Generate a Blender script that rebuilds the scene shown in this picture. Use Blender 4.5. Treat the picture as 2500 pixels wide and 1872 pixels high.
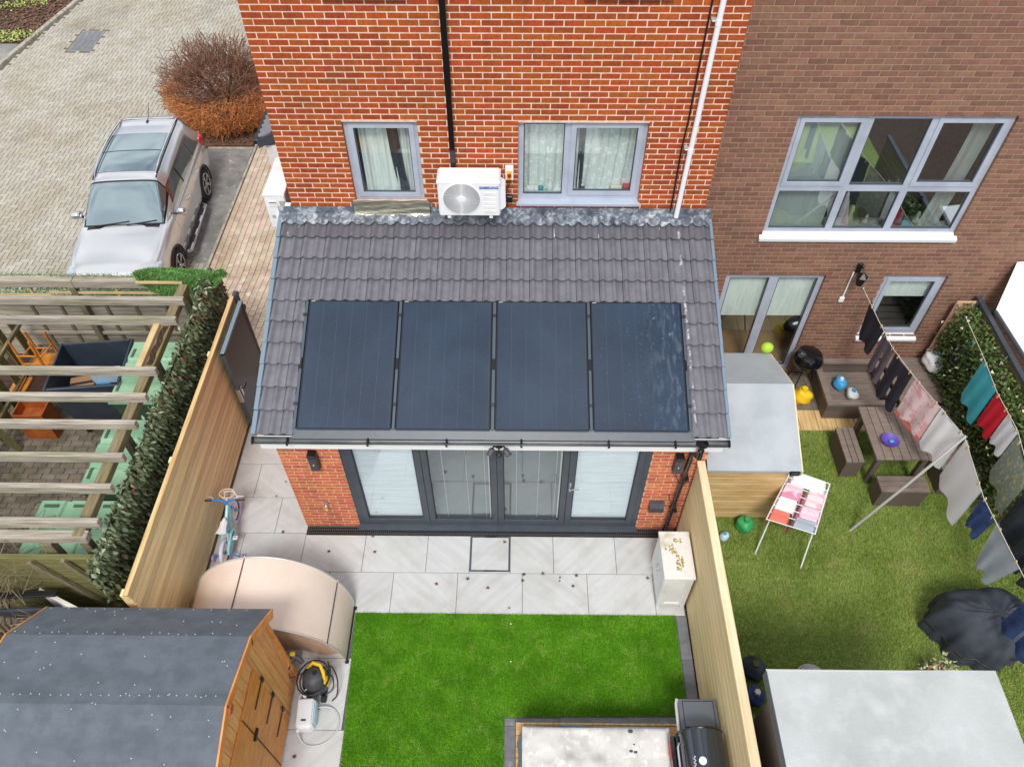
import bpy, bmesh, math, random
import numpy as np
from mathutils import Vector, Matrix
random.seed(7); np.random.seed(7)
for o in list(bpy.data.objects): bpy.data.objects.remove(o)
scene = bpy.context.scene
col = scene.collection
# ------------------------------------------------------------------ camera (fitted to brick courses and 900x600 slabs)
FPX, PITCH, YAW, ROLL = 1868.66, 0.8675, 0.0111, -0.0014
CAM = np.array([3.0104, -8.3363, 9.9586])
def _axes():
    cp, sp = math.cos(PITCH), math.sin(PITCH)
    f, r, u = np.array([0, cp, -sp]), np.array([1., 0, 0]), np.array([0, sp, cp])
    cy, sy = math.cos(YAW), math.sin(YAW)
    Z = np.array([[cy, -sy, 0], [sy, cy, 0], [0, 0, 1]])
    f, r, u = Z @ f, Z @ r, Z @ u
    cr, sr = math.cos(ROLL), math.sin(ROLL)
    return cr*r + sr*u, -sr*r + cr*u, f
AR, AU, AF = _axes()
cd = bpy.data.cameras.new('camera'); cam = bpy.data.objects.new('camera', cd); col.objects.link(cam)
cam.matrix_world = Matrix(((AR[0], AU[0], -AF[0], CAM[0]), (AR[1], AU[1], -AF[1], CAM[1]), (AR[2], AU[2], -AF[2], CAM[2]), (0, 0, 0, 1)))
cd.sensor_width = 36; cd.lens = FPX/2500*36; cd.clip_start = .05; cd.clip_end = 500
scene.camera = cam
# ------------------------------------------------------------------ world: bright broken cloud
SUN_EL, SUN_AZ = 55, 183      # degrees; azimuth measured clockwise from +Y, so the sun stands behind the camera
w = bpy.data.worlds.new('World'); scene.world = w; w.use_nodes = True
nt = w.node_tree; nt.nodes.clear()
def wn(t, **k):
    n = nt.nodes.new(t)
    for a, b in k.items(): setattr(n, a, b)
    return n
sky = wn('ShaderNodeTexSky', sky_type='NISHITA', sun_disc=False, sun_elevation=math.radians(SUN_EL), sun_rotation=math.radians(SUN_AZ), air_density=1, dust_density=1.5, ozone_density=1)
tc = wn('ShaderNodeTexCoord'); mp = wn('ShaderNodeMapping'); mp.inputs['Scale'].default_value = (1, 1, 1.8)
nz = wn('ShaderNodeTexNoise'); nz.inputs['Scale'].default_value = 2.6; nz.inputs['Detail'].default_value = 7; nz.inputs['Roughness'].default_value = .55
rp = wn('ShaderNodeValToRGB'); rp.color_ramp.elements[0].position = .36; rp.color_ramp.elements[1].position = .56
nz2 = wn('ShaderNodeTexNoise'); nz2.inputs['Scale'].default_value = 5; nz2.inputs['Detail'].default_value = 5
cr = wn('ShaderNodeValToRGB'); cr.color_ramp.elements[0].color = (5.6, 5.9, 6.4, 1); cr.color_ramp.elements[1].color = (11, 11, 11, 1)
cr.color_ramp.elements[0].position = .3; cr.color_ramp.elements[1].position = .7
mx = wn('ShaderNodeMix', data_type='RGBA'); bg = wn('ShaderNodeBackground'); bg.inputs['Strength'].default_value = .082
ow = wn('ShaderNodeOutputWorld')
L = nt.links.new
L(tc.outputs['Generated'], mp.inputs['Vector']); L(mp.outputs[0], nz.inputs['Vector']); L(mp.outputs[0], nz2.inputs['Vector'])
L(nz.outputs[0], rp.inputs[0]); L(nz2.outputs[0], cr.inputs[0])
L(rp.outputs[0], mx.inputs[0]); L(sky.outputs[0], mx.inputs[6]); L(cr.outputs[0], mx.inputs[7]); L(mx.outputs[2], bg.inputs[0]); L(bg.outputs[0], ow.inputs[0])
sd = bpy.data.lights.new('sun', 'SUN'); sun = bpy.data.objects.new('sun', sd); col.objects.link(sun)
sd.energy = 1.5; sd.angle = math.radians(15); sd.color = (1, .97, .93)
_a, _e = math.radians(SUN_AZ), math.radians(SUN_EL)
sun.rotation_euler = Vector((math.sin(_a)*math.cos(_e), math.cos(_a)*math.cos(_e), math.sin(_e))).to_track_quat('Z', 'Y').to_euler()
sun.location = (0, -10, 20)
vs = scene.view_settings; vs.view_transform = 'Standard'; vs.look = 'None'; vs.gamma = 1; vs.use_curve_mapping = False; vs.exposure = .68
scene.render.engine = 'CYCLES'; scene.cycles.max_bounces = 8; scene.cycles.transparent_max_bounces = 12
scene.render.resolution_x, scene.render.resolution_y = 1024, 766

# ------------------------------------------------------------------ pixel -> place (pixels of the 2500 px wide photograph)
def ray(p): return AF + AR*(p[0]-1250)/FPX - AU*(p[1]-936)/FPX
def onz(p, z): d = ray(p); return CAM + d*((z-CAM[2])/d[2])
def ony(p, y): d = ray(p); return CAM + d*((y-CAM[1])/d[1])
def onx(p, x): d = ray(p); return CAM + d*((x-CAM[0])/d[0])

# ------------------------------------------------------------------ materials
def lin(c):
    return tuple((v/255/12.92 if v/255 <= .04045 else ((v/255+.055)/1.055)**2.4) for v in c)
MATS = {}
def M(name, c, rough=.6, metal=0, var=0, c2=None, ns=8, nd=4, lo=.4, hi=.65, vec=(1, 1, 1), bump=0, bs=None, coat=0, alpha=1, spec=.5, trans=0, hvar=0, sheen=0, c3=None, n3=30, lo3=.6, hi3=.7, b2=None, dist=0, grime=None):
    """procedural material; c/c2/c3 in sRGB 0-255; noise in world space; var = per piece value spread"""
    m = bpy.data.materials.new(name); m.use_nodes = True; MATS[name] = m
    t = m.node_tree; p = t.nodes['Principled BSDF']; N = t.nodes.new; K = t.links.new
    p.inputs['Roughness'].default_value = rough; p.inputs['Metallic'].default_value = metal
    p.inputs['Coat Weight'].default_value = coat; p.inputs['Coat Roughness'].default_value = .06
    p.inputs['Specular IOR Level'].default_value = spec
    if trans: p.inputs['Transmission Weight'].default_value = trans
    if alpha < 1: p.inputs['Alpha'].default_value = alpha
    g = N('ShaderNodeNewGeometry'); mp = N('ShaderNodeMapping'); mp.inputs['Scale'].default_value = vec
    K(g.outputs['Position'], mp.inputs['Vector'])
    rgb = N('ShaderNodeRGB'); rgb.outputs[0].default_value = (*lin(c), 1); out = rgb.outputs[0]
    def layer(out, cc, scale, lo, hi, det):
        n = N('ShaderNodeTexNoise'); n.inputs['Scale'].default_value = scale; n.inputs['Detail'].default_value = det; n.inputs['Roughness'].default_value = .6
        n.inputs['Distortion'].default_value = dist
        K(mp.outputs[0], n.inputs['Vector'])
        r = N('ShaderNodeMapRange'); r.inputs[1].default_value = lo; r.inputs[2].default_value = hi; K(n.outputs[0], r.inputs[0])
        x = N('ShaderNodeMix'); x.data_type = 'RGBA'; K(r.outputs[0], x.inputs[0]); K(out, x.inputs[6]); x.inputs[7].default_value = (*lin(cc), 1)
        return x.outputs[2]
    if c2: out = layer(out, c2, ns, lo, hi, nd)
    if c3: out = layer(out, c3, n3, lo3, hi3, 3)
    if grime:                                   # weathering: (colour, mapping scale, lo, hi, strength)
        g2 = N('ShaderNodeMapping'); g2.inputs['Scale'].default_value = grime[1]; K(g.outputs['Position'], g2.inputs['Vector'])
        n = N('ShaderNodeTexNoise'); n.inputs['Scale'].default_value = 1; n.inputs['Detail'].default_value = 5; n.inputs['Roughness'].default_value = .65; K(g2.outputs[0], n.inputs['Vector'])
        r = N('ShaderNodeMapRange'); r.inputs[1].default_value = grime[2]; r.inputs[2].default_value = grime[3]; r.inputs[4].default_value = grime[4]; K(n.outputs[0], r.inputs[0])
        x = N('ShaderNodeMix'); x.data_type = 'RGBA'; K(r.outputs[0], x.inputs[0]); K(out, x.inputs[6]); x.inputs[7].default_value = (*lin(grime[0]), 1); out = x.outputs[2]
    if var or hvar:
        oi = N('ShaderNodeObjectInfo'); ad = N('ShaderNodeMath'); ad.operation = 'ADD'
        K(oi.outputs['Random'], ad.inputs[0]); K(g.outputs['Random Per Island'], ad.inputs[1])
        fr = N('ShaderNodeMath'); fr.operation = 'FRACT'; K(ad.outputs[0], fr.inputs[0])
        wnz = N('ShaderNodeTexWhiteNoise'); wnz.noise_dimensions = '1D'; K(fr.outputs[0], wnz.inputs['W'])
        hs = N('ShaderNodeHueSaturation')
        r1 = N('ShaderNodeMapRange'); r1.inputs[3].default_value = 1-var; r1.inputs[4].default_value = 1+var; K(fr.outputs[0], r1.inputs[0]); K(r1.outputs[0], hs.inputs['Value'])
        r2 = N('ShaderNodeMapRange'); r2.inputs[3].default_value = .5-hvar; r2.inputs[4].default_value = .5+hvar; K(wnz.outputs[0], r2.inputs[0]); K(r2.outputs[0], hs.inputs['Hue'])
        K(out, hs.inputs['Color']); out = hs.outputs[0]
    K(out, p.inputs['Base Color'])
    if bump:
        n = N('ShaderNodeTexNoise'); n.inputs['Scale'].default_value = bs or 60; n.inputs['Detail'].default_value = 4; K(mp.outputs[0], n.inputs['Vector'])
        b = N('ShaderNodeBump'); b.inputs['Strength'].default_value = bump; b.inputs['Distance'].default_value = .01; K(n.outputs[0], b.inputs['Height'])
        K(b.outputs[0], p.inputs['Normal'])
    return m
def glass(name, tint, gloss, rough=.02, refl=.25):
    """window glass: see-through sheet with a mirror coat growing at grazing angles"""
    m = bpy.data.materials.new(name); m.use_nodes = True; MATS[name] = m; t = m.node_tree; t.nodes.clear(); N = t.nodes.new; K = t.links.new
    o = N('ShaderNodeOutputMaterial'); tr = N('ShaderNodeBsdfTransparent'); tr.inputs[0].default_value = (*lin(tint), 1)
    gl = N('ShaderNodeBsdfGlossy'); gl.inputs['Roughness'].default_value = rough; gl.inputs[0].default_value = (*lin(gloss), 1)
    f = N('ShaderNodeLayerWeight'); f.inputs[0].default_value = .5
    pw_ = N('ShaderNodeMath'); pw_.operation = 'POWER'; K(f.outputs['Facing'], pw_.inputs[0]); pw_.inputs[1].default_value = 4
    r = N('ShaderNodeMapRange'); r.inputs[3].default_value = refl; r.inputs[4].default_value = 1; K(pw_.outputs[0], r.inputs[0])
    x = N('ShaderNodeMixShader'); K(r.outputs[0], x.inputs[0]); K(tr.outputs[0], x.inputs[1]); K(gl.outputs[0], x.inputs[2]); K(x.outputs[0], o.inputs[0])
    return m

# ------------------------------------------------------------------ mesh building
ORG = {}
def smooth_path(pts, k=5):
    P = [np.array(p, float) for p in pts]; P = [2*P[0]-P[1]]+P+[2*P[-1]-P[-2]]; out = []
    for i in range(1, len(P)-2):
        for j in range(k):
            t = j/k; a, b, c, d = P[i-1], P[i], P[i+1], P[i+2]
            out.append(tuple(.5*(2*b+(c-a)*t+(2*a-5*b+4*c-d)*t*t+(3*b-a-3*c+d)*t**3)))
    return out+[tuple(P[-2])]
class MB:
    def __init__(s): s.v = []; s.f = []
    def add(s, v, f):
        k = len(s.v); s.v += [tuple(map(float, p)) for p in v]; s.f += [tuple(i+k for i in q) for q in f]; return s
    def box(s, x0, x1, y0, y1, z0, z1, b=0):
        return s.obox(((x0+x1)/2, (y0+y1)/2, (z0+z1)/2), (abs(x1-x0), abs(y1-y0), abs(z1-z0)), None, b)
    def obox(s, c, size, rot=None, b=0):
        hx, hy, hz = size[0]/2, size[1]/2, size[2]/2; b = min(b, hx*.9, hy*.9, hz*.9); vs_ = []; fs = []
        S = [(i, j, k) for i in (-1, 1) for j in (-1, 1) for k in (-1, 1)]
        if b <= 0:
            vs_ = [(i*hx, j*hy, k*hz) for i, j, k in S]
            fs = [(0, 1, 3, 2), (4, 6, 7, 5), (0, 4, 5, 1), (2, 3, 7, 6), (0, 2, 6, 4), (1, 5, 7, 3)]
        else:
            ix = {}
            for sg in S:
                i, j, k = sg
                for a, p in enumerate([(i*hx, j*(hy-b), k*(hz-b)), (i*(hx-b), j*hy, k*(hz-b)), (i*(hx-b), j*(hy-b), k*hz)]):
                    ix[sg, a] = len(vs_); vs_.append(p)
            for a in range(3):
                o1, o2 = (a+1) % 3, (a+2) % 3
                for sg in (-1, 1):
                    q = []
                    for u, v in ((-1, -1), (1, -1), (1, 1), (-1, 1)):
                        e = [0, 0, 0]; e[a] = sg; e[o1] = u; e[o2] = v; q.append(ix[tuple(e), a])
                    fs.append(tuple(q))
                for u in (-1, 1):
                    for v in (-1, 1):
                        e0 = [0, 0, 0]; e0[o1] = u; e0[o2] = v; e1 = list(e0); e0[a] = -1; e1[a] = 1; e0 = tuple(e0); e1 = tuple(e1)
                        fs.append((ix[e0, o1], ix[e1, o1], ix[e1, o2], ix[e0, o2]))
            for sg in S: fs.append((ix[sg, 0], ix[sg, 1], ix[sg, 2]))
        g = []
        for q in fs:
            P = [np.array(vs_[i]) for i in q]; nn = np.cross(P[1]-P[0], P[2]-P[0])
            g.append(q if nn @ (sum(P)/len(P)) > 0 else q[::-1])
        if rot is not None: vs_ = [tuple(rot @ Vector(p)) for p in vs_]
        return s.add([(p[0]+c[0], p[1]+c[1], p[2]+c[2]) for p in vs_], g)
    def bar(s, a, b, wd, th, up=(0, 0, 1), bev=0):
        a, b = Vector(a), Vector(b); d = (b-a); l = d.length; d.normalize(); u = Vector(up)
        if abs(d.dot(u)) > .98: u = Vector((1, 0, 0))
        sd_ = d.cross(u).normalized(); u = sd_.cross(d)
        R = Matrix((d, sd_, u)).transposed()
        return s.obox(tuple((a+b)/2), (l, wd, th), R, bev)
    def tube(s, pts, r, n=8, closed=False, cap=True):
        P = [Vector(p) for p in pts]; m = len(P); rr = r if hasattr(r, '__len__') else [r]*m; v = []; f = []
        pu = None
        for i, p in enumerate(P):
            a = P[i-1] if (i > 0 or closed) else p; b = P[(i+1) % m] if (i < m-1 or closed) else p
            d = (b-a).normalized() if (b-a).length > 1e-9 else Vector((0, 0, 1))
            if pu is None:
                pu = Vector((0, 0, 1)) if abs(d.z) < .9 else Vector((1, 0, 0))
            u = (pu - d*pu.dot(d))
            u = u.normalized() if u.length > 1e-6 else d.orthogonal().normalized()
            pu = u; e = d.cross(u)
            for k in range(n):
                t = 2*math.pi*k/n; v.append(p + (u*math.cos(t)+e*math.sin(t))*rr[i])
        for i in range(m if closed else m-1):
            j = (i+1) % m
            for k in range(n): f.append((i*n+k, i*n+(k+1) % n, j*n+(k+1) % n, j*n+k))
        if cap and not closed: f.append(tuple(range(n))[::-1]); f.append(tuple((m-1)*n+k for k in range(n)))
        return s.add(v, f)
    def lathe(s, prof, c, axis=(0, 0, 1), n=20):
        ax = Vector(axis).normalized(); u = ax.orthogonal().normalized(); e = ax.cross(u); c = Vector(c); v = []; f = []; m = len(prof)
        for r, h in prof:
            for k in range(n):
                t = 2*math.pi*k/n; v.append(c + ax*h + (u*math.cos(t)+e*math.sin(t))*r)
        for i in range(m-1):
            for k in range(n): f.append((i*n+k, i*n+(k+1) % n, (i+1)*n+(k+1) % n, (i+1)*n+k))
        f.append(tuple(range(n))[::-1]); f.append(tuple((m-1)*n+k for k in range(n)))
        return s.add(v, f)
    def prism(s, poly, a, b, axis='y'):
        """poly in the two other axes (order x,y,z without axis), extruded from a to b"""
        n = len(poly)
        def P(u, v, t): return {'x': (t, u, v), 'y': (u, t, v), 'z': (u, v, t)}[axis]
        v = [P(u, q, a) for u, q in poly]+[P(u, q, b) for u, q in poly]
        ar = sum(poly[i][0]*poly[(i+1) % n][1]-poly[(i+1) % n][0]*poly[i][1] for i in range(n))
        flip = (ar > 0) ^ (axis == 'y') ^ (b < a)
        f = [tuple(range(n))[::-1], tuple(range(n, 2*n))]+[(i, (i+1) % n, n+(i+1) % n, n+i) for i in range(n)]
        if not flip: f = [q[::-1] for q in f]
        return s.add(v, f)
    def grid(s, fn, nu, nv, closeu=False):
        v = [fn(i/(nu if closeu else nu-1), j/(nv-1)) for i in range(nu) for j in range(nv)]
        f = [(i*nv+j, ((i+1) % nu)*nv+j, ((i+1) % nu)*nv+j+1, i*nv+j+1) for i in range(nu if closeu else nu-1) for j in range(nv-1)]
        return s.add(v, f)
    def sphere(s, c, r, n=12, m=8):
        r = r if hasattr(r, '__len__') else (r, r, r)
        v = [(c[0]+r[0]*math.sin(math.pi*j/m)*math.cos(2*math.pi*i/n), c[1]+r[1]*math.sin(math.pi*j/m)*math.sin(2*math.pi*i/n), c[2]-r[2]*math.cos(math.pi*j/m)) for j in range(1, m) for i in range(n)]
        f = [((j-1)*n+i, (j-1)*n+(i+1) % n, j*n+(i+1) % n, j*n+i) for j in range(1, m-1) for i in range(n)]
        k = len(v); v += [(c[0], c[1], c[2]-r[2]), (c[0], c[1], c[2]+r[2])]
        f += [(k, (i+1) % n, i) for i in range(n)]+[(k+1, (m-2)*n+i, (m-2)*n+(i+1) % n) for i in range(n)]
        return s.add(v, f)
    def mesh(s, name, off=(0, 0, 0), smooth=None):
        me = bpy.data.meshes.new(name)
        me.from_pydata([(a-off[0], b-off[1], c-off[2]) for a, b, c in s.v], [], s.f); me.validate(); me.update()
        if smooth is not None:
            me.polygons.foreach_set('use_smooth', [True]*len(me.polygons)); me.set_sharp_from_angle(angle=math.radians(smooth))
        return me
    def build(s, name, mat, parent=None, smooth=None, local=False, fix=False):
        off = (0, 0, 0) if (local or parent is None) else ORG.get(parent.name, (0, 0, 0))
        me = s.mesh(name, off, smooth)
        if fix:
            bm = bmesh.new(); bm.from_mesh(me); bmesh.ops.recalc_face_normals(bm, faces=bm.faces); bm.to_mesh(me); bm.free()
        return link(name, me, mat, parent)
def link(name, me, mat, parent=None, loc=None, rot=None):
    o = bpy.data.objects.new(name, me); col.objects.link(o)
    if mat is not None and not me.materials: me.materials.append(MATS[mat] if isinstance(mat, str) else mat)
    if parent is not None: o.parent = parent; ORG[o.name] = ORG.get(parent.name, (0, 0, 0))
    if loc is not None:
        g = ORG.get(parent.name, (0, 0, 0)) if parent is not None else (0, 0, 0); o.location = (loc[0]-g[0], loc[1]-g[1], loc[2]-g[2])
    if rot is not None: o.rotation_euler = rot
    return o
def tag(o, label, cat, group=None, kind=None):
    if label: o['label'] = label
    if cat: o['category'] = cat
    if group: o['group'] = group
    if kind: o['kind'] = kind
    return o
def thing(name, label, cat, loc=(0, 0, 0), group=None, rz=0):
    o = bpy.data.objects.new(name, None); col.objects.link(o); o.location = loc; o.rotation_euler = (0, 0, rz); o.empty_display_size = .1
    ORG[o.name] = tuple(loc); return tag(o, label, cat, group)
def structure(o): o['kind'] = 'structure'; return o
def stuff(o): o['kind'] = 'stuff'; return o
def fast_tris(name, V, F, mat, parent=None):
    """big triangle/quad soups from numpy arrays"""
    me = bpy.data.meshes.new(name); k = F.shape[1]
    if parent is not None: V = V - np.array(ORG.get(parent.name, (0, 0, 0)))
    me.vertices.add(len(V)); me.vertices.foreach_set('co', V.astype(np.float32).ravel())
    me.loops.add(F.size); me.loops.foreach_set('vertex_index', F.astype(np.int32).ravel())
    me.polygons.add(len(F)); me.polygons.foreach_set('loop_start', np.arange(0, F.size, k, dtype=np.int32))
    me.update(calc_edges=True); me.validate()
    return link(name, me, mat, parent)
def copy_tree(o, parent=None):
    c = o.copy(); col.objects.link(c); c.parent = parent; ORG[c.name] = ORG.get(o.name, (0, 0, 0))
    for ch in list(o.children): copy_tree(ch, c)
    return c
def near(p): return float(np.linalg.norm(np.array(p)-CAM))
# ------------------------------------------------------------------ material library
M('mortar', (240, 212, 192), .9, grime=((176, 140, 112), (2.5, 1, .5), .5, .75, .5), bump=.3, bs=200, c2=(222, 184, 162), ns=12)
M('brick', (176, 82, 26), .8, grime=((96, 48, 24), (2.5, 1, .5), .5, .78, .45), var=.2, hvar=.008, c2=(144, 62, 18), ns=22, lo=.35, hi=.7, bump=.35, bs=120, c3=(196, 100, 46), n3=60)
M('brick_ext', (212, 124, 88), .85, grime=((150, 96, 70), (3, 1, .8), .5, .75, .5), var=.15, hvar=.012, c2=(186, 94, 62), ns=26, bump=.6, bs=90, c3=(222, 168, 138), n3=14, lo3=.66, hi3=.82)
M('mortar_ext', (224, 206, 178), .95, bump=.5, bs=150, c2=(204, 182, 150), ns=24)
M('brick_brown', (138, 103, 82), .85, grime=((100, 76, 64), (1.4, 1, .4), .5, .75, .5), var=.2, hvar=.01, c2=(128, 90, 74), ns=20, bump=.5, bs=90)
M('mortar_brown', (164, 138, 122), .95, bump=.3, bs=150)
M('frame_grey', (180, 188, 202), .35, c2=(166, 174, 188), ns=3)
M('white_upvc', (236, 238, 240), .3)
M('white_paint', (240, 240, 238), .45, c2=(222, 222, 218), ns=4)
M('anthracite', (70, 78, 86), .4, c2=(62, 70, 80), ns=5)
M('black_plastic', (22, 24, 27), .4)
M('black_gloss', (16, 17, 20), .16, coat=.6)
M('dark_rubber', (28, 28, 30), .75)
M('tile', (122, 122, 129), .4, var=.08, c2=(108, 107, 114), ns=7, lo=.35, hi=.7, bump=.15, bs=160, c3=(150, 148, 152), n3=55, lo3=.66, hi3=.8)
M('tile_chalk', (104, 103, 109), .42, var=.06, c2=(222, 222, 222), ns=11, lo=.66, hi=.74, vec=(3.2, .35, .35), bump=.15, bs=100)
M('lead', (112, 122, 132), .5, metal=.25, c2=(205, 212, 218), ns=9, lo=.46, hi=.68, bump=.2, bs=14, dist=1.2, c3=(72, 80, 92), n3=4, lo3=.5, hi3=.7)
M('foil', (190, 188, 170), .28, metal=.85, c2=(150, 146, 128), ns=10, bump=.8, bs=14, vec=(.5, 1, 3))
M('verge_trim', (120, 138, 152), .45)
M('solar_dark', (30, 46, 68), .2, coat=.5, c2=(38, 58, 84), ns=2.2, spec=.6)
M('solar_frame', (38, 44, 54), .35, metal=.4)
M('rail_grey', (92, 102, 112), .35, metal=.6)
M('gutter', (74, 76, 78), .3, c2=(110, 112, 112), ns=2.0, vec=(1, 6, 6))
M('slab', (206, 207, 206), .5, var=.04, c2=(190, 189, 184), ns=2.2, lo=.48, hi=.75, grime=((160, 152, 138), (1.6, 1.6, 1), .58, .78, .5))
M('slab_dark', (122, 124, 128), .55, var=.05, c2=(104, 106, 112), ns=5, c3=(150, 152, 156), n3=3, lo3=.62, hi3=.7, vec=(1, 2, 1))
M('joint', (92, 92, 90), .9)
M('herring', (180, 175, 162), .85, grime=((120, 114, 100), (.5, .35, 1), .52, .75, .55), var=.10, hvar=.01, c2=(166, 156, 136), ns=1.1, lo=.42, hi=.7, bump=.3, bs=120, c3=(128, 120, 104), n3=2.7, lo3=.64, hi3=.8)
M('path_block', (206, 188, 168), .85, var=.10, hvar=.02, c2=(182, 162, 138), ns=2, bump=.3, bs=110, c3=(232, 224, 214), n3=5, lo3=.6, hi3=.75)
M('sand_joint', (112, 104, 88), .95)
M('old_block', (136, 124, 110), .9, var=.16, hvar=.015, c2=(92, 88, 68), ns=3, bump=.4, bs=90)
M('concrete', (152, 150, 146), .9, c2=(118, 117, 112), ns=2.4, lo=.35, hi=.65, bump=.4, bs=60, c3=(196, 194, 190), n3=6, lo3=.62, hi3=.78)
M('kerb', (186, 180, 168), .85, c2=(152, 144, 130), ns=5, bump=.3)
M('soil', (84, 64, 50), .95, c2=(52, 40, 32), ns=14, bump=1, bs=30, c3=(140, 112, 92), n3=45)
M('litter', (116, 86, 66), .9, var=.35, hvar=.03)
M('grass_base', (74, 122, 22), .95, c2=(86, 132, 30), ns=4)
M('turf', (136, 200, 44), .6, var=.3, hvar=.012, c2=(110, 176, 28), ns=2.6, lo=.4, hi=.62, c3=(172, 208, 92), n3=5.0, lo3=.52, hi3=.8)
M('lawn_old', (168, 186, 96), .7, var=.2, hvar=.02, c2=(138, 164, 66), ns=1.2, lo=.42, hi=.62, c3=(192, 190, 120), n3=2.3, lo3=.55, hi3=.75)
M('lawn_soil', (118, 138, 66), .95, c2=(136, 150, 78), ns=1.5)
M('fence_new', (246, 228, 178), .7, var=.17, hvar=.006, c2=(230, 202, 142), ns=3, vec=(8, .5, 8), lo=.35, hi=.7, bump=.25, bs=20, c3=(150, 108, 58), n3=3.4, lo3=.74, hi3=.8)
M('fence_pale', (230, 210, 166), .7, grime=((190, 170, 120), (6, .5, 1.5), .5, .75, .5), var=.05, hvar=.006, c2=(218, 192, 138), ns=3, vec=(8, .5, 8), lo=.35, hi=.7, bump=.2, bs=20, c3=(170, 132, 84), n3=3.6, lo3=.75, hi3=.8)
M('cap_pale', (240, 222, 184), .65, c2=(228, 204, 156), ns=3, vec=(8, .5, 8))
M('cap_tan', (228, 198, 144), .65, c2=(196, 156, 96), ns=3, vec=(8, .5, 8))
M('old_wood', (192, 183, 168), .85, var=.1, c2=(128, 120, 106), ns=4, vec=(.5, 8, 8), lo=.35, hi=.7, bump=.5, bs=12, c3=(132, 134, 74), n3=1.3, lo3=.56, hi3=.75)
M('old_wood_y', (150, 136, 104), .85, var=.1, c2=(104, 92, 66), ns=4, vec=(8, .5, 8), lo=.35, hi=.7, bump=.5, bs=12, c3=(140, 142, 40), n3=2.2, lo3=.54, hi3=.72)
M('old_wood_z', (140, 130, 108), .85, var=.1, c2=(100, 92, 72), ns=4, vec=(8, 8, .6), lo=.35, hi=.7, bump=.5, bs=12, c3=(118, 122, 50), n3=2.2, lo3=.5, hi3=.75)
M('mossy_board', (132, 128, 82), .9, var=.14, c2=(100, 100, 58), ns=4, vec=(.6, 8, 8), lo=.3, hi=.7, bump=.5, bs=14, c3=(156, 148, 108), n3=2, lo3=.6, hi3=.8)
M('batten', (214, 190, 142), .7, c2=(196, 168, 118), ns=4)
M('rot', (70, 46, 34), .95, c2=(36, 26, 22), ns=20, bump=1, bs=30)
M('faux_leaf', (116, 128, 92), .45, var=.35, hvar=.02)
M('faux_pale', (150, 164, 130), .5, var=.2)
M('faux_red', (128, 44, 34), .5, var=.2)
M('faux_mesh', (74, 80, 58), .9)
M('faux_turf', (112, 158, 84), .6, var=.45, hvar=.03)
M('bin_green', (152, 196, 158), .5, c2=(138, 182, 146), ns=4, bump=.15, bs=60)
M('bin_body', (70, 100, 74), .55)
M('bin_grey', (58, 68, 80), .42, c2=(48, 58, 70), ns=3)
M('orange_wood', (222, 150, 66), .5, var=.08, c2=(200, 122, 46), ns=5, vec=(2, 2, 1))
M('stain_wood', (186, 104, 44), .5, c2=(164, 84, 34), ns=5)
M('dark_deck', (78, 50, 40), .8, var=.1, c2=(58, 38, 32), ns=5)
M('felt', (112, 121, 130), .9, grime=((84, 92, 100), (.6, 2.5, 2.5), .45, .7, .5), c2=(98, 107, 116), ns=5, bump=.9, bs=220, c3=(126, 134, 142), n3=1.6, lo3=.66, hi3=.82)
M('felt_nail', (226, 230, 232), .4)
M('shed_wood', (242, 182, 116), .6, var=.1, hvar=.008, c2=(220, 142, 72), ns=3.5, vec=(8, 8, .7), lo=.35, hi=.72, bump=.2, bs=20, c3=(166, 88, 36), n3=7, lo3=.72, hi3=.78)
M('shed_door', (224, 150, 68), .5, var=.09, c2=(196, 116, 44), ns=4, vec=(1.2, 1.2, 5), lo=.35, hi=.7, bump=.2, bs=20)
M('shed_trim', (232, 158, 84), .6, c2=(214, 132, 58), ns=5)
M('iron', (30, 26, 24), .5)
M('canvas', (232, 212, 196), .85, c2=(224, 202, 184), ns=2, bump=.12, bs=18)
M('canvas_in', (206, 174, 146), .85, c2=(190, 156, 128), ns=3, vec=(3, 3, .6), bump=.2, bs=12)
M('silver', (206, 206, 202), .4, metal=.4)
M('steel', (200, 202, 204), .25, metal=.9)
M('chrome', (225, 228, 232), .12, metal=1)
M('bike_teal', (160, 222, 228), .35, coat=.4)
M('bike_blue', (50, 136, 210), .35, coat=.4)
M('bike_white', (232, 232, 238), .5)
M('tyre_lilac', (212, 208, 228), .6)
M('rim_purple', (112, 72, 106), .4)
M('lilac', (192, 168, 206), .45)
M('grip_brown', (92, 58, 52), .7)
M('basket', (224, 200, 176), .7)
M('amber', (236, 150, 80), .35)
M('jet_grey', (66, 68, 74), .55, c2=(82, 84, 88), ns=12)
M('jet_yellow', (240, 200, 44), .45)
M('hose_black', (40, 41, 44), .5)
M('hose_grey', (196, 198, 196), .45)
M('appliance_white', (232, 234, 238), .35)
M('teal', (44, 150, 158), .4)
M('pale_teal', (176, 214, 220), .4)
M('cab_white', (236, 236, 236), .5, c2=(226, 226, 224), ns=3)
M('cab_top', (232, 230, 226), .5, c2=(196, 188, 150), ns=4, lo=.55, hi=.75)
M('moss', (150, 138, 52), .95, c2=(196, 186, 130), ns=26, lo=.4, hi=.7, bump=.6, bs=60)
M('bbq_black', (26, 28, 31), .2, coat=.5)
M('bbq_grey', (104, 110, 118), .4, metal=.3)
M('bbq_lid', (66, 72, 80), .16, metal=.6, coat=.6)
M('red', (214, 30, 38), .4)
M('cover_white', (214, 212, 206), .6, c2=(190, 190, 182), ns=4, lo=.42, hi=.62, c3=(232, 230, 226), n3=9, lo3=.55, hi3=.7, bump=.4, bs=14)
M('cover_blue', (140, 158, 186), .55, c2=(120, 138, 168), ns=3, bump=.3, bs=12)
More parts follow.
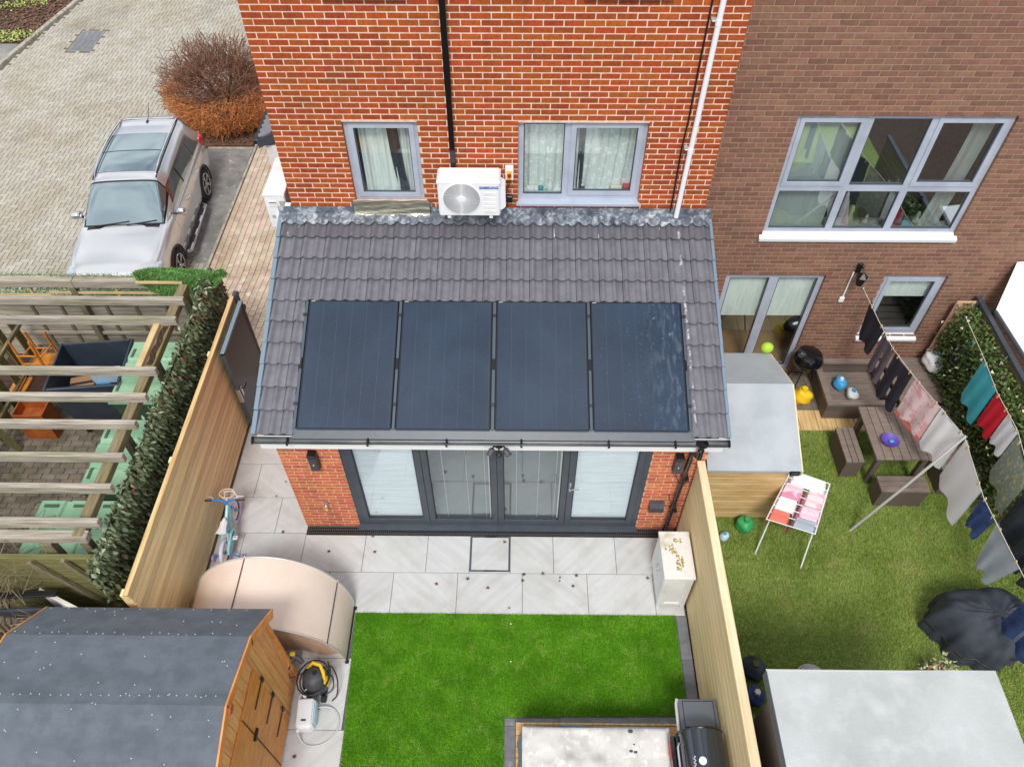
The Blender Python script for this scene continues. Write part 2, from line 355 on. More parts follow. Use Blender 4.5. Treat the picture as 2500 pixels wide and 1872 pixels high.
M('deck_wood', (216, 176, 116), .7, var=.08, c2=(196, 150, 88), ns=4, vec=(.6, 8, 8))
M('leaf_dead', (104, 72, 52), .85, var=.35, hvar=.03)
M('car_paint', (212, 214, 216), .22, metal=.6, coat=1)
M('car_black', (20, 21, 23), .35)
M('car_glass', (150, 168, 174), .05, metal=.75, coat=.5)
M('car_seat', (148, 84, 62), .7)
M('tyre', (26, 26, 27), .85)
M('alloy', (190, 192, 194), .25, metal=.8)
M('alloy_dark', (40, 40, 42), .4, metal=.4)
M('lamp_red', (190, 24, 30), .2, coat=.8)
M('lamp_clear', (190, 200, 208), .1, coat=1, metal=.3)
M('twig_brown', (140, 102, 80), .85, var=.3, hvar=.01)
M('twig_orange', (226, 152, 92), .8, var=.28, hvar=.02)
M('twig_grey', (158, 140, 118), .85, var=.2)
M('bark', (96, 84, 64), .9, c2=(74, 66, 46), ns=8, bump=.6, bs=20)
M('grey_roof', (180, 188, 192), .7, c2=(166, 174, 178), ns=2)
M('grey_roof_mossy', (188, 192, 191), .8, c2=(172, 176, 174), ns=1.4, lo=.35, hi=.7, c3=(200, 203, 202), n3=3, lo3=.5, hi3=.8, bump=.3, bs=40)
M('ply', (222, 190, 136), .75, c2=(200, 164, 108), ns=2, vec=(1, 1, 3))
M('composite', (136, 122, 112), .75, var=.07, c2=(122, 108, 98), ns=4, vec=(1, 6, 1))
M('composite_dark', (104, 92, 82), .8, var=.06)
M('cloth_navy', (44, 44, 58), .9, c2=(34, 34, 46), ns=4, bump=.4, bs=10)
M('cloth_plum', (108, 98, 108), .9, c2=(92, 84, 94), ns=4, bump=.4, bs=10)
M('cloth_white', (250, 250, 252), .9, c2=(244, 244, 248), ns=3, bump=.3, bs=8)
M('cloth_pinkdot', (240, 214, 216), .9, c2=(232, 176, 180), ns=7, lo=.5, hi=.56)
M('cloth_coral', (232, 120, 104), .9)
M('cloth_turq', (70, 196, 208), .85, c2=(96, 208, 218), ns=2, bump=.3, bs=8)
M('cloth_red', (226, 32, 52), .85)
M('cloth_floral', (150, 160, 150), .85, c2=(206, 202, 130), ns=16, lo=.55, hi=.6)
M('cloth_char', (62, 68, 78), .8, c2=(48, 52, 62), ns=4, bump=.6, bs=8)
M('cloth_denim', (58, 82, 136), .85, c2=(42, 60, 108), ns=6, bump=.5, bs=9)
M('cloth_grey', (172, 184, 192), .85, c2=(160, 170, 180), ns=3, bump=.3, bs=8)
M('cloth_pink', (232, 146, 178), .85, c2=(238, 206, 216), ns=4.5, lo=.48, hi=.52)
M('peach_box', (206, 166, 138), .7)
M('yellow', (240, 200, 30), .5)
M('lime', (176, 216, 60), .5)
M('toy_green', (60, 168, 98), .45)
M('toy_blue', (64, 168, 218), .45)
M('violet', (100, 76, 176), .5)
M('hedge_leaf', (84, 104, 48), .7, var=.35, hvar=.03)
M('blossom', (206, 206, 170), .7, var=.1)
M('curtain', (246, 250, 246), .85, c2=(228, 236, 230), ns=6, vec=(4, 1, .4))
M('lace', (226, 232, 228), .85, c2=(252, 254, 252), ns=17, lo=.54, hi=.6, dist=.8)
M('curtain_dark', (52, 60, 68), .85, c2=(40, 46, 54), ns=6)
M('blind', (250, 252, 253), .6, c2=(224, 230, 234), ns=40, vec=(.05, .05, 1))
M('room', (86, 92, 96), .9)
M('room_floor', (150, 150, 146), .5)
M('cream_box', (226, 220, 206), .6)
M('switch_yellow', (244, 196, 64), .45)
M('switch_red', (176, 24, 40), .4)
M('logo_blue', (20, 60, 170), .5)
M('cardboard', (172, 132, 92), .85)
M('pale_blue_box', (200, 222, 236), .6)
glass('pane', (250, 253, 252), (235, 245, 250), 1, refl=.10)
MATS['pane'].node_tree.nodes['Glossy BSDF'].inputs['Roughness'].default_value = .02
glass('door_glass', (248, 251, 252), (225, 236, 242), 1, refl=.12)
MATS['door_glass'].node_tree.nodes['Glossy BSDF'].inputs['Roughness'].default_value = .02
glass('pane_far', (250, 253, 252), (235, 245, 250), 1, refl=.34)
MATS['pane_far'].node_tree.nodes['Glossy BSDF'].inputs['Roughness'].default_value = .02
glass('car_window', (120, 140, 140), (235, 245, 250), 1, refl=.35)
MATS['car_window'].node_tree.nodes['Glossy BSDF'].inputs['Roughness'].default_value = .02

# slab veining: diagonal, one of two directions per slab
def slab_veins(m):
    t = m.node_tree; N = t.nodes.new; K = t.links.new; p = t.nodes['Principled BSDF']
    src = p.inputs['Base Color'].links[0].from_socket
    g = N('ShaderNodeNewGeometry'); oi = N('ShaderNodeObjectInfo'); outs = []
    for ang in (38, -42):
        a = N('ShaderNodeMapping'); a.inputs['Rotation'].default_value = (0, 0, math.radians(ang)); K(g.outputs['Position'], a.inputs['Vector'])
        b = N('ShaderNodeMapping'); b.inputs['Scale'].default_value = (1.1, 9, 1); K(a.outputs[0], b.inputs['Vector'])
        off = N('ShaderNodeVectorMath'); off.operation = 'MULTIPLY_ADD'; K(b.outputs[0], off.inputs[0]); off.inputs[1].default_value = (1, 1, 1)
        cmb = N('ShaderNodeCombineXYZ'); ml = N('ShaderNodeMath'); ml.operation = 'MULTIPLY'; K(oi.outputs['Random'], ml.inputs[0]); ml.inputs[1].default_value = 60
        K(ml.outputs[0], cmb.inputs[0]); K(cmb.outputs[0], off.inputs[2])
        n = N('ShaderNodeTexNoise'); n.inputs['Scale'].default_value = 1.2; n.inputs['Detail'].default_value = 6; n.inputs['Distortion'].default_value = .4; K(off.outputs[0], n.inputs['Vector']); outs.append(n.outputs[0])
    gt = N('ShaderNodeMath'); gt.operation = 'GREATER_THAN'; K(oi.outputs['Random'], gt.inputs[0]); gt.inputs[1].default_value = .45
    x = N('ShaderNodeMix'); K(gt.outputs[0], x.inputs[0]); K(outs[0], x.inputs[2]); K(outs[1], x.inputs[3])
    r = N('ShaderNodeMapRange'); K(x.outputs[0], r.inputs[0]); r.inputs[1].default_value = .33; r.inputs[2].default_value = .68; r.inputs[3].default_value = .9; r.inputs[4].default_value = 1.04
    mu = N('ShaderNodeMix'); mu.data_type = 'RGBA'; mu.blend_type = 'MULTIPLY'; mu.inputs[0].default_value = 1; K(src, mu.inputs[6]); K(r.outputs[0], mu.inputs[7])
    K(mu.outputs[2], p.inputs['Base Color'])
slab_veins(MATS['slab'])
# solar cells: faint ribbon lines along the slope and, for the soiled panel, chalky spatter
def solar_mat(name, dirt):
    m = M(name, (31, 46, 64), .22, c2=(40, 57, 77), ns=1.1, coat=.3, spec=.55); t = m.node_tree; N = t.nodes.new; K = t.links.new; p = t.nodes['Principled BSDF']
    src = p.inputs['Base Color'].links[0].from_socket
    tcn = N('ShaderNodeTexCoord'); sp = N('ShaderNodeSeparateXYZ'); K(tcn.outputs['Object'], sp.inputs[0])
    pp = N('ShaderNodeMath'); pp.operation = 'PINGPONG'; K(sp.outputs[0], pp.inputs[0]); pp.inputs[1].default_value = .0925
    ls = N('ShaderNodeMath'); ls.operation = 'LESS_THAN'; K(pp.outputs[0], ls.inputs[0]); ls.inputs[1].default_value = .0016
    hf = N('ShaderNodeMath'); hf.operation = 'MULTIPLY'; K(ls.outputs[0], hf.inputs[0]); hf.inputs[1].default_value = .16
    x = N('ShaderNodeMix'); x.data_type = 'RGBA'; K(hf.outputs[0], x.inputs[0]); K(src, x.inputs[6]); x.inputs[7].default_value = (*lin((120, 140, 160)), 1); out = x.outputs[2]
    g = N('ShaderNodeNewGeometry')
    def spat(out, scale, thr, amt, vec, lim=None):
        mp = N('ShaderNodeMapping'); mp.inputs['Scale'].default_value = vec; K(g.outputs['Position'], mp.inputs['Vector'])
        n = N('ShaderNodeTexNoise'); n.inputs['Scale'].default_value = scale; n.inputs['Detail'].default_value = 3; K(mp.outputs[0], n.inputs['Vector'])
        r = N('ShaderNodeMapRange'); r.inputs[1].default_value = thr; r.inputs[2].default_value = thr+.12; r.inputs[4].default_value = amt; K(n.outputs[0], r.inputs[0]); fac = r.outputs[0]
        if lim:
            r2 = N('ShaderNodeMapRange'); r2.inputs[1].default_value = lim[0]; r2.inputs[2].default_value = lim[1]; K(sp.outputs[0], r2.inputs[0])
            mm = N('ShaderNodeMath'); mm.operation = 'MULTIPLY'; K(fac, mm.inputs[0]); K(r2.outputs[0], mm.inputs[1]); fac = mm.outputs[0]
        y = N('ShaderNodeMix'); y.data_type = 'RGBA'; K(fac, y.inputs[0]); K(out, y.inputs[6]); y.inputs[7].default_value = (*lin((168, 184, 194)), 1); return y.outputs[2]
    out = spat(out, 42, .78 if not dirt else .70, .7, (1, 1, 1))
    out = spat(out, 90, .62, .10, (1, 1, 1))
    if dirt:
        out = spat(out, 9, .5, .13, (2.2, .6, .6), (.6, 1.1)); out = spat(out, 20, .66, .35, (1, 1, 1), (.2, .9))
    K(out, p.inputs['Base Color'])
def dropping_streak(m):
    t = m.node_tree; N = t.nodes.new; K = t.links.new; p = t.nodes['Principled BSDF']; src = p.inputs['Base Color'].links[0].from_socket
    g = N('ShaderNodeNewGeometry'); sx = N('ShaderNodeSeparateXYZ'); K(g.outputs['Position'], sx.inputs[0])
    ma = N('ShaderNodeMath'); ma.operation = 'MULTIPLY_ADD'; K(sx.outputs[1], ma.inputs[0]); ma.inputs[1].default_value = .018; ma.inputs[2].default_value = -5.115
    ad = N('ShaderNodeMath'); ad.operation = 'ADD'; K(sx.outputs[0], ad.inputs[0]); K(ma.outputs[0], ad.inputs[1]); ab = N('ShaderNodeMath'); ab.operation = 'ABSOLUTE'; K(ad.outputs[0], ab.inputs[0])
    w_ = N('ShaderNodeMapRange'); w_.inputs[1].default_value = .022; w_.inputs[2].default_value = .002; w_.inputs[4].default_value = .75; K(ab.outputs[0], w_.inputs[0])
    n = N('ShaderNodeTexNoise'); n.inputs['Scale'].default_value = 14; n.inputs['Detail'].default_value = 4; K(g.outputs['Position'], n.inputs['Vector'])
    q = N('ShaderNodeMapRange'); q.inputs[1].default_value = .5; q.inputs[2].default_value = .62; K(n.outputs[0], q.inputs[0])
    mu = N('ShaderNodeMath'); mu.operation = 'MULTIPLY'; K(w_.outputs[0], mu.inputs[0]); K(q.outputs[0], mu.inputs[1])
    x = N('ShaderNodeMix'); x.data_type = 'RGBA'; K(mu.outputs[0], x.inputs[0]); K(src, x.inputs[6]); x.inputs[7].default_value = (*lin((232, 234, 236)), 1); K(x.outputs[2], p.inputs['Base Color'])
dropping_streak(MATS['tile']); dropping_streak(MATS['tile_chalk'])
solar_mat('solar_clean', False); solar_mat('solar_soiled', True)

# ------------------------------------------------------------------ ground and paving
DZ = -.4                                     # the drive lies lower than the garden
structure(MB().add([(-60, -30, -.55), (60, -30, -.55), (60, 80, -.55), (-60, 80, -.55)], [(0, 1, 2, 3)]).build('ground', 'soil'))
structure(MB().box(-5.6, 12.5, -9, .6, -.5, -.06).build('garden_ground', 'soil'))
# drive: herringbone blocks 200 x 100
drive = structure(MB().box(-16, -3.31, .9, 22, DZ-.1, DZ-.012).build('driveway', 'sand_joint'))
cell = .1005
def inpoly(x, y, poly):
    r = False; n = len(poly); j = n-1
    for i in range(n):
        a, b = poly[i], poly[j]
        if (a[1] > y) != (b[1] > y) and x < (b[0]-a[0])*(y-a[1])/(b[1]-a[1])+a[0]: r = not r
        j = i
    return r
dpoly = [(-11.9, 5.5), (-6.6, 1.2), (-3.42, 1.2), (-3.42, 3.6), (-4.05, 3.75), (-4.5, 7.75), (-4.6, 10.4), (-2.0, 10.6), (-2.0, 17.6), (-10.2, 17.6), (-11.1, 11.5)]
MHx0, MHx1, MHy0, MHy1 = -9.72, -9.05, 12.55, 13.78
hb = []
for r in range(11, 176):
    for c in range(-120, -18):
        k = (c - r) % 4      # herringbone on a cell grid: flat blocks start at 0, upright ones at 3
        x, y = c*cell, r*cell
        if k == 0: hb.append((x+cell, y+cell/2, 0))
        elif k == 3: hb.append((x+cell/2, y+cell, 1))
hb = [h for h in hb if inpoly(h[0], h[1], dpoly) and not (MHx0-.05 < h[0] < MHx1+.05 and MHy0-.05 < h[1] < MHy1+.05)]
hb.sort(key=lambda h: near((h[0], h[1], DZ)))
bh = MB().obox((0, 0, 0), (2*cell-.009, cell-.009, .05), None, .006).mesh('block')
bv = MB().obox((0, 0, 0), (cell-.009, 2*cell-.009, .05), None, .006).mesh('block')
for m_ in (bh, bv): m_.materials.append(MATS['herring'])
def seen(p):
    d = np.array(p)-CAM; z_ = d @ AF
    if z_ <= 0: return False
    u = 1250+FPX*(d @ AR)/z_; v = 936-FPX*(d @ AU)/z_
    return -20 < u < 2520 and -20 < v < 1892
def visible_drive(h):
    d = np.array((h[0], h[1], DZ))-CAM; z_ = d @ AF; u = 1250+FPX*(d @ AR)/z_; v = 936-FPX*(d @ AU)/z_
    return 0 < u < 700 and 0 < v < 658 and not (165 < u < 510 and 280 < v < 660)
vis = [h for h in hb if visible_drive(h)]
pick = set(vis[:300]); far = MB()
for h in hb:
    if h in pick: link('block', bv if h[2] else bh, None, drive, (h[0], h[1], DZ-.02+random.uniform(-.002, .002)))
    else: far.obox((h[0], h[1], DZ-.02+random.uniform(-.002, .002)), (cell-.009, 2*cell-.009, .05) if h[2] else (2*cell-.009, cell-.009, .05), None, .006)
stuff(far.build('block_paving', 'herring', drive))
mh = tag(MB().box(MHx0, MHx1, MHy0, MHy1, DZ-.03, DZ+.006, .004).build('manhole_cover', 'concrete'), 'dark weathered inspection cover set in the pale herringbone drive', 'cover')
for i in range(4): MB().box(MHx0+.05+i*.15, MHx0+.16+i*.15, MHy0+.05, MHy1-.05, DZ+.006, DZ+.012, .003).build('tread_plate', 'slab_dark', mh)
# kerb and leaf-strewn bed in the far corner
kb = [np.array((-11.35, 10.2)), np.array((-11.15, 11.54)), np.array((-10.92, 13.13)), np.array((-10.49, 15.85)), np.array((-10.2, 17.6))]
ks = tag(thing('kerb', '', ''), 'pale concrete kerb between the drive and the leaf littered bed', 'kerb'); ks.location = (-11.15, 11.54, DZ); ORG[ks.name] = (-11.15, 11.54, DZ)
for a, b in zip(kb[:-1], kb[1:]):
    nseg = max(1, int(np.linalg.norm(b-a)/.9))
    for i in range(nseg):
        p, q = a+(b-a)*i/nseg, a+(b-a)*((i+1)/nseg-.01/np.linalg.norm(b-a)); MB().bar((p[0]-.09, p[1], DZ+.0), (q[0]-.09, q[1], DZ+.0), .13, .16, bev=.012).build('kerb_stone', 'kerb', ks)
structure(MB().add([(-14, 10.2, DZ+.03), (-11.5, 10.2, DZ+.03), (-11.3, 11.54, DZ+.03), (-11.07, 13.13, DZ+.03), (-10.63, 15.85, DZ+.03), (-10.3, 18, DZ+.03), (-16, 18, DZ+.03)], [(0, 1, 2, 3, 4, 5, 6)]).build('planting_bed', 'soil'))
structure(MB().add([(-16, 8, DZ+.035), (-11.6, 10.3, DZ+.035), (-11.28, 11.54, DZ+.035), (-11.06, 12.9, DZ+.035), (-12.4, 12.95, DZ+.035), (-16, 12.95, DZ+.035)], [(0, 1, 2, 3, 4, 5)]).build('side_path', 'concrete'))
def soup(n, place, size, mat, name, parent=None, bend=.3):
    V = np.zeros((n, 4, 3)); 
    for i in range(n):
        c, nn = place(i); a = random.uniform(0, 6.28); u = np.array((math.cos(a), math.sin(a), random.uniform(-bend, bend))); v = np.array((-math.sin(a), math.cos(a), random.uniform(-bend, bend)))
        s = size*random.uniform(.6, 1.3); V[i] = [c-u*s, c-v*s*.5, c+u*s, c+v*s*.5]
    return fast_tris(name, V.reshape(-1, 3), np.arange(n*4).reshape(-1, 4), mat, parent)
def bedpt(i):
    y = random.uniform(12.9, 17.5); x = -10.9+(y-13)*.155-random.random()**1.3*2.6; return np.array((x-.1, y, DZ+.05+random.random()*.03)), None
stuff(tag(soup(3200, bedpt, .055, 'litter', 'leaf_litter'), 'brown dead leaves covering the bed in the far corner', 'leaf litter'))
def tuft(i):
    cx, cy = random.choice([(-12.1, 13.25), (-11.6, 13.2), (-12.3, 15.2), (-11.75, 15.4), (-11.4, 16.6), (-11.3, 13.3)]); return np.array((cx+random.gauss(0, .25), cy+random.gauss(0, .16), DZ+.09+random.random()*.06)), None
stuff(tag(soup(700, tuft, .035, 'lawn_old', 'weed_tufts', bend=.9), 'bright green grass tufts among the dead leaves', 'grass'))
# concrete parking strip beside the car, edging and block path at the side of the house
structure(MB().prism([(-4.47, 7.72), (-4.02, 3.7), (-3.42, 3.55), (-3.42, 1.2), (-3.33, 1.2), (-3.37, 7.8)], DZ-.08, DZ+.004, 'z').build('concrete_strip', 'concrete'))
eg = thing('path_edging', 'pale concrete edging strip between the concrete bay and block path', 'edging', (-3.32, 3.8, DZ))
for i in range(9): MB().box(-3.345, -3.29, 1.3+i*.915, 1.3+i*.915+.905, DZ-.1, DZ+.03, .008).build('edging_kerb', 'kerb', eg)
eg2 = tag(MB().box(-4.45, -3.35, 7.74, 7.8, DZ-.1, DZ+.03, .008).build('bed_edging', 'kerb'), 'concrete edging in front of the hedge bed', 'edging')
structure(MB().prism([(-5.3, 7.8), (-3.35, 7.8), (-3.35, 10.6), (-5.0, 10.6)], DZ-.05, DZ+.02, 'z').build('hedge_bed', 'soil'))
stuff(tag(soup(900, lambda i: (np.array((random.uniform(-4.7, -3.4), 7.85+random.random()**2*1.2, DZ+.035)), None), .035, 'litter', 'bark_chips'), 'dark bark chips and leaf litter under the round hedge', 'bark chips'))
def pz(y): return -.03+(DZ+.02)*min(1, max(0, (y-.3)/3.0))
path = structure(MB().grid(lambda u, v: (-3.29+u*3.2, .2+v*8.6, pz(.2+v*8.6)-.02), 2, 30).build('block_path', 'sand_joint'))
pw, pl = .119, .166; bl = []
for c in range(26):
    x = -3.28+(c+.5)*pw
    for r in range(54):
        y = .25+(r+.5*(c % 2)+.5)*pl
        if x < -.05 and y < 8.6: bl.append((x, y))
bl.sort(key=lambda q: (0 if (q[0] < -.4) else 1, near((q[0], q[1], 0))))
pm = MB().obox((0, 0, 0), (pw-.007, pl-.007, .04), None, .006).mesh('block'); pm.materials.append(MATS['path_block']); rest = MB(); n_ = 0
for x, y in bl:
    z = pz(y)-.012+random.uniform(-.002, .002); sl = math.atan2(pz(y+.05)-pz(y-.05), .1)
    p = np.array((x, y, z))-CAM; zq = p @ AF; u = 1250+FPX*(p @ AR)/zq; v = 936-FPX*(p @ AU)/zq
    ok = n_ < 300 and 300 < v < 900 and u > 470+max(0, (760-v)*.0) and u > (v-760)*.5+560-(0 if v > 640 else 80) and u < 700-(v-430)*.13
    if ok: link('block', pm, None, path, (x, y, z), (sl, 0, 0)); n_ += 1
    else: rest.obox((x, y, z), (pw-.007, pl-.007, .04), Matrix.Rotation(sl, 3, 'X'), .006)
stuff(rest.build('block_paving', 'path_block', path))
# patio
patio = structure(MB().box(-1.36, 5.32, -7, .22, -.06, -.006).build('patio', 'joint'))
def slab(x0, x1, y0, y1, mat='slab', par=patio, z=0, nm='slab'):
    return MB().box(x0+.003, x1-.003, y0+.003, y1-.003, z-.03, z, .003).build(nm, mat, par)
J = .905
rowsy = [.25, -.36, -.968, -1.577, -2.186, -2.79, -3.397, -4.0]
leftj = {0: [-.55], 1: [-.98], 2: [-.55], 3: [-.98], 4: [-.53]}
for i in range(5):
    xs = [-1.34]+leftj[i]+[-.06]
    for a, b in zip(xs[:-1], xs[1:]): slab(a, b, rowsy[i+1], rowsy[i])
for xs in ([-1.34, -.96, -.062, .82, 1.728, 2.345], [2.925, 3.54, 4.43, 5.31]):
    for a, b in zip(xs[:-1], xs[1:]): slab(a, b, -3.397, -2.815 if a > -.1 else -2.79)
xs = [-1.34, -.52, .383, 1.288, 2.19, 3.097, 4.003, 4.92, 5.31]
for a, b in zip(xs[:-1], xs[1:]): slab(a, b, -4.0, -3.397)
for a, b in ((-4.62, -4.0), (-5.51, -4.62), (-6.4, -5.51), (-7.0, -6.4)):
    slab(-.1 if a < -4.7 else -1.34, .2 if a > -4.7 else .13, a, b); slab(.13 if a < -4.7 else .2, .80+(-a-4)*.045, a, b)
slab(2.345, 2.925, -3.397, -3.372); 
ic = tag(MB().box(2.352, 2.918, -3.368, -2.818, -.03, -.004, .002).build('inspection_cover', 'anthracite'), 'tile filled inspection cover recessed in the patio by the doors', 'cover')
MB().box(2.372, 2.898, -3.348, -2.838, -.006, .0005, .002).build('cover_tile', 'slab', ic)
for yy in (-2.826, -3.36): MB().box(2.55, 2.72, yy-.008, yy+.008, -.005, .004, .001).build('lifting_key', 'black_plastic', ic)
# lawn (artificial turf): L shape with dark slab border
lawn_poly = [(.83, -4.0), (5.17, -4.0), (5.16, -5.3), (2.87, -5.34), (2.9, -7.0), (.98, -7.0)]
lawn = structure(MB().add([(x, y, -.001) for x, y in lawn_poly], [tuple(range(6))[::-1]]).build('lawn', 'grass_base'))
def turf_mesh(poly, n, h, mat, name, wd=.0022, lean=.8):
    P = np.array(poly); lo, hi = P.min(0), P.max(0); pts = np.zeros((0, 2))
    while len(pts) < n:
        q = lo+np.random.rand(n*2, 2)*(hi-lo); ins = np.zeros(len(q), bool); j = len(P)-1
        for i in range(len(P)):
            a, b = P[i], P[j]; den = (b[1]-a[1]) or 1e-9
            ins ^= ((a[1] > q[:, 1]) != (b[1] > q[:, 1])) & (q[:, 0] < (b[0]-a[0])*(q[:, 1]-a[1])/den+a[0]); j = i
        pts = np.vstack([pts, q[ins]])
    pts = pts[:n]; a = np.random.rand(n)*6.283; hh = h*(.6+.6*np.random.rand(n)); ln = lean*np.random.rand(n)*hh
    la = a+1.57+np.random.randn(n)*.6+.8
    dx, dy = np.cos(a)*wd, np.sin(a)*wd
    V = np.zeros((n, 3, 3)); V[:, 0] = np.c_[pts[:, 0]-dx, pts[:, 1]-dy, np.zeros(n)]; V[:, 1] = np.c_[pts[:, 0]+dx, pts[:, 1]+dy, np.zeros(n)]
    V[:, 2] = np.c_[pts[:, 0]+np.cos(la)*ln, pts[:, 1]+np.sin(la)*ln, hh]
    return fast_tris(name, V.reshape(-1, 3), np.arange(n*3).reshape(-1, 3), mat)
stuff(tag(turf_mesh(lawn_poly, 330000, .034, 'turf', 'turf_blades', .0026), 'bright green artificial turf of the small L shaped lawn', 'grass'))
edge = structure(MB().box(2.86, 5.32, -7.0, -4.0, -.05, -.012).build('lawn_edging', 'joint'))
for y0, y1 in ((-4.6, -4.0), (-5.2, -4.6), (-5.9, -5.2)): slab(5.18, 5.325, y0, y1, 'slab_dark', edge, -.002)
for x0, x1, y0, y1 in ((3.02, 3.56, -5.43, -5.345), (3.56, 4.42, -5.43, -5.33), (4.42, 5.17, -5.42, -5.32)): slab(x0, x1, y0, y1, 'slab_dark', edge, -.002)
for y0, y1 in ((-5.44, -5.345), (-6.0, -5.44), (-6.6, -6.0), (-7.0, -6.6)): slab(2.875, 3.015, y0, y1, 'slab_dark', edge, -.002)
# ------------------------------------------------------------------ brickwork
def split_rect(x0, x1, z0, z1, ops):
    xs = sorted({x0, x1, *[v for o in ops for v in o[:2] if x0 < v < x1]}); zs = sorted({z0, z1, *[v for o in ops for v in o[2:] if z0 < v < z1]}); out = []
    for a, b in zip(xs[:-1], xs[1:]):
        run = None
        for c, d in zip(zs[:-1], zs[1:]):
            mx_, mz = (a+b)/2, (c+d)/2
            if any(o[0] < mx_ < o[1] and o[2] < mz < o[3] for o in ops):
                if run: out.append((a, b, *run)); run = None
            else: run = (run[0], d) if run else (c, d)
        if run: out.append((a, b, *run))
    return out
def brickwall(parent, x0, x1, zb, zt, y, z00, ops, mat, mortar, nmax=300, jn=.010, phase=0, depth=.1, pitch=.225, vis=None, rec=.005):
    for a, b, c, d in split_rect(x0+.003, x1-.003, zb, zt, [(o[0]-.004, o[1]+.004, o[2]-.004, o[3]+.004) for o in ops]): MB().box(a, b, y+rec, y+depth+.02, c, d).build('mortar', mortar, parent)
    bs = []
    k0 = int(math.ceil((zb-z00)/.075-.01)); k1 = int(math.floor((zt-z00)/.075))
    for k in range(k0, k1):
        za, zc = z00+k*.075+jn/2, z00+(k+1)*.075-jn/2; x = x0-(0 if k % 2 else pitch/2)-phase
        while x < x1:
            a, b = max(x+(jn/2 if x > x0+.001 else 0), x0), min(x+pitch-jn/2, x1); x += pitch
            if b-a < .02: continue
            segs = [(a, b)]
            for o in ops:
                if o[2] < (za+zc)/2 < o[3]:
                    ns = []
                    for p, q in segs:
                        if q <= o[0] or p >= o[1]: ns.append((p, q))
                        else:
                            if p < o[0]-.02: ns.append((p, o[0]))
                            if q > o[1]+.02: ns.append((o[1], q))
                    segs = ns
            bs += [(p, q, za, zc) for p, q in segs]
    bs.sort(key=lambda q: -(q[1]-q[0])/near(((q[0]+q[1])/2, y, q[2])) + (0 if (vis is None or vis(q)) else 9))
    cache = {}; rest = MB()
    for i, (p, q, za, zc) in enumerate(bs):
        dy = random.uniform(-.0012, .0012)
        if i < nmax:
            key = round(q-p, 3)
            if key not in cache:
                cache[key] = MB().obox((0, 0, 0), (q-p, depth, zc-za), None, .0035).mesh('brick'); cache[key].materials.append(MATS[mat])
            link('brick', cache[key], None, parent, ((p+q)/2, y+depth/2+dy, (za+zc)/2))
        else: rest.box(p, q, y+dy, y+depth+dy, za, zc, .0035)
    if rest.v: stuff(rest.build('brickwork', mat, parent))

def window(parent, x0, x1, z0, z1, y, lights, fm='frame_grey', sill=None, fw=.055, name='window', pm='pane'):
    """lights: list of (xa, xb, za, zb, sash?)"""
    wdw = MB()
    ops = [(a, b, c, d) for a, b, c, d, s in lights]
    for a, b, c, d in split_rect(x0, x1, z0, z1, ops): wdw.box(a, b, y, y+.07, c, d)
    wo = wdw.build(name, fm, parent)
    for a, b, c, d, s in lights:
        e = 0
        if s:
            e = .05; sm = MB()
            for p in split_rect(a-.012, b+.012, c-.012, d+.012, [(a+e, b-e, c+e, d-e)]): sm.box(p[0], p[1], y-.014, y+.03, p[2], p[3])
            sm.build('sash', fm, wo)
        bd = MB()
        for p in split_rect(a+e, b-e, c+e, d-e, [(a+e+.012, b-e-.012, c+e+.012, d-e-.012)]): bd.box(p[0], p[1], y+.004, y+.03, p[2], p[3])
        bd.build('bead', 'anthracite', wo)
        MB().box(a+e+.01, b-e-.01, y+.022, y+.028, c+e+.01, d-e-.01).build('pane', pm, wo)
    if sill is not None:
        MB().prism([(y+.07, z0), (y+.07, z0-.03), (-.045+sill, z0-.045), (-.05+sill, z0-.01), (y-.002, z0+.001)], x0-.02, x1+.02, 'x').build('sill', fm, wo)
    return wo
def drape(x0, x1, z0, z1, y, folds, amp, name, mat, parent, sx=0):
    return MB().grid(lambda u, v: (x0+(x1-x0)*u+sx*v*v, y+amp*math.sin(u*folds*6.283)*(.5+.5*v)+amp*.4*math.sin(u*folds*2.3*6.283+1), z1+(z0-z1)*v), 60, 8).build(name, mat, parent, 40)

# ------------------------------------------------------------------ the red brick house
HX, Z0 = 5.4745, 3.7189
house = thing('brick_house', 'tall orange red brick house wall with two grey framed windows', 'house', (2.7, 0, 0))
ops = [(.865, 1.775, 3.81, 4.965), (3.0, 4.575, 3.80, 4.965), (.93, 1.78, 6.42, 7.5), (3.71, 4.61, 6.43, 7.5)]
brickwall(house, 0, HX, 3.50, 7.7, 0, Z0, ops, 'brick', 'mortar', jn=.012, rec=.003, vis=lambda q: 3.6 < q[2] < 6.4)
MB().box(0, HX, .002, .118, 0, 3.5).build('lower_wall', 'mortar', house)
bd = MB(); bd.box(0, .1, .125, 9.0, 0, 7.7); bd.box(HX-.1, HX, .125, 9.0, 0, 7.7); bd.box(.1, HX-.1, 8.9, 9.0, 0, 7.7); bd.build('side_wall', 'brick', house)
MB().box(.1, HX-.1, .125, 8.9, 7.55, 7.7).build('ceiling', 'room', house)
MB().box(.1, HX-.1, .9, 1.0, 3, 7.5).build('partition', 'room', house)
w1 = window(house, .865, 1.775, 3.815, 4.965, .06, [(.93, 1.71, 3.87, 4.91, True)])
w2 = window(house, 3.0, 4.575, 3.83, 4.965, .06, [(3.065, 3.57, 3.905, 4.925, False), (3.66, 4.51, 3.905, 4.925, True)], sill=.0)
w3 = window(house, .93, 1.78, 6.46, 7.5, .06, [(1.0, 1.71, 6.53, 7.43, True)], sill=0)
w4 = window(house, 3.71, 4.61, 6.47, 7.5, .06, [(3.78, 4.54, 6.54, 7.43, True)], sill=0)
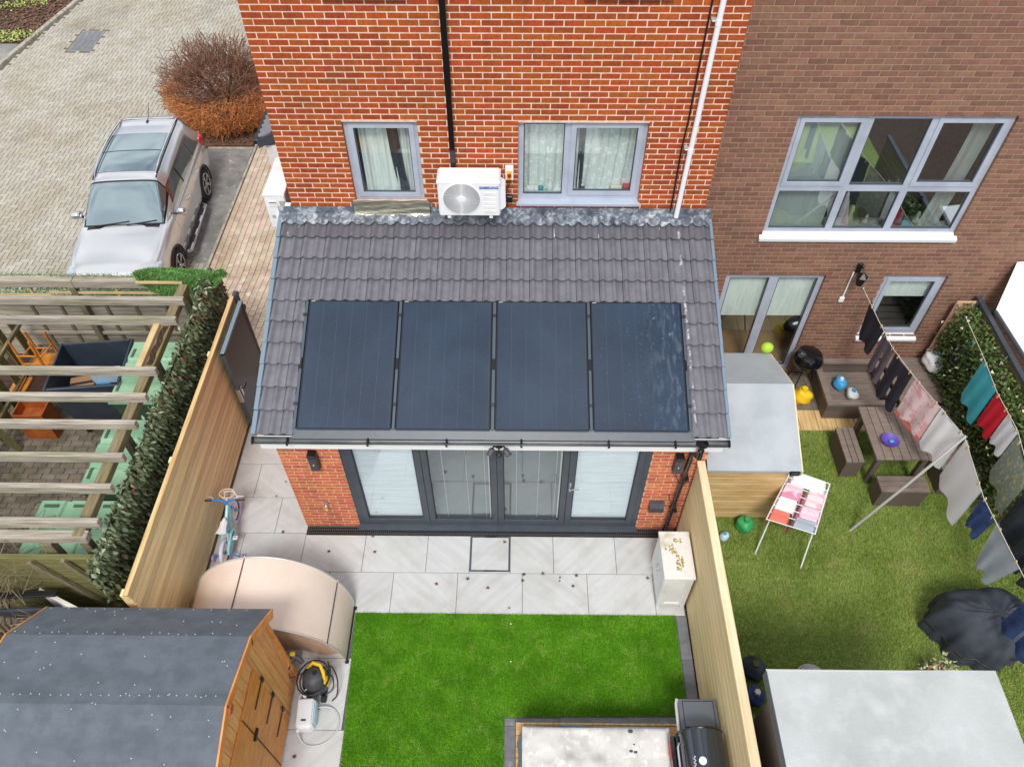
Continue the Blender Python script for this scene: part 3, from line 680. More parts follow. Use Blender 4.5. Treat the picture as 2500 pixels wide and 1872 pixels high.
drape(1.0, 1.46, 3.8, 4.95, .2, 3, .025, 'net_curtain', 'curtain', w1); drape(1.36, 1.5, 3.8, 4.95, .17, 2, .015, 'dark_curtain', 'curtain_dark', w1, .08); drape(1.49, 1.75, 3.8, 4.95, .2, 2, .02, 'net_curtain', 'curtain', w1)
drape(3.05, 3.63, 3.86, 4.95, .24, 4, .02, 'net_curtain', 'lace', w2); drape(3.63, 3.82, 3.86, 4.95, .22, 2, .02, 'net_curtain', 'curtain', w2); drape(3.76, 3.84, 3.88, 4.85, .20, 1, .01, 'dark_curtain', 'curtain_dark', w2); drape(3.85, 4.56, 3.86, 4.95, .23, 5, .02, 'net_curtain', 'lace', w2, -.06)
MB().box(3.02, 4.56, .132, .3, 3.84, 3.86).build('window_board', 'white_upvc', w2)
MB().box(.88, 1.76, .132, .35, 3.8, 3.82).build('window_board', 'white_upvc', w1)
MB().box(.93, 1.78, .2, .21, 6.4, 7.5).build('blind', 'curtain', w3); MB().box(3.71, 4.61, .2, .21, 6.4, 7.5).build('blind', 'curtain', w4)
# things standing on the window board
def bottle(x, y, z, h, r, mat, label, capm='white_upvc', cat='bottle', nm='bottle'):
    t = thing(nm, label, cat, (x, y, z)); MB().lathe([(r, 0), (r, h*.6), (r*.45, h*.75), (r*.4, h*.82)], (x, y, z), n=12).build('body', mat, t, 40)
    MB().lathe([(r*.42, h*.82), (r*.42, h), (r*.2, h)], (x, y, z), n=10).build('cap', capm, t, 40)
bottle(3.30, .17, 3.861, .13, .035, 'teal', 'small teal bottle on the window board behind the left pane'); bottle(3.42, .18, 3.861, .2, .04, 'white_paint', 'tall white bottle on the window board behind the left pane')
bottle(3.845, .17, 3.861, .12, .035, 'black_plastic', 'dark bottle with pale cap behind the right hand pane')
def parcel(nm, x0, x1, y0, y1, z0, z1, mat, label, cat, lidm, rz=0):
    t = thing(nm, label, cat, ((x0+x1)/2, (y0+y1)/2, z0)); MB().box(x0, x1, y0, y1, z0, z1-.01, .006).build('body', mat, t); MB().box(x0-.003, x1+.003, y0-.003, y1+.003, z1-.01, z1, .003).build('lid', lidm, t); return t
parcel('tissue_box', 3.12, 3.22, .14, .2, 3.861, 3.94, 'white_paint', 'white box on the window board in the left corner', 'box', 'cab_white'); parcel('tin', 3.35, 3.38, .14, .16, 3.861, 3.92, 'pale_blue_box', 'small pale blue tin beside the teal bottle', 'tin', 'teal')
parcel('clock_box', 4.22, 4.36, .14, .2, 3.861, 3.95, 'white_paint', 'white box behind the right pane near the red item', 'box', 'cream_box'); parcel('pouch', 4.38, 4.5, .15, .21, 3.861, 3.97, 'red', 'dark red pouch at the right end of the window board', 'pouch', 'red')
# foil patch under the first window
fo = MB().grid(lambda u, v: (.83+u*1.0, -.012-.03*v*v-.012*abs(math.sin(v*9+u*3))-(.05*max(0, v-.8)*5*.5), 3.845-.24*v+.006*math.sin(u*17)), 40, 14)
fo = tag(fo.build('flashing_tape', 'foil', None, 60), 'crinkled silver foil flashing tape under the left window', 'tape')
for x_ in (.80, 1.80): MB().box(x_, x_+.07, -.012, -.002, 3.70, 3.80).build('tape_tab', 'lead', fo)
# porch canopy on the side wall
pc = thing('porch_canopy', 'small grey tiled porch roof on the far side of the house', 'porch', (-.8, 3.6, 2.2))
po = MB()
for i in range(22):
    pass
po.grid(lambda u, v: (-1.62+1.62*u, 3.62+v*1.5, 2.45+.75*u+.02*math.cos(v*10*6.283)), 12, 80)
po.build('canopy_tiles', 'tile', pc, 60); MB().prism([(-1.6, 2.30), (0, 3.05), (0, 3.19), (-1.62, 2.45)], 3.58, 3.63, 'y').build('verge_board', 'anthracite', pc); MB().box(-1.68, -1.60, 3.6, 5.15, 2.36, 2.45, .01).build('gutter', 'black_plastic', pc)
MB().box(-1.5, -.0, 3.64, 5.1, DZ, 2.32).build('porch_wall', 'white_paint', pc)
# ------------------------------------------------------------------ pipes and cables on the wall
t = thing('cable_trunking', 'black square trunking running down the house wall to the air conditioner', 'pipe', (2.18, -.03, 4.38))
MB().box(2.148, 2.222, -.062, -.002, 5.40, 7.6, .004).build('upper_length', 'black_gloss', t); MB().box(2.152, 2.218, -.056, -.002, 4.42, 5.40, .004).build('lower_length', 'black_gloss', t)
MB().prism([(-.002, 4.42), (-.058, 4.42), (-.075, 4.36), (-.002, 4.36)], 2.155, 2.215, 'x').build('end_elbow', 'black_gloss', t)
t = thing('waste_pipe', 'white plastic soil pipe down the right side of the brick wall', 'pipe', (5.1, -.08, 3.66))
def wx(z): return 5.092+(z-3.7)*.0165
MB().tube([(wx(3.66), -.09, 3.66), (wx(7.6), -.09, 7.6)], .032, 16).build('pipe', 'white_upvc', t, 40)
for z in (4.62, 6.18): MB().lathe([(.036, 0), (.036, .07)], (wx(z), -.09, z), n=16).build('socket', 'white_upvc', t, 40); MB().box(wx(z)-.075, wx(z), -.10, -.002, z+.04, z+.055, .003).build('clip', 'silver', t)
tag(MB().tube([(5.045, -.014, 7.6), (5.04, -.014, 6.4), (5.032, -.014, 5.78), (5.03, -.014, 5.03), (5.012, -.014, 4.62), (5.02, -.014, 4.0), (5.02, -.016, 3.79), (5.015, -.03, 3.70)], .011, 8).build('cable', 'black_plastic', None, 40), 'thin black cable hanging beside the white waste pipe', 'cable')
# ------------------------------------------------------------------ air conditioners
def text_mesh(body, size, mat, parent, mw, name='lettering', bold=.0):
    cu = bpy.data.curves.new('t', 'FONT'); cu.body = body; cu.size = size; cu.extrude = .0015; cu.align_x = 'CENTER'; cu.offset = bold
    to = bpy.data.objects.new('t', cu); col.objects.link(to); bpy.context.view_layer.update()
    me = bpy.data.meshes.new_from_object(to.evaluated_get(bpy.context.evaluated_depsgraph_get())); bpy.data.objects.remove(to); me.transform(mw)
    g = ORG.get(parent.name, (0, 0, 0)); me.transform(Matrix.Translation((-g[0], -g[1], -g[2]))); me.materials.clear(); return link(name, me, mat, parent)
def aircon(label, x0, x1, y0, y1, z0, z1, letters):
    t = thing('air_conditioner', label, 'air conditioner', ((x0+x1)/2, y1, z0)); yf = y0
    MB().box(x0, x1, y0, y1, z0, z1, .018).build('casing', 'white_upvc', t)
    for k in range(3): MB().box(x0+.02, x1-.02, y0+.05+k*.085, y0+.056+k*.085, z1, z1+.003).build('top_rib', 'white_paint', t)
    MB().box(x0-.008, x1+.008, y0-.004, y1+.003, z1-.05, z1-.015, .012).build('top_lip', 'white_upvc', t)
    cx, cz, R = x0+.295, (z0+z1)/2, .232
    g = MB(); g.lathe([(R+.012, 0), (R+.012, .006), (R-.002, .008), (R-.002, 0)], (cx, yf, cz), (0, -1, 0), 48); g.build('fan_ring', 'white_upvc', t, 40)
    MB().lathe([(R-.004, 0), (R-.004, .0015)], (cx, yf-.0005, cz), (0, -1, 0), 48).build('fan_recess', 'black_plastic', t)
    gr = MB()
    for k in range(17): gr.tube([(cx+(.05+k*.0112)*math.cos(a*6.283/40), yf-.008, cz+(.05+k*.0112)*math.sin(a*6.283/40)) for a in range(40)], .0021, 4, True)
    for k in range(48):
        a = k*6.283/48; gr.tube([(cx+r*math.cos(a+r*1.4), yf-.006, cz+r*math.sin(a+r*1.4)) for r in (.05, .11, .17, R)], .0022, 4)
    gr.build('fan_grille', 'white_upvc', t, 60); MB().lathe([(.05, 0), (.046, .012), (.03, .014)], (cx, yf-.002, cz), (0, -1, 0), 24).build('hub', 'white_upvc', t, 40)
    for k in range(5): MB().box(x1-.2, x1-.05, yf-.005, yf+.001, z0+.05+k*.066, z0+.10+k*.066, .004).build('vent_panel', 'white_paint', t)
    MB().prism([(x1-.002, z1-.12), (x1+.065, z1-.17), (x1+.07, z0+.12), (x1+.05, z0+.09), (x1-.002, z0+.06)], y0+.05, y1-.03, 'y').build('valve_cover', 'white_upvc', t)
    if letters: text_mesh('SAMSUNG', .052, 'logo_blue', t, Matrix.Translation((x1-.135, yf-.003, z1-.115)) @ Matrix.Rotation(math.pi/2, 4, 'X'), bold=.0012)
    for xb in (x0+.1, x1-.14): MB().box(xb, xb+.045, y0+.02, y1+.05, z0-.045, z0, .003).build('bracket_foot', 'white_upvc', t)
    return t
aircon('white air conditioner with round fan grille on the wall between the windows', 2.0, 2.775, -.39, -.09, 3.88, 4.41, True)
t = thing('side_air_conditioner', 'white air conditioner hung high on the left side wall, end on', 'air conditioner', (-.25, .5, 3.25))
MB().box(-.415, -.13, .16, 1.02, 3.24, 3.80, .015).build('casing', 'white_upvc', t); MB().box(-.42, -.125, .155, 1.025, 3.76, 3.805, .01).build('top_panel', 'white_paint', t)
MB().box(-.36, -.25, .152, .162, 3.60, 3.70, .006).build('carry_handle', 'white_paint', t); MB().box(-.35, -.26, .150, .153, 3.665, 3.675).build('handle_slot', 'iron', t)
MB().prism([(-.28, 3.26), (-.13, 3.26), (-.13, 3.52), (-.2, 3.56), (-.28, 3.44)], .10, .16, 'y').build('valve_cover', 'white_upvc', t); MB().box(-.215, -.145, .151, .158, 3.58, 3.70).build('rating_label', 'silver', t); MB().box(-.36, -.315, .151, .158, 3.42, 3.47).build('warning_label', 'silver', t)
for yb in (.25, .85): MB().box(-.4, -.0, yb, yb+.04, 3.2, 3.24, .003).build('bracket_foot', 'white_upvc', t)
MB().box(-.11, -.03, .03, .10, 3.3, 3.72, .006).build('pipe_cover', 'white_upvc', t)
# isolator and terminal box
t = thing('isolator_switch', 'white and yellow isolator switch with red knob beside the air conditioner', 'switch', (2.885, 0, 4.2))
MB().box(2.835, 2.94, -.05, -.001, 4.185, 4.385, .006).build('enclosure', 'white_upvc', t); MB().box(2.856, 2.919, -.056, -.05, 4.195, 4.33, .003).build('face_plate', 'switch_yellow', t)
kn = MB().lathe([(.026, 0), (.024, .018)], (2.888, -.056, 4.265), (0, -1, 0), 20).build('knob', 'switch_red', t, 40); MB().box(2.883, 2.893, -.09, -.07, 4.235, 4.295, .003).build('grip', 'switch_red', kn)
for dx in (-.02, .015): MB().tube([(2.885+dx, -.03, 4.187), (2.88+dx*.6, -.05, 4.12), (2.85+dx*.5, -.09, 4.05), (2.835, -.13, 4.0)], .006, 6).build('lead_wire', 'black_plastic', t, 40)
t = thing('junction_box', 'small black junction box right of the air conditioner', 'box', (2.89, 0, 3.85)); MB().box(2.85, 2.93, -.055, -.001, 3.845, 3.945, .006).build('body', 'black_plastic', t); MB().box(2.855, 2.925, -.062, -.055, 3.85, 3.94, .004).build('lid', 'black_plastic', t)
MB().tube([(2.87, -.03, 3.847), (2.86, -.05, 3.80), (2.83, -.1, 3.79), (2.80, -.15, 3.80)], .006, 6).build('wire', 'black_plastic', t, 40)
# ------------------------------------------------------------------ the extension
EY = -2.668; EX0, EX1 = -.075, 5.455
ext = thing('extension', 'single storey red brick rear extension with dark bifold doors', 'extension', (2.7, EY, 0))
eops = [(.715, 4.75, -.2, 2.6)]
brickwall(ext, EX0, EX1, 0, 2.325, EY, 0.0, eops, 'brick_ext', 'mortar_ext', 300, jn=.013, rec=.006)
sw = MB(); sw.box(EX0, EX0+.1, EY+.13, -.005, 0, 2.35); sw.box(EX1-.1, EX1, EY+.13, -.005, 0, 2.35); sw.build('side_wall', 'brick_ext', ext)
MB().box(.715, 4.75, EY+.03, EY+.13, 2.16, 2.33).build('lintel', 'anthracite', ext)
MB().box(EX0+.1, EX1-.1, EY+.13, -.005, -.02, .045).build('interior_floor', 'room_floor', ext)
MB().box(EX0+.1, EX1-.1, -.12, -.02, .045, 2.3).build('interior_wall', 'room', ext)
MB().box(EX0+.1, EX1-.1, EY+.13, -.12, 2.3, 2.34).build('interior_ceiling', 'white_paint', ext)
# doors
bf = MB()
for p in split_rect(.717, 4.748, .05, 2.158, [(.785, 4.68, .115, 2.09)]): bf.box(p[0], p[1], EY+.015, EY+.085, p[2], p[3])
bf = bf.build('door_frame', 'anthracite', ext)
MB().prism([(EY+.085, .0), (EY+.085, .05), (EY+.012, .05), (EY-.075, .035), (EY-.075, .005)], .70, 4.765, 'x').build('threshold', 'anthracite', ext)
lv = [(.788, 1.752), (1.756, 2.743), (2.747, 3.698), (3.702, 4.677)]
for i, (a, b) in enumerate(lv):
    lf = MB(); st = .085
    for p in split_rect(a, b, .118, 2.087, [(a+st, b-st, .215, 2.0)]): lf.box(p[0], p[1], EY+.002, EY+.07, p[2], p[3], .004)
    lf = lf.build('door', 'anthracite', ext)
    MB().box(a+st-.005, b-st+.005, EY+.03, EY+.036, .21, 2.005).build('pane', 'door_glass', lf)
    gs = MB()
    for p in split_rect(a+st-.001, b-st+.001, .214, 2.001, [(a+st+.01, b-st-.01, .225, 1.99)]): gs.box(p[0], p[1], EY+.012, EY+.028, p[2], p[3])
    gs.build('gasket', 'black_plastic', lf)
    if i in (0, 3):
        n = 46
        for k in range(n): pass
        bl = MB()
        for k in range(n): z = .23+(1.995-.23)*(k+.5)/n; bl.obox(((a+b)/2, EY+.06, z), (b-a-2*st-.01, .042, .0015), Matrix.Rotation(math.radians(78), 3, 'X'))
        bl.build('venetian_blind', 'blind', lf)
    else:
        for u in (.22, .6, .9): MB().box(a+st+(b-a-2*st)*u, a+st+(b-a-2*st)*u+.004, EY+.05, EY+.053, .22, 1.995).build('blind_cord', 'white_paint', lf)
        MB().box(b-st-.028, b-st-.006, EY+.042, EY+.06, .22, 1.995).build('side_trim', 'cream_box', lf)
    if i == 3:
        h = MB().box(a+.02, a+.05, EY-.008, EY+.002, 1.0, 1.2, .004).build('handle_plate', 'steel', lf)
        MB().tube([(a+.035, EY-.005, 1.12), (a+.035, EY-.045, 1.12), (a+.06, EY-.055, 1.12), (a+.15, EY-.05, 1.125)], .009, 8).build('lever', 'steel', h, 40)
# drainage channel along the front
dr = thing('drain_channel', 'black slotted drainage channel along the foot of the doors', 'drain', (2.5, -2.75, 0))
MB().box(-.055, 5.08, -2.812, -2.692, -.05, -.02).build('channel', 'black_plastic', dr)
for k in range(5):
    x0, x1 = -.052+k*1.026, -.052+k*1.026+1.022; gm = MB()
    for yy in (-2.812, -2.76, -2.703): gm.box(x0, x1, yy, yy+.012, -.02, .004)
    for q in range(36): xx = x0+(x1-x0)*q/36; gm.box(xx, xx+.013, -2.80, -2.76, -.012, .003); gm.box(xx, xx+.013, -2.748, -2.703, -.012, .003)
    gm.build('grating', 'black_plastic', dr)
# ------------------------------------------------------------------ extension roof
SL = .382; TH = math.atan(SL); CS, SN = math.cos(TH), math.sin(TH)
def rz(y, off=0): return 3.55+SL*(y+.1)+off
def roofpt(x, y, off=0): return (x, y-SN*off, rz(y)+CS*off)
roof = MB().prism([(-.03, 3.52), (-2.86, rz(-2.86, -.055)), (-2.86, 2.34), (-.03, 2.34)], EX0+.001, EX1-.001, 'x').build('roof', 'anthracite', ext)
RX = Matrix.Rotation(TH, 4, 'X')
def tile_mesh(w, x_off, ln, nseg):
    m = MB(); tk = .024; n = nseg
    def h(x): return .042*(.5+.5*math.cos(2*math.pi*((x+x_off)/.15-.28)))**2.2
    for i in range(n+1):
        x = w*i/n
        m.v += [(x, 0, h(x)+tk), (x, ln, h(x)+tk*.2-.004), (x, 0, h(x)), (x, .004, h(x)+tk+.0)]
    for i in range(n):
        a, b = i*4, (i+1)*4
        m.f += [(a, b, b+1, a+1), (a+2, b+2, b, a)]
    m.f += [(2, 0, 1), (n*4, n*4+2, n*4+1)]
    me = m.mesh('tile', smooth=35); return me
tm_full = tile_mesh(.294, 0, .335, 32); tm_half = tile_mesh(.146, 0, .335, 10); tm_h2 = tile_mesh(.15, .15, .335, 10)
tm_chalk = tile_mesh(.296, 0, .3, 20)
for m_ in (tm_full, tm_half, tm_h2): m_.materials.append(MATS['tile'])
tm_chalk.materials.append(MATS['tile_chalk'])
rows = [-.34, -.63, -.915, -1.2, -1.47, -1.745, -2.015, -2.295, -2.575, -2.86]
def lay(me, x, y, i):
    p = roofpt(x, y, .026); o = link('tile', me, None, roof, p, (TH-.075, 0, random.uniform(-.004, .004))); o.location.z += random.uniform(-.0015, .0015)
for i, y in enumerate(rows):
    for c in range(19):
        x = -.14+c*.3
        if i < 4: lay(tm_chalk if i == 0 else tm_full, x, y, i)
        elif c == 0 or c == 18: lay(tm_full, x, y, i)
        elif c == 1: lay(tm_half, x, y, i)
        elif c == 17: lay(tm_h2, x+.15, y, i)
    for x0, x1 in ((-.195, -.138), (5.535, 5.575)):
        m = MB().obox((0, 0, 0), (x1-x0, .29/CS*.97, .075), None, .006)
        p = roofpt((x0+x1)/2, y+.14, .025); link('verge_trim', m.mesh('verge_trim'), 'verge_trim', roof, p, (TH-.05, 0, 0))
# lead flashing dressed over the top course
fl = thing('lead_flashing', 'grey lead flashing with white bloom along the foot of the brick wall', 'flashing', (2.7, -.05, 3.6))
for k, (xa, xb) in enumerate(((-.19, 1.25), (1.22, 2.65), (2.62, 3.7), (3.67, 4.6), (4.57, 5.56))):
    def ff(u, v, xa=xa, xb=xb, k=k):
        x = xa+(xb-xa)*u
        if v < .3: return (x, -.008-.002*k % 2-.004, Z0+.02-.16*(v/.3))
        q = (v-.3)/.7; y = -.012-.17*q-.012*math.sin(x*21)*q; hh = .042*(.5+.5*math.cos(2*math.pi*((x+.14)/.15-.28)))**2.2
        return (x, y, max(rz(y)+.058+hh*min(1, q*1.6), Z0-.14-.10*q*1.6 if q < .3 else 0) + .004*(k % 2))
    MB().grid(ff, 60, 14).build('lead_sheet', 'lead', fl, 60)
# solar panels
px = [(.35, 1.485), (1.545, 2.68), (2.745, 3.875), (3.935, 5.07)]
plab = ['black solar panel at the left end of the roof array', 'black solar panel second from left in the roof array', 'black solar panel third from left above the door light', 'black solar panel at the right end spattered with white dirt']
L0, L1 = -2.80, -1.205
tray = MB(); a, b, c, d = roofpt(.28, -1.19, .02), roofpt(5.14, -1.19, .02), roofpt(5.14, -2.84, .02), roofpt(.28, -2.84, .02); tray.add([a, b, c, d], [(0, 3, 2, 1)]); tray.build('panel_tray', 'black_plastic', roof)
for i, (xa, xb) in enumerate(px):
    base = roofpt(xa, L0, .03); t = thing('solar_panel', plab[i], 'solar panel', base, 'solar panels on the extension roof'); t.rotation_euler = (TH, 0, 0); ln = (L1-L0)/CS; wd = xb-xa
    fr = MB()
    for p in split_rect(0, wd, 0, ln, [(.013, wd-.013, .02, ln-.013)]): fr.box(p[0], p[1], p[2], p[3], .0, .034)
    fr.build('frame', 'solar_frame', t, local=True); MB().box(.008, wd-.008, .008, ln-.008, .012, .030).build('glass', 'solar_soiled' if i == 3 else 'solar_clean', t, local=True)
    MB().box(.02, .07, ln-.0125, ln-.004, .034, .0346).build('badge', 'silver', t, local=True)
    MB().box(.0, wd, -.004, .0, .0, .03).build('lower_lip', 'rail_grey', t, local=True)
rails = [(.29, .345), (1.488, 1.542), (2.683, 2.742), (3.878, 3.932), (5.073, 5.12)]
for xa, xb in rails:
    t = thing('mounting_rail', ['grey mounting rail left of the whole solar array', 'grey mounting rail between first and second solar panel', 'grey mounting rail between the two middle solar panels', 'grey mounting rail between third and last solar panel', 'grey mounting rail right of the whole solar array'][rails.index((xa, xb))], 'rail', roofpt(xa, L0, .03), 'rails between the solar panels'); t.rotation_euler = (TH, 0, 0); ln = (L1-L0)/CS; wd = xb-xa
    for u, v in ((0, .46), (.54, 1.0)): MB().box(.008, wd-.008, ln*u+.003, ln*v-.003, -.01, .028, .004).build('channel', 'rail_grey', t, local=True)
    MB().box(wd*.35, wd*.65, ln*.46, ln*.54, -.01, .015).build('joiner', 'black_plastic', t, local=True)
    for u in (.19, .885):
        for q in (-.012, .012): MB().box(-.012, wd+.012, ln*u+q-.005, ln*u+q+.005, .028, .042, .002).build('clamp', 'black_plastic', t, local=True)
# apron, gutter, fascia
ap = thing('eaves_apron', 'dark grey metal apron below the solar panels', 'flashing', (2.7, -2.86, 2.48))
for k, (xa, xb) in enumerate(((.29, 1.26), (1.25, 2.63), (2.62, 3.9), (3.89, 5.14))): MB().add([(xa, -2.803, rz(-2.803)+.052+.003*(k % 2)), (xb, -2.803, rz(-2.803)+.052+.003*(k % 2)), (xb, -2.90, 2.492+.003*(k % 2)), (xa, -2.90, 2.492+.003*(k % 2)), (xa, -2.903, 2.47), (xb, -2.903, 2.47)], [(3, 2, 1, 0), (4, 5, 2, 3)]).build('apron_sheet', 'anthracite', ap)
gt = thing('gutter', 'dark half round gutter along the extension eaves', 'gutter', (2.7, -2.94, 2.4))
def gf(u, v, r=.047): a = math.pi*(1+v); return (-.175+5.73*u, -2.93+r*math.cos(a), 2.497+r*math.sin(a))
gm = MB().grid(lambda u, v: gf(u, v), 40, 14); gm.grid(lambda u, v: gf(u, v, .043), 40, 14); gm.build('trough', 'gutter', gt, 60)
for yy in (-2.976, -2.884): MB().tube([(-.175, yy, 2.498), (5.555, yy, 2.498)], .005, 8).build('lip', 'black_gloss', gt, 60)
for x_ in (-.18, 5.55): MB().lathe([(.05, 0), (.05, .01)], (x_, -2.93, 2.49), (1, 0, 0), 16).build('end_cap', 'black_plastic', gt)
for x_ in (.23, 1.2, 2.15, 3.05, 4.1, 4.9): MB().box(x_, x_+.025, -2.981, -2.884, 2.445, 2.502, .004).build('bracket', 'black_plastic', gt)
MB().lathe([(.042, 0), (.042, .10), (.075, .12)], (5.235, -2.93, 2.37), n=18).build('outlet', 'black_gloss', gt, 40)
fa = tag(MB().box(-.135, 5.525, -2.883, -2.861, 2.255, 2.50, .003).build('fascia_board', 'white_upvc'), 'white fascia board under the extension gutter', 'fascia')
MB().box(-.13, 5.52, -2.86, EY-.002, 2.262, 2.272).build('soffit', 'white_upvc', fa)
t = thing('downpipe', 'black round downpipe at the right corner of the extension', 'pipe', (5.18, -2.74, 0))
MB().tube([(5.235, -2.945, 2.36), (5.235, -2.945, 2.24), (5.235, -2.93, 2.20), (5.23, -2.76, 2.08), (5.225, -2.735, 2.04), (5.222, -2.732, 1.9), (5.165, -2.732, .03)], .034, 14).build('pipe', 'black_gloss', t, 40)
MB().lathe([(.042, 0), (.042, .16)], (5.235, -2.945, 2.22), n=16).build('collar', 'black_gloss', t, 40)
for z in (.62, 1.42): MB().box(5.13+z*.035, 5.23+z*.035, -2.77, EY-.001, z, z+.03, .004).build('clip', 'black_plastic', t)
def loopwire(pts, label): tag(MB().tube(pts, .006, 6).build('loose_cable', 'black_plastic', None, 40), label, 'cable')
loopwire([(5.09, -2.70, 1.60), (5.10, -2.74, 1.5), (5.15, -2.79, 1.42), (5.22, -2.79, 1.40), (5.26, -2.75, 1.42)], 'thin black cable looping below the right wall light')
loopwire([(5.10, -2.68, .96), (5.11, -2.72, .9), (5.15, -2.78, .84), (5.22, -2.78, .82), (5.25, -2.74, .85)], 'thin black cable looped round the downpipe above the socket')
# wall lights, tap, socket, security light
def wall_light(x, label):
    t = thing('wall_light', label, 'wall light', (x, EY, 1.6), 'black lights on the brick piers')
    MB().box(x-.055, x+.055, EY-.05, EY-.001, 1.58, 1.94, .008).build('back_box', 'black_plastic', t)
    MB().prism([(EY-.05, 1.60), (EY-.105, 1.60), (EY-.11, 1.90), (EY-.05, 1.93)], x-.05, x+.05, 'x').build('body', 'jet_grey', t)
    h = MB().box(x-.055, x+.055, EY-.125, EY-.03, 1.90, 1.945, .01).build('head', 'black_plastic', t); MB().box(x-.035, x+.035, EY-.1, EY-.06, 1.945, 1.95, .002).build('lens', 'alloy_dark', h)
    MB().lathe([(.009, 0), (.009, .005)], (x, EY-.107, 1.74), (0, -1, 0), 10).build('sensor', 'white_upvc', t)
wall_light(.385, 'black box wall light on the left brick pier'); wall_light(5.09, 'black box wall light on the right brick pier near the downpipe')
t = thing('garden_tap', 'small brass outdoor tap with yellow connector on left pier', 'tap', (.34, EY, .6))
MB().tube([(.34, EY, .69), (.34, EY-.05, .69), (.34, EY-.08, .67), (.34, EY-.085, .63)], .012, 10).build('spout', 'steel', t, 40); MB().lathe([(.018, 0), (.016, .05)], (.34, EY-.085, .585), n=10).build('hose_connector', 'jet_yellow', t, 40); MB().box(.31, .37, EY-.06, EY-.045, .715, .727, .003).build('handle', 'steel', t); MB().lathe([(.008, 0), (.008, .03)], (.34, EY-.052, .69), n=8).build('spindle', 'steel', t)
t = thing('outdoor_socket', 'grey and black weatherproof double socket on the right brick pier', 'socket', (4.95, EY, .58))
MB().box(4.862, 5.055, EY-.05, EY-.001, .60, .78, .01).build('back_box', 'black_plastic', t); MB().prism([(EY-.05, .61), (EY-.1, .62), (EY-.1, .72), (EY-.05, .785), (EY-.002, .79)], 4.858, 5.06, 'x').build('cover', 'jet_grey', t)
for dx in (.05, .14): MB().lathe([(.02, 0), (.016, .02)], (4.862+dx, EY-.06, .58), n=12).build('gland', 'silver', t, 40)
t = thing('security_light', 'black twin spotlight with motion sensor under the gutter', 'light', (2.79, -2.9, 2.35))
MB().lathe([(.06, 0), (.05, .04)], (2.79, -2.886, 2.40), (0, -1, 0), 20).build('base', 'black_plastic', t, 40)
for s in (-1, 1):
    MB().tube([(2.79+s*.04, -2.91, 2.40), (2.79+s*.07, -2.94, 2.40), (2.79+s*.085, -2.97, 2.385)], .01, 8).build('arm', 'black_plastic', t, 40)
    ax = Vector((s*.45, -.55, -.7)).normalized(); hd = MB().lathe([(.028, -.045), (.038, -.03), (.04, .045), (.034, .05)], (2.79+s*.095, -2.985, 2.365), ax, 18).build('lamp_head', 'jet_grey', t, 40); MB().lathe([(.033, .0505), (.033, .052)], (2.79+s*.095, -2.985, 2.365), ax, 18).build('lens', 'alloy_dark', hd)
MB().tube([(2.79, -2.92, 2.39), (2.79, -2.95, 2.36), (2.79, -2.96, 2.32)], .009, 8).build('sensor_arm', 'black_plastic', t, 40); MB().tube([(2.79+.032*math.cos(a*.524), -2.965, 2.275+.04*math.sin(a*.524)) for a in range(12)], .008, 8, True).build('sensor_hood', 'black_plastic', t, 40); MB().sphere((2.79, -2.962, 2.275), (.025, .02, .032)).build('sensor', 'jet_grey', t, 40)
# ------------------------------------------------------------------ garden fences
FX = -1.36
lf = thing('board_fence', 'golden tongue and groove fence on the left of the patio', 'fence', (FX, -2.2, 0))
nb = 15
for k in range(nb):
    z0 = .03+k*.121; m = MB()
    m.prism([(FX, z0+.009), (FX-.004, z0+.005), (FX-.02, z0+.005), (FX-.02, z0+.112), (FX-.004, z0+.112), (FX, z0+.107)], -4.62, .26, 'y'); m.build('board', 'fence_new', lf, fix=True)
MB().box(FX-.03, FX-.021, -4.6, .25, .02, 1.83).build('backing', 'rot', lf)  # dark sheet added behind the boards; its colour stands in for groove shade
MB().box(FX-.05, FX+.012, -4.64, .27, .03+nb*.121, .03+nb*.121+.035, .006).build('cap_rail', 'cap_tan', lf)
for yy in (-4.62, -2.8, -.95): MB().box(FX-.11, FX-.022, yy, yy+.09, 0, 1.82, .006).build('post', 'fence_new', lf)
RXF = 5.335
rf = thing('board_fence', 'pale new timber board fence along the right of the lawn', 'fence', (RXF, -5, 0))
for k in range(12):
    z0 = .02+k*.144; m = MB()
    m.prism([(RXF, z0+.005), (RXF+.006, z0), (RXF+.02, z0), (RXF+.02, z0+.138), (RXF+.006, z0+.138), (RXF, z0+.132)], -7.5, EY-.08, 'y'); m.build('board', 'fence_pale', rf, fix=True)
MB().box(RXF-.004, RXF+.10, -7.5, EY-.02, 1.752, 1.79, .006).build('cap_rail', 'cap_pale', rf)
for yy in (-7.4, -5.6, -3.9, -2.80): MB().box(RXF+.025, RXF+.095, yy, yy+.09, 0, 1.75, .006).build('post', 'fence_pale', rf)
for z0 in (.3, 1.4): MB().box(RXF+.021, RXF+.06, -7.5, EY-.08, z0, z0+.07).build('rail', 'fence_pale', rf)
# neighbour side boards (older red brown)
of = thing('old_board_fence', 'weathered brown fence backing the new pale fence', 'fence', (5.5, -5, 0))
for k in range(34): MB().box(5.47, 5.49, -7.5+k*.145, -7.5+k*.145+.135, 0, 1.45+.03*math.sin(k*2.1), .003).build('board', 'composite', of)
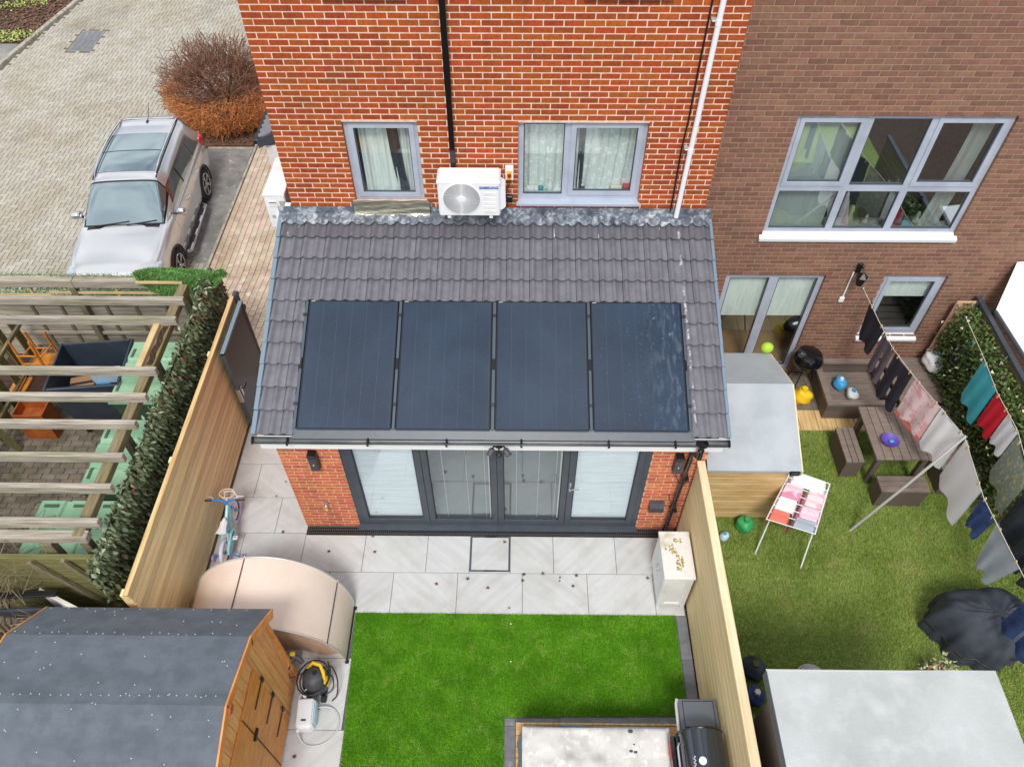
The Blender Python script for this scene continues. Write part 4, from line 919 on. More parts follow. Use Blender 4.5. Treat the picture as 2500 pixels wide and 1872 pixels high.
# gate standing open along the left fence
g = thing('metal_gate', 'dark grey metal side gate standing open against the left fence', 'gate', (-1.27, .22, 0))
gx = -1.255
MB().box(gx-.02, gx+.02, -.90, .17, .06, 1.80).build('panel', 'anthracite', g)
for y0, y1, z0, z1 in ((-.915, -.875, .05, 1.82), (.15, .19, .05, 1.82)): MB().box(gx-.03, gx+.032, y0, y1, z0, z1, .004).build('stile', 'anthracite', g)
for z0 in (1.80, .05): MB().box(gx-.03, gx+.032, -.915, .19, z0-.02, z0+.025, .004).build('rail', 'verge_trim' if z0 > 1 else 'anthracite', g)
h = MB().box(gx+.02, gx+.04, -.87, -.83, .82, 1.02, .004).build('lock_plate', 'steel', g); MB().tube([(gx+.04, -.85, .98), (gx+.085, -.85, .98), (gx+.09, -.83, .98), (gx+.09, -.74, .985)], .009, 8).build('lever', 'black_plastic', h, 40)
MB().box(gx-.03, gx+.03, -.93, -.9, .72, 1.0, .003).build('keep', 'steel', g)
gp = thing('gate_post', 'square dark grey gate post at the top of the left fence', 'post', (-1.33, .28, 0)); MB().box(-1.385, -1.305, .24, .32, -.03, 1.86, .004).build('post', 'anthracite', gp); MB().prism([(-1.395, 1.86), (-1.295, 1.86), (-1.32, 1.895), (-1.37, 1.895)], .23, .33, 'y').build('cap', 'anthracite', gp); MB().box(-1.305, -1.225, .19, .25, 1.62, 1.7, .006).build('hinge', 'black_plastic', gp)
# ------------------------------------------------------------------ child's bicycle
b = thing('bicycle', 'small child bicycle with stabilisers leaning by the left fence', 'bicycle', (-1.10, -2.86, 0), None, math.radians(92)); BK = b
WR = .175; bx_r, bx_f = -.36, .33
def wheel(x, nm, tm, rot=0):
    w_ = MB().tube([(x+WR*math.cos(a*.2618), 0, .2+WR*math.sin(a*.2618)) for a in range(24)], .03, 8, True).build(nm, tm, b, 60, True)
    MB().tube([(x+(WR-.028)*math.cos(a*.2618), 0, .2+(WR-.028)*math.sin(a*.2618)) for a in range(24)], .010, 6, True).build('rim', 'rim_purple', w_, 60, True)
    s = MB(); [s.tube([(x, 0, .2), (x+(WR-.03)*math.cos(a*.524), 0, .2+(WR-.03)*math.sin(a*.524))], .0025, 4) for a in range(12)]; s.build('spokes', 'steel', w_, None, True)
    MB().lathe([(.018, -.035), (.018, .035)], (x, 0, .2), (0, 1, 0), 12).build('hub', 'steel', w_, 40, True)
wheel(bx_r, 'wheel', 'tyre_lilac'); wheel(bx_f, 'wheel', 'tyre_lilac')
MB().tube([(.22, 0, .50), (.10, 0, .36), (-.05, 0, .24)], .03, 10).build('down_tube', 'bike_teal', b, 40, True); MB().tube([(.21, 0, .54), (.05, 0, .46), (-.10, 0, .34)], .024, 10).build('top_tube', 'bike_teal', b, 40, True)
MB().tube([(-.05, 0, .22), (-.13, 0, .44)], .017, 10).build('seat_tube', 'bike_teal', b, 40, True); MB().tube([(-.13, 0, .44), (-.145, 0, .50)], .012, 8).build('seat_post', 'steel', b, 40, True)
for s in (-1, 1): MB().tube([(-.05, s*.02, .22), (-.2, s*.04, .2), (bx_r, s*.042, .2)], .010, 8).build('chain_stay', 'bike_teal', b, 40, True); MB().tube([(-.12, s*.015, .40), (-.2, s*.04, .34), (bx_r, s*.042, .2)], .008, 8).build('seat_stay', 'bike_teal', b, 40, True); MB().tube([(.235, s*.03, .45), (.28, s*.045, .32), (bx_f, s*.045, .2)], .013, 8).build('fork', 'bike_blue', b, 40, True)
MB().tube([(.235, 0, .43), (.205, 0, .60)], .02, 10).build('head_tube', 'bike_blue', b, 40, True)
MB().grid(lambda u, v: (-.25+.25*u, (v-.5)*(.15-.10*u)*(1 if u < .9 else .7), .525+.02*math.sin(math.pi*v)-.012*math.sin(u*3.1)), 10, 9).build('saddle', 'bike_white', b, 50, True); MB().box(-.24, -.03, -.05, .05, .495, .52, .012).build('saddle_base', 'bike_white', b, local=True)
MB().tube([(.19, -.22, .71), (.2, -.1, .68), (.205, 0, .62), (.2, .1, .68), (.19, .22, .71)], .016, 8).build('handlebar', 'bike_blue', b, 40, True)
for s in (-1, 1):
    MB().tube([(.19, s*.17, .70), (.175, s*.29, .72)], .017, 10).build('grip', 'grip_brown', b, 40, True); MB().tube([(.21, s*.15, .70), (.25, s*.19, .70), (.245, s*.27, .705)], .006, 6).build('brake_lever', 'bike_white', b, 40, True)
    MB().tube([(-.05, s*.03, .23), (-.05, s*.06, .23), (-.05+s*.1, s*.065, .23-s*.01)], .008, 8).build('crank', 'bike_blue', b, 40, True); pd = MB().box(-.05+s*.1-.03, -.05+s*.1+.03, s*.07+(0 if s > 0 else -.07), s*.07+(.07 if s > 0 else 0), .215-s*.01, .24-s*.01, .006).build('pedal', 'bike_white', b, local=True); MB().box(-.05+s*.1-.012, -.05+s*.1+.012, s*.105-.02, s*.105+.02, .24-s*.01, .244-s*.01).build('reflector', 'amber', pd, local=True)
    MB().tube([(bx_r, s*.04, .2), (bx_r-.01, s*.09, .17), (bx_r-.01, s*.19, .075)], .011, 8).build('stabiliser_arm', 'bike_blue', b, 40, True); MB().lathe([(.03, -.02), (.055, -.012), (.055, .012), (.03, .02)], (bx_r-.01, s*.205, .056), (0, 1, 0), 18).build('stabiliser_wheel', 'lilac', b, 40, True)
def gd(u, v): a = u*6.283; r = .07; return ((-.16 + .20*(math.cos(a)+1)*-.5+.06)+(.0), -.055-.012*v, .22+(.045+.05*0)*math.sin(a))
MB().tube([(bx_r-.02, -.052, .2), (bx_r, -.052, .255), (-.1, -.052, .30), (-.02, -.052, .255), (-.02, -.052, .2), (-.1, -.052, .17), (bx_r, -.052, .15)], .02, 8, True).build('chain_guard', 'bike_teal', b, 40, True)
MB().add([(bx_r, -.058, .17), (-.05, -.058, .19), (-.05, -.058, .27), (bx_r, -.058, .24), (bx_r, -.046, .17), (-.05, -.046, .19), (-.05, -.046, .27), (bx_r, -.046, .24)], [(0, 1, 2, 3), (7, 6, 5, 4), (0, 3, 7, 4), (1, 5, 6, 2), (3, 2, 6, 7), (0, 4, 5, 1)]).build('chain_guard_plate', 'bike_teal', b, local=True)
bm_ = MB()
for k in range(5): q = 1-.06*(4-k); bm_.tube([(.34+.075*q*math.cos(a*.393), .11*q*math.sin(a*.393), .50+k*.035) for a in range(16)], .004 if k < 4 else .009, 5, True)
for a in range(16): bm_.tube([(.34+.057*math.cos(a*.393), .084*math.sin(a*.393), .50), (.34+.075*math.cos(a*.393), .11*math.sin(a*.393), .64)], .003, 4)
bm_.build('basket', 'basket', b, None, True); MB().tube([(.205, 0, .6), (.27, 0, .6)], .012, 8).build('basket_bracket', 'bike_white', b, 40, True)
MB().tube([(.22, -.2, .70), (.30, -.12, .76), (.33, .02, .70), (.27, .05, .55), (.25, .03, .45)], .006, 6).build('brake_cable', 'bike_white', b, 40, True)
# ------------------------------------------------------------------ arched play shelter
sh = thing('play_tent', 'peach coloured arched pop up shelter behind the shed', 'tent', (-.25, -4.2, 0))
CXT, AT, HT = -.245, 1.045, 1.13
def arch(s, y, k=1.): a = math.pi*(1-s); return (CXT+AT*math.cos(a)*k, y, max(0, HT*math.sin(a)**.92*k))
yb_, yf_ = lambda s: -3.90+.13*math.sin(math.pi*s), lambda s: -4.66-.02*math.sin(math.pi*s)
def skin(u, v): p = arch(u, 0); y = yb_(u)+(yf_(u)-yb_(u))*v; sag = .018*math.sin(v*math.pi)*math.sin(u*math.pi*3)**2; return (p[0], y, max(0.0, p[2]-sag))
MB().grid(skin, 60, 14).build('canopy', 'canvas', sh, 60)
MB().tube([(*arch(k/40, yb_(k/40))[:2], arch(k/40, 0)[2]+.006) for k in range(41)], .013, 8).build('back_hem', 'silver', sh, 60)
MB().tube([(*arch(k/40, yf_(k/40))[:2], arch(k/40, 0)[2]+.004) for k in range(41)], .009, 8).build('front_hem', 'silver', sh, 60)
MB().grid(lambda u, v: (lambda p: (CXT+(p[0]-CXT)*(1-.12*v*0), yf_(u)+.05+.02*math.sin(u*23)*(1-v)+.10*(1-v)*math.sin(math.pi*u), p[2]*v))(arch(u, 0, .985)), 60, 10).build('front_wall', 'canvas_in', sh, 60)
for s_ in (.44, .835):
    pl_ = MB().tube([(arch(s_, 0)[0], yb_(s_)+.02, arch(s_, 0)[2]+.008), (arch(s_, 0)[0], (yb_(s_)+yf_(s_))/2, arch(s_, 0)[2]+.004), (arch(s_, 0)[0], yf_(s_)-.01, arch(s_, 0)[2]+.006)], .006, 6).build('pole', 'iron', sh, 40)
    for yy in (yb_(s_)+.02, yf_(s_)-.01): MB().sphere((arch(s_, 0)[0], yy, arch(s_, 0)[2]+.015), .014, 8, 6).build('pole_tip', 'steel', pl_, 40)
MB().tube([(.81, -3.93, .02), (.815, -4.66, .02)], .01, 8).build('ground_pole', 'iron', sh, 40)
for yy in (-3.94, -4.67): MB().box(.79, .84, yy-.025, yy+.02, 0, .035, .008).build('corner_foot', 'black_plastic', sh)
# ------------------------------------------------------------------ shed
SX0, SX1 = -2.2, .2
shd = thing('garden_shed', 'orange timber shed with grey felt barn roof in the near corner', 'shed', (-1, -6, 0))
prof = [(-4.73, 1.76), (-5.24, 2.24), (-6.0, 2.46), (-6.76, 2.24), (-7.27, 1.76)]
wallp = [(-4.87, 0), (-4.87, 1.70), (-5.27, 2.17), (-6.0, 2.39), (-6.73, 2.17), (-7.13, 1.70), (-7.13, 0)]
def wz(y):
    for (a, za), (c, zc) in zip(wallp[1:5], wallp[2:6]):
        if c <= y <= a: return za+(zc-za)*(y-a)/(c-a)
    return 1.7
MB().prism(wallp, SX0+.02, SX1-.015, 'x').build('body', 'shed_wood', shd)
nbd = 19; bw = (7.13-4.87)/nbd
for k in range(nbd):
    y1_, y0_ = -4.87-k*bw, -4.87-(k+1)*bw+.006
    MB().prism([(y0_, .04), (y1_, .04), (y1_, wz(y1_)-.01), (y0_, wz(y0_)-.01)], SX1-.014, SX1+.002+.002*(k % 2), 'x').build('cladding_board', 'shed_wood', shd, fix=True)
for k in range(14): MB().box(SX0+.03, SX1-.03, -4.868, -4.85, .05+k*.115, .05+k*.115+.108, .003).build('cladding_board', 'shed_wood', shd)
MB().box(SX1-.005, SX1+.028, -4.90, -4.845, 0, 1.70, .004).build('corner_post', 'shed_trim', shd)
rfm = MB()
for (ya, za), (yc, zc) in zip(prof[:-1], prof[1:]):
    n = Vector((0, -(zc-za), (yc-ya))).normalized()
    if n.z < 0: n = -n
    t_ = .022; A, B = Vector((0, ya, za)), Vector((0, yc, zc))
    rp_ = MB().add([(SX0-.06, *(A-n*t_)[1:]), (SX1+.06, *(A-n*t_)[1:]), (SX1+.06, *(B-n*t_)[1:]), (SX0-.06, *(B-n*t_)[1:]), (SX0-.06, *A[1:]), (SX1+.06, *A[1:]), (SX1+.06, *B[1:]), (SX0-.06, *B[1:])], [(0, 1, 2, 3), (4, 7, 6, 5), (0, 4, 5, 1), (2, 6, 7, 3), (0, 3, 7, 4), (1, 5, 6, 2)])
    rp_.build('roof_felt', 'felt', shd, fix=True)
    for xs, nm in ((SX1+.062, 'bargeboard'), (SX0-.08, 'bargeboard')):
        MB().add([(xx, *(P+n*q)[1:]) for xx in (xs, xs+.018) for P, q in ((A, .006), (B, .006), (B, -.10), (A, -.10))], [(0, 1, 2, 3), (7, 6, 5, 4), (0, 4, 5, 1), (1, 5, 6, 2), (2, 6, 7, 3), (3, 7, 4, 0)]).build(nm, 'shed_trim', shd, fix=True)
def roofz(y):
    for (a, za), (c, zc) in zip(prof[:-1], prof[1:]):
        if c <= y <= a: return za+(zc-za)*(y-a)/(c-a)
    return 1.8
MB().add([(SX0-.06, -6.12, roofz(-6.12)+.0035), (SX1+.06, -6.12, roofz(-6.12)+.0035), (SX1+.06, -6.0, 2.464), (SX0-.06, -6.0, 2.464), (SX1+.06, -5.90, roofz(-5.9)+.004), (SX0-.06, -5.90, roofz(-5.9)+.004)], [(0, 1, 2, 3), (3, 2, 4, 5)]).build('ridge_felt', 'felt', shd, fix=True)
nl = MB()
for _ in range(46): x_ = random.uniform(SX0+.05, SX1); y_ = random.uniform(-6.5, -4.8); nl.lathe([(.0058, 0), (.0045, .003)], (x_, y_, roofz(y_)+.003), n=6)
for k in range(26): x_ = SX0+k*.094+random.uniform(-.02, .02); nl.lathe([(.0058, 0), (.0045, .003)], (x_, -5.22+random.uniform(-.02, .02), roofz(-5.22)+.003), n=6); nl.lathe([(.0058, 0), (.0045, .003)], (x_, -5.905+random.uniform(-.006, .006), roofz(-5.9)+.007), n=6)
for k in range(12): x_ = SX0+k*.2; nl.lathe([(.005, 0), (.004, .003)], (x_, -4.76, roofz(-4.76)+.003), n=6)
stuff(nl.build('clout_nails', 'felt_nail', shd))
dy0, dy1 = -6.45, -5.42
for k in range(7): MB().box(SX1+.005, SX1+.022, dy0, dy1, .08+k*.245, .08+k*.245+.238, .003).build('door_plank', 'shed_door', shd)
MB().box(SX1+.022, SX1+.034, -5.936, -5.93, .08, 1.78).build('door_gap_strip', 'iron', shd)
for y_, z_ in ((dy1, 1.45), (dy1, .95), (dy1, .45)): MB().bar((SX1+.027, dy1+.03, z_), (SX1+.027, dy1-.30, z_), .03, .006, (1, 0, 0)).build('hinge', 'iron', shd); MB().box(SX1+.022, SX1+.036, dy1+.0, dy1+.04, z_-.045, z_+.045).build('hinge_plate', 'iron', shd)
MB().box(SX1+.022, SX1+.05, -5.99, -5.86, 1.25, 1.29, .004).build('door_bolt', 'iron', shd)
MB().lathe([(.06, 0), (.05, .02)], (SX1+.08, -6.0, 2.36), (1, 0, 0), 6).build('finial', 'stain_wood', shd)
# ------------------------------------------------------------------ pressure washer and portable washer
pw_ = thing('pressure_washer', 'black and yellow cylindrical pressure washer against the shed wall', 'pressure washer', (.50, -5.0, 0))
cx, cy = .50, -4.99
MB().lathe([(.12, .05), (.15, .1), (.155, .22), (.14, .34), (.10, .40), (.05, .42)], (cx, cy, 0), n=28).build('housing', 'jet_grey', pw_, 40)
MB().lathe([(.03, .42), (.028, .44)], (cx+.02, cy+.03, 0), n=16).build('knob', 'iron', pw_, 40)
MB().tube([(cx-.10, cy+.13, .30), (cx-.02, cy+.15, .42), (cx+.08, cy+.12, .42), (cx+.13, cy+.03, .40), (cx+.14, cy-.05, .28)], .022, 8).build('carry_handle', 'jet_yellow', pw_, 40)
MB().sphere((cx+.15, cy+.0, .22), (.03, .06, .12)).build('side_panel', 'jet_yellow', pw_, 40)
for dx, dy in ((.1, -.16), (-.1, -.15)): MB().lathe([(.045, -.03), (.05, -.02), (.05, .02), (.045, .03)], (cx+dx, cy+dy, .05), (1, 0, 0), 18).build('wheel', 'dark_rubber', pw_, 40)
MB().box(cx-.13, cx+.13, cy-.12, cy+.1, .02, .07, .02).build('base', 'black_plastic', pw_)
hs = [(cx+.14*math.cos(a*.4)*(1+.012*a), cy+.155*math.sin(a*.4)*(1+.012*a)-.0, .20+.004*a-.03*math.sin(a*.37)) for a in range(50)]
MB().tube(hs, .010, 6).build('hose', 'hose_black', pw_, 60)
MB().tube(smooth_path([(cx+.1, cy+.1, .36), (cx+.2, cy+.14, .34), (cx+.27, cy+.02, .2), (cx+.26, cy-.12, .06), (cx+.2, cy-.18, .02)]), .009, 6).build('power_cord', 'hose_black', pw_, 60)
MB().tube(smooth_path([(cx+.14, cy+.08, .30), (cx+.22, cy+.03, .25), (cx+.22, cy-.08, .16), (cx+.14, cy-.14, .14)]), .009, 6).build('power_cord', 'hose_black', pw_, 60)
gn = thing('spray_gun', 'grey and yellow trigger gun resting on the pressure washer', 'spray gun', (.33, -4.83, .42))
MB().tube([(.36, -4.84, .42), (.30, -4.80, .47), (.22, -4.78, .52)], [.03, .032, .026], 10).build('barrel', 'jet_grey', gn, 40); MB().tube([(.25, -4.79, .50), (.21, -4.87, .48), (.185, -4.93, .45)], [.026, .026, .03], 10).build('grip', 'jet_grey', gn, 40); MB().box(.20, .27, -4.80, -4.75, .515, .56, .01).build('collar', 'jet_yellow', gn); MB().tube([(.22, -4.86, .51), (.195, -4.92, .485)], .010, 6).build('trigger', 'jet_yellow', gn, 40); MB().tube([(.19, -4.94, .44), (.21, -5.0, .34), (.30, -4.97, .33), (.37, -4.92, .34)], .008, 6).build('hose_end', 'hose_black', gn, 40)
pt = thing('portable_washer', 'white and teal portable pet washer with grey hose by the lawn', 'washer', (.44, -5.37, 0))
MB().obox((.43, -5.37, .11), (.21, .36, .20), Matrix.Rotation(math.radians(4), 3, 'Z'), .03).build('body', 'appliance_white', pt); MB().obox((.43, -5.365, .212), (.18, .31, .014), Matrix.Rotation(math.radians(4), 3, 'Z'), .006).build('lid', 'white_upvc', pt); MB().obox((.435, -5.46, .221), (.06, .025, .006), None, .002).build('latch', 'jet_grey', pt)
MB().obox((.545, -5.35, .11), (.014, .27, .14), Matrix.Rotation(math.radians(4), 3, 'Z'), .005).build('side_panel', 'pale_teal', pt); MB().lathe([(.024, 0), (.022, .04)], (.40, -5.175, .20), n=14).build('filler_cap', 'white_upvc', pt, 40); MB().lathe([(.022, 0), (.02, .03)], (.38, -5.56, .18), (0, -1, 0), 12).build('hose_port', 'white_upvc', pt, 40)
MB().tube([(.50, -5.07, .28), (.46, -5.10, .28)], .016, 10).build('spray_head', 'teal', pt, 40)
MB().tube(smooth_path([(.47, -5.09, .28), (.40, -5.13, .27), (.33, -5.2, .2), (.315, -5.35, .12), (.33, -5.53, .1), (.37, -5.6, .1), (.42, -5.66, .02), (.52, -5.70, .014), (.66, -5.68, .014), (.77, -5.6, .014), (.83, -5.47, .014), (.81, -5.35, .014), (.74, -5.27, .02), (.65, -5.25, .05), (.56, -5.27, .08)]), .010, 8).build('hose', 'hose_grey', pt, 60)
# ------------------------------------------------------------------ cabinet, barbecue, deck and covered seat
cb = thing('storage_cabinet', 'white plastic cabinet with mossy top beside the right fence', 'cabinet', (5.11, -3.55, 0))
MB().box(4.93, 5.29, -3.87, -3.24, .07, .86, .008).build('carcass', 'cab_white', cb); MB().box(4.905, 5.31, -3.90, -3.215, .86, .90, .008).build('top', 'cab_top', cb)
ms = MB()
for k in range(60):
    v = random.random(); y_ = -3.78+.46*v; x_ = 5.10+.05*math.sin(v*7)+random.gauss(0, .028); ms.sphere((x_, y_, .9005), (random.uniform(.006, .02), random.uniform(.008, .026), .0025), 7, 4)
stuff(ms.build('moss_patch', 'moss', cb, 60))
for y0, y1 in ((-3.86, -3.56), (-3.55, -3.25)):
    d_ = MB().box(4.915, 4.93, y0, y1, .12, .84, .004).build('door', 'cab_white', cb); yy = -3.60 if y0 < -3.6 else -3.51
    MB().box(4.885, 4.915, yy-.015, yy+.015, .52, .62, .006).build('handle', 'silver', d_)
for y0 in (-3.88, -3.28):
    for x0 in (4.92, 5.25): MB().box(x0, x0+.05, y0, y0+.05, 0, .86, .004).build('leg', 'white_paint', cb)
for p in split_rect(4.97, 5.25, .08, .84, [(5.01, 5.21, .14, .79)]): MB().box(p[0], p[1], -3.882, -3.868, p[2], p[3], .002).build('end_frame', 'white_paint', cb)
dk = thing('deck', 'small pale timber deck under the covered seating', 'deck', (4, -6, 0))
for k in range(14): MB().box(3.02, 5.30, -5.455-k*.125-.118, -5.455-k*.125, .03, .10, .005).build('deck_board', 'deck_wood', dk)
MB().box(3.02, 5.30, -5.454, -5.432, 0, .12, .003).build('edge_board', 'cap_tan', dk)
for k in range(14): 
    pass
cv = thing('covered_furniture', 'garden furniture under a dirty pale weather cover on the deck', 'cover', (3.93, -6.2, .1))
def top(u, v):
    x = 3.09+1.68*u; y = -5.66-1.3*v; e = min(u, 1-u, v*1.0+.0, 1)
    z = .76+.02*math.sin(u*9+v*4)*math.sin(v*11)+.035*math.exp(-((u-.32)**2+(v-.28)**2)/.003)+.04*math.exp(-((u-.5)**2+(v-.3)**2)/.003)+.03*math.exp(-((u-.15)**2+(v-.34)**2)/.004)+.03*math.exp(-((u-.62)**2+(v-.36)**2)/.004)
    return (x, y, z-.03*(e < .02))
MB().grid(top, 70, 50).build('cover_top', 'cover_white', cv, 70)
def skirt(u, v):
    pts = [(3.09, -6.96), (3.09, -5.66), (4.77, -5.66), (4.77, -6.96)]; s = u*3; i = min(2, int(s)); f = s-i; a, c = pts[i], pts[i+1]
    x, y = a[0]+(c[0]-a[0])*f, a[1]+(c[1]-a[1])*f; out = .05*v+.012*math.sin(u*60)*v
    n = [(-1, 0), (0, 1), (1, 0)][i]; bul = .07*math.sin(math.pi*min(1, max(0, (f-.1)/.5)))*(i == 1)*math.sin(math.pi*min(1, v*1.2))
    return (x+n[0]*out, y+n[1]*(out+bul), .755-(.755-.11)*v)
MB().grid(skirt, 120, 8).build('cover_skirt', 'cover_blue', cv, 60)
for x_, y_, s_ in ((4.32, -5.71, .03), (4.31, -5.92, .022), (4.36, -5.93, .022), (4.40, -5.86, .008), (4.41, -5.875, .008), (4.35, -5.85, .014)): MB().sphere((x_, y_, .775), (s_, s_*.7, .006), 8, 6).build('bird_dropping', 'jet_grey', cv, 60)
bq = thing('barbecue', 'black gas barbecue with grey side shelf by the right fence', 'barbecue', (5.1, -6, .1))
MB().box(4.87, 5.315, -5.72, -5.385, .86, .90, .008).build('side_shelf', 'bbq_grey', bq)
MB().box(4.93, 5.27, -5.69, -5.415, .899, .904, .002).build('burner_lid', 'bbq_grey', bq); 
for p in split_rect(4.922, 5.278, -5.698, -5.407, [(4.932, 5.268, -5.688, -5.417)]): MB().box(p[0], p[1], p[2], p[3], .8995, .9025).build('lid_gap', 'iron', bq)
MB().tube([(4.865, -5.39, .90), (4.85, -5.45, .90), (4.845, -5.72, .90), (4.86, -5.76, .90)], .018, 10).build('towel_rail', 'silver', bq, 40); MB().lathe([(.016, 0), (.014, .03)], (4.86, -5.56, .84), (-1, 0, 0), 14).build('control_knob', 'black_plastic', bq, 40)
MB().box(4.80, 5.29, -6.7, -5.76, .62, .93, .015).build('firebox', 'bbq_black', bq); MB().box(4.74, 4.80, -6.7, -5.78, .70, .90, .02).build('control_panel', 'bbq_black', bq); MB().box(4.735, 4.742, -6.02, -5.83, .80, .86).build('red_stripe', 'red', bq)
def lid(u, v):
    a = math.pi*(.02+.96*u); return (5.06-.24*math.cos(a)*(1 if 1 else 1), -5.78-.94*v, .93+.27*math.sin(a)**.8)
MB().grid(lid, 22, 8).build('lid', 'bbq_lid', bq, 50); e_ = MB().add([lid(k/21, 0) for k in range(22)], [tuple(range(22))]); e_.build('lid_end', 'bbq_black', bq)
MB().tube([lid(k/21, 0) for k in range(22)], .014, 6).build('lid_trim', 'black_gloss', bq, 40)
MB().tube([(4.845, -5.90, 1.03), (4.80, -5.91, 1.05), (4.785, -5.95, 1.05), (4.785, -6.5, 1.05), (4.80, -6.54, 1.05), (4.845, -6.55, 1.03)], .013, 10).build('lid_handle', 'chrome', bq, 40)
MB().lathe([(.042, 0), (.04, .012)], lid(.42, .36), (-.25, 0, 1), 22).build('thermometer', 'white_upvc', bq, 40)
MB().tube([(lid(.30, .30+.012*k)[0]+.012*math.sin(k*1.9), lid(.30, .30+.012*k)[1], lid(.30, .3)[2]+.006+.004*math.sin(k*1.9)) for k in range(12)], .004, 5).build('badge_script', 'white_upvc', bq, 40)
for k in range(9): MB().box(5.30, 5.318, -6.7, -5.80, .40+k*.06, .40+k*.06+.045, .004).build('rear_slat', 'composite_dark', bq)
MB().box(4.86, 5.29, -6.68, -5.78, .18, .62, .008).build('cart', 'bbq_black', bq)
for x0 in (4.86, 5.24):
    for y0 in (-5.83, -6.66): MB().box(x0, x0+.05, y0, y0+.05, .10, .2, .006).build('leg', 'bbq_black', bq)
for y0 in (-5.46,): MB().bar((5.09, y0, .86), (5.09, -5.78, .6), .03, .03).build('shelf_brace', 'bbq_black', bq)
# ------------------------------------------------------------------ fallen leaves
def leaf(p, s, k, label):
    m = MB(); n = 10
    pts = [((1 if i % 2 == 0 else .45)*s*math.cos(i*.628+k), (1 if i % 2 == 0 else .45)*s*math.sin(i*.628+k)*.9) for i in range(n)]
    m.add([(p[0]+a, p[1]+c, p[2]+.004+random.uniform(0, .014)) for a, c in pts]+[(p[0], p[1], p[2]+.006)], [(i, (i+1) % n, n) for i in range(n)])
    tag(m.build('dead_leaf', 'leaf_dead'), label, 'leaf', 'dead leaves scattered on the paving')
lp = [((803, 1346), 'dead brown leaf alone on the first slab right of the corner'), ((911, 1309), 'dead brown leaf beside the drain left of the doors'), ((915, 1347), 'dead brown leaf just below the leaf by the drain'), ((691, 1299), 'dead brown leaf on the patio left of the brick corner'),
      ((1066, 1425), 'pale dead leaf in the row nearest the lawn, left'), ((1142, 1413), 'dead brown leaf in front of the inspection cover, upper'), ((1191, 1435), 'dead brown leaf in front of the inspection cover, lower'), ((1232, 1323), 'curled dark leaf on the inspection cover'),
      ((1279, 1402), 'dead brown leaf on the joint right of the inspection cover, upper'), ((1276, 1417), 'dead brown leaf on the joint right of the inspection cover, lower'), ((1325, 1400), 'dead brown leaf mid patio on the long joint'), ((1367, 1410), 'small dark leaf right of mid patio, upper of two'), ((1366, 1418), 'small dark leaf right of mid patio, lower of two'),
      ((1407, 1405), 'orange brown leaf right of mid patio'), ((1399, 1430), 'dead brown leaf below the orange one'), ((1581, 1411), 'dead brown leaf left of the white cabinet'), ((1243, 1484), 'tiny dark leaf near the lawn edge'), ((778, 1728), 'folded dark leaf inside the grey hose loop'), ((698, 1176), 'small dark leaf left of the brick pier, upper'), ((675, 1211), 'small dark leaf left of the brick pier, lower'), ((719, 1846), 'curled tan leaf by the shed in the near corner'), ((522, 1363), 'brown leaf by the stabiliser wheel next to the fence')]
for i, (p, lb) in enumerate(lp):
    q = onz(p, 0.002); leaf(q, .02 if ('small' in lb or 'tiny' in lb) else .034, i*.7, lb)
for i, (p, lb) in enumerate([((990, 1305), 'dead leaf lying on the drain grating below the left door'), ((1097, 1295), 'orange leaf lying on the drain grating below the second door'), ((1314, 1295), 'small leaf on the drain grating below the third door'), ((1339, 1296), 'brown leaf on the drain grating below the fourth door'), ((1507, 1302), 'brown leaf at the right end of the drain grating')]): leaf(onz(p, .006), .026, i, lb)
for p, lb in (((1247, 1522), 'white pebble on the lawn near its top edge'), ((1247, 1614), 'white pebble in the middle of the lawn')):
    q = onz(p, .03); tag(MB().sphere((q[0], q[1], .03), (.012, .01, .009), 8, 6).build('pebble', 'white_paint', None, 60), lb, 'pebble')
# ------------------------------------------------------------------ parked car (local axes: x forward, y left, z up)
def herm(xs, ys, x):
    xs = np.array(xs, float); ys = np.array(ys, float); m = np.zeros_like(ys)
    d = np.diff(ys, axis=0)/np.diff(xs)[:, None] if ys.ndim > 1 else np.diff(ys)/np.diff(xs)
    m[1:-1] = (d[:-1]+d[1:])/2*np.where(d[:-1]*d[1:] > 0, 1, 0); m[0] = d[0]; m[-1] = d[-1]
    i = int(np.clip(np.searchsorted(xs, x)-1, 0, len(xs)-2)); h = xs[i+1]-xs[i]; t = np.clip((x-xs[i])/h, 0, 1)
    return (2*t**3-3*t**2+1)*ys[i]+(t**3-2*t**2+t)*h*m[i]+(-2*t**3+3*t**2)*ys[i+1]+(t**3-t**2)*h*m[i+1]
CAR = thing('parked_car', 'silver grey family car parked nose towards the bin enclosure', 'car', (-4.66, 4.42, DZ+.004), None, math.radians(-90+4.5))
bst = [-2.30, -2.22, -1.9, -1.35, -.6, .3, .95, 1.35, 1.8, 2.08, 2.24, 2.32]
bw_ = [.70, .82, .885, .905, .91, .91, .905, .90, .875, .82, .72, .55]
bt = [.98, 1.06, 1.08, 1.08, 1.07, 1.06, 1.08, 1.05, .99, .91, .80, .66]
bb = [.45, .36, .28, .24, .22, .22, .22, .22, .24, .28, .32, .40]
def body(x, s):
    w_, zt, zb = herm(bst, bw_, x), herm(bst, bt, x), herm(bst, bb, x)
    hood = np.clip((x-.8)/.5, 0, 1)
    P = [(0, zb), (.55*w_, zb), (.92*w_, zb+.04), (.985*w_, zb+.14), (w_, .5*(zb+zt)-.02), (.995*w_, zt-.24), (.965*w_, zt-.10), (.90*w_, zt-.02), (.70*w_, zt+.018*hood+.0), (.45*w_, zt+.03*hood), (0, zt+.04*hood)]
    return herm(np.arange(len(P)), np.array(P), s*(len(P)-1))
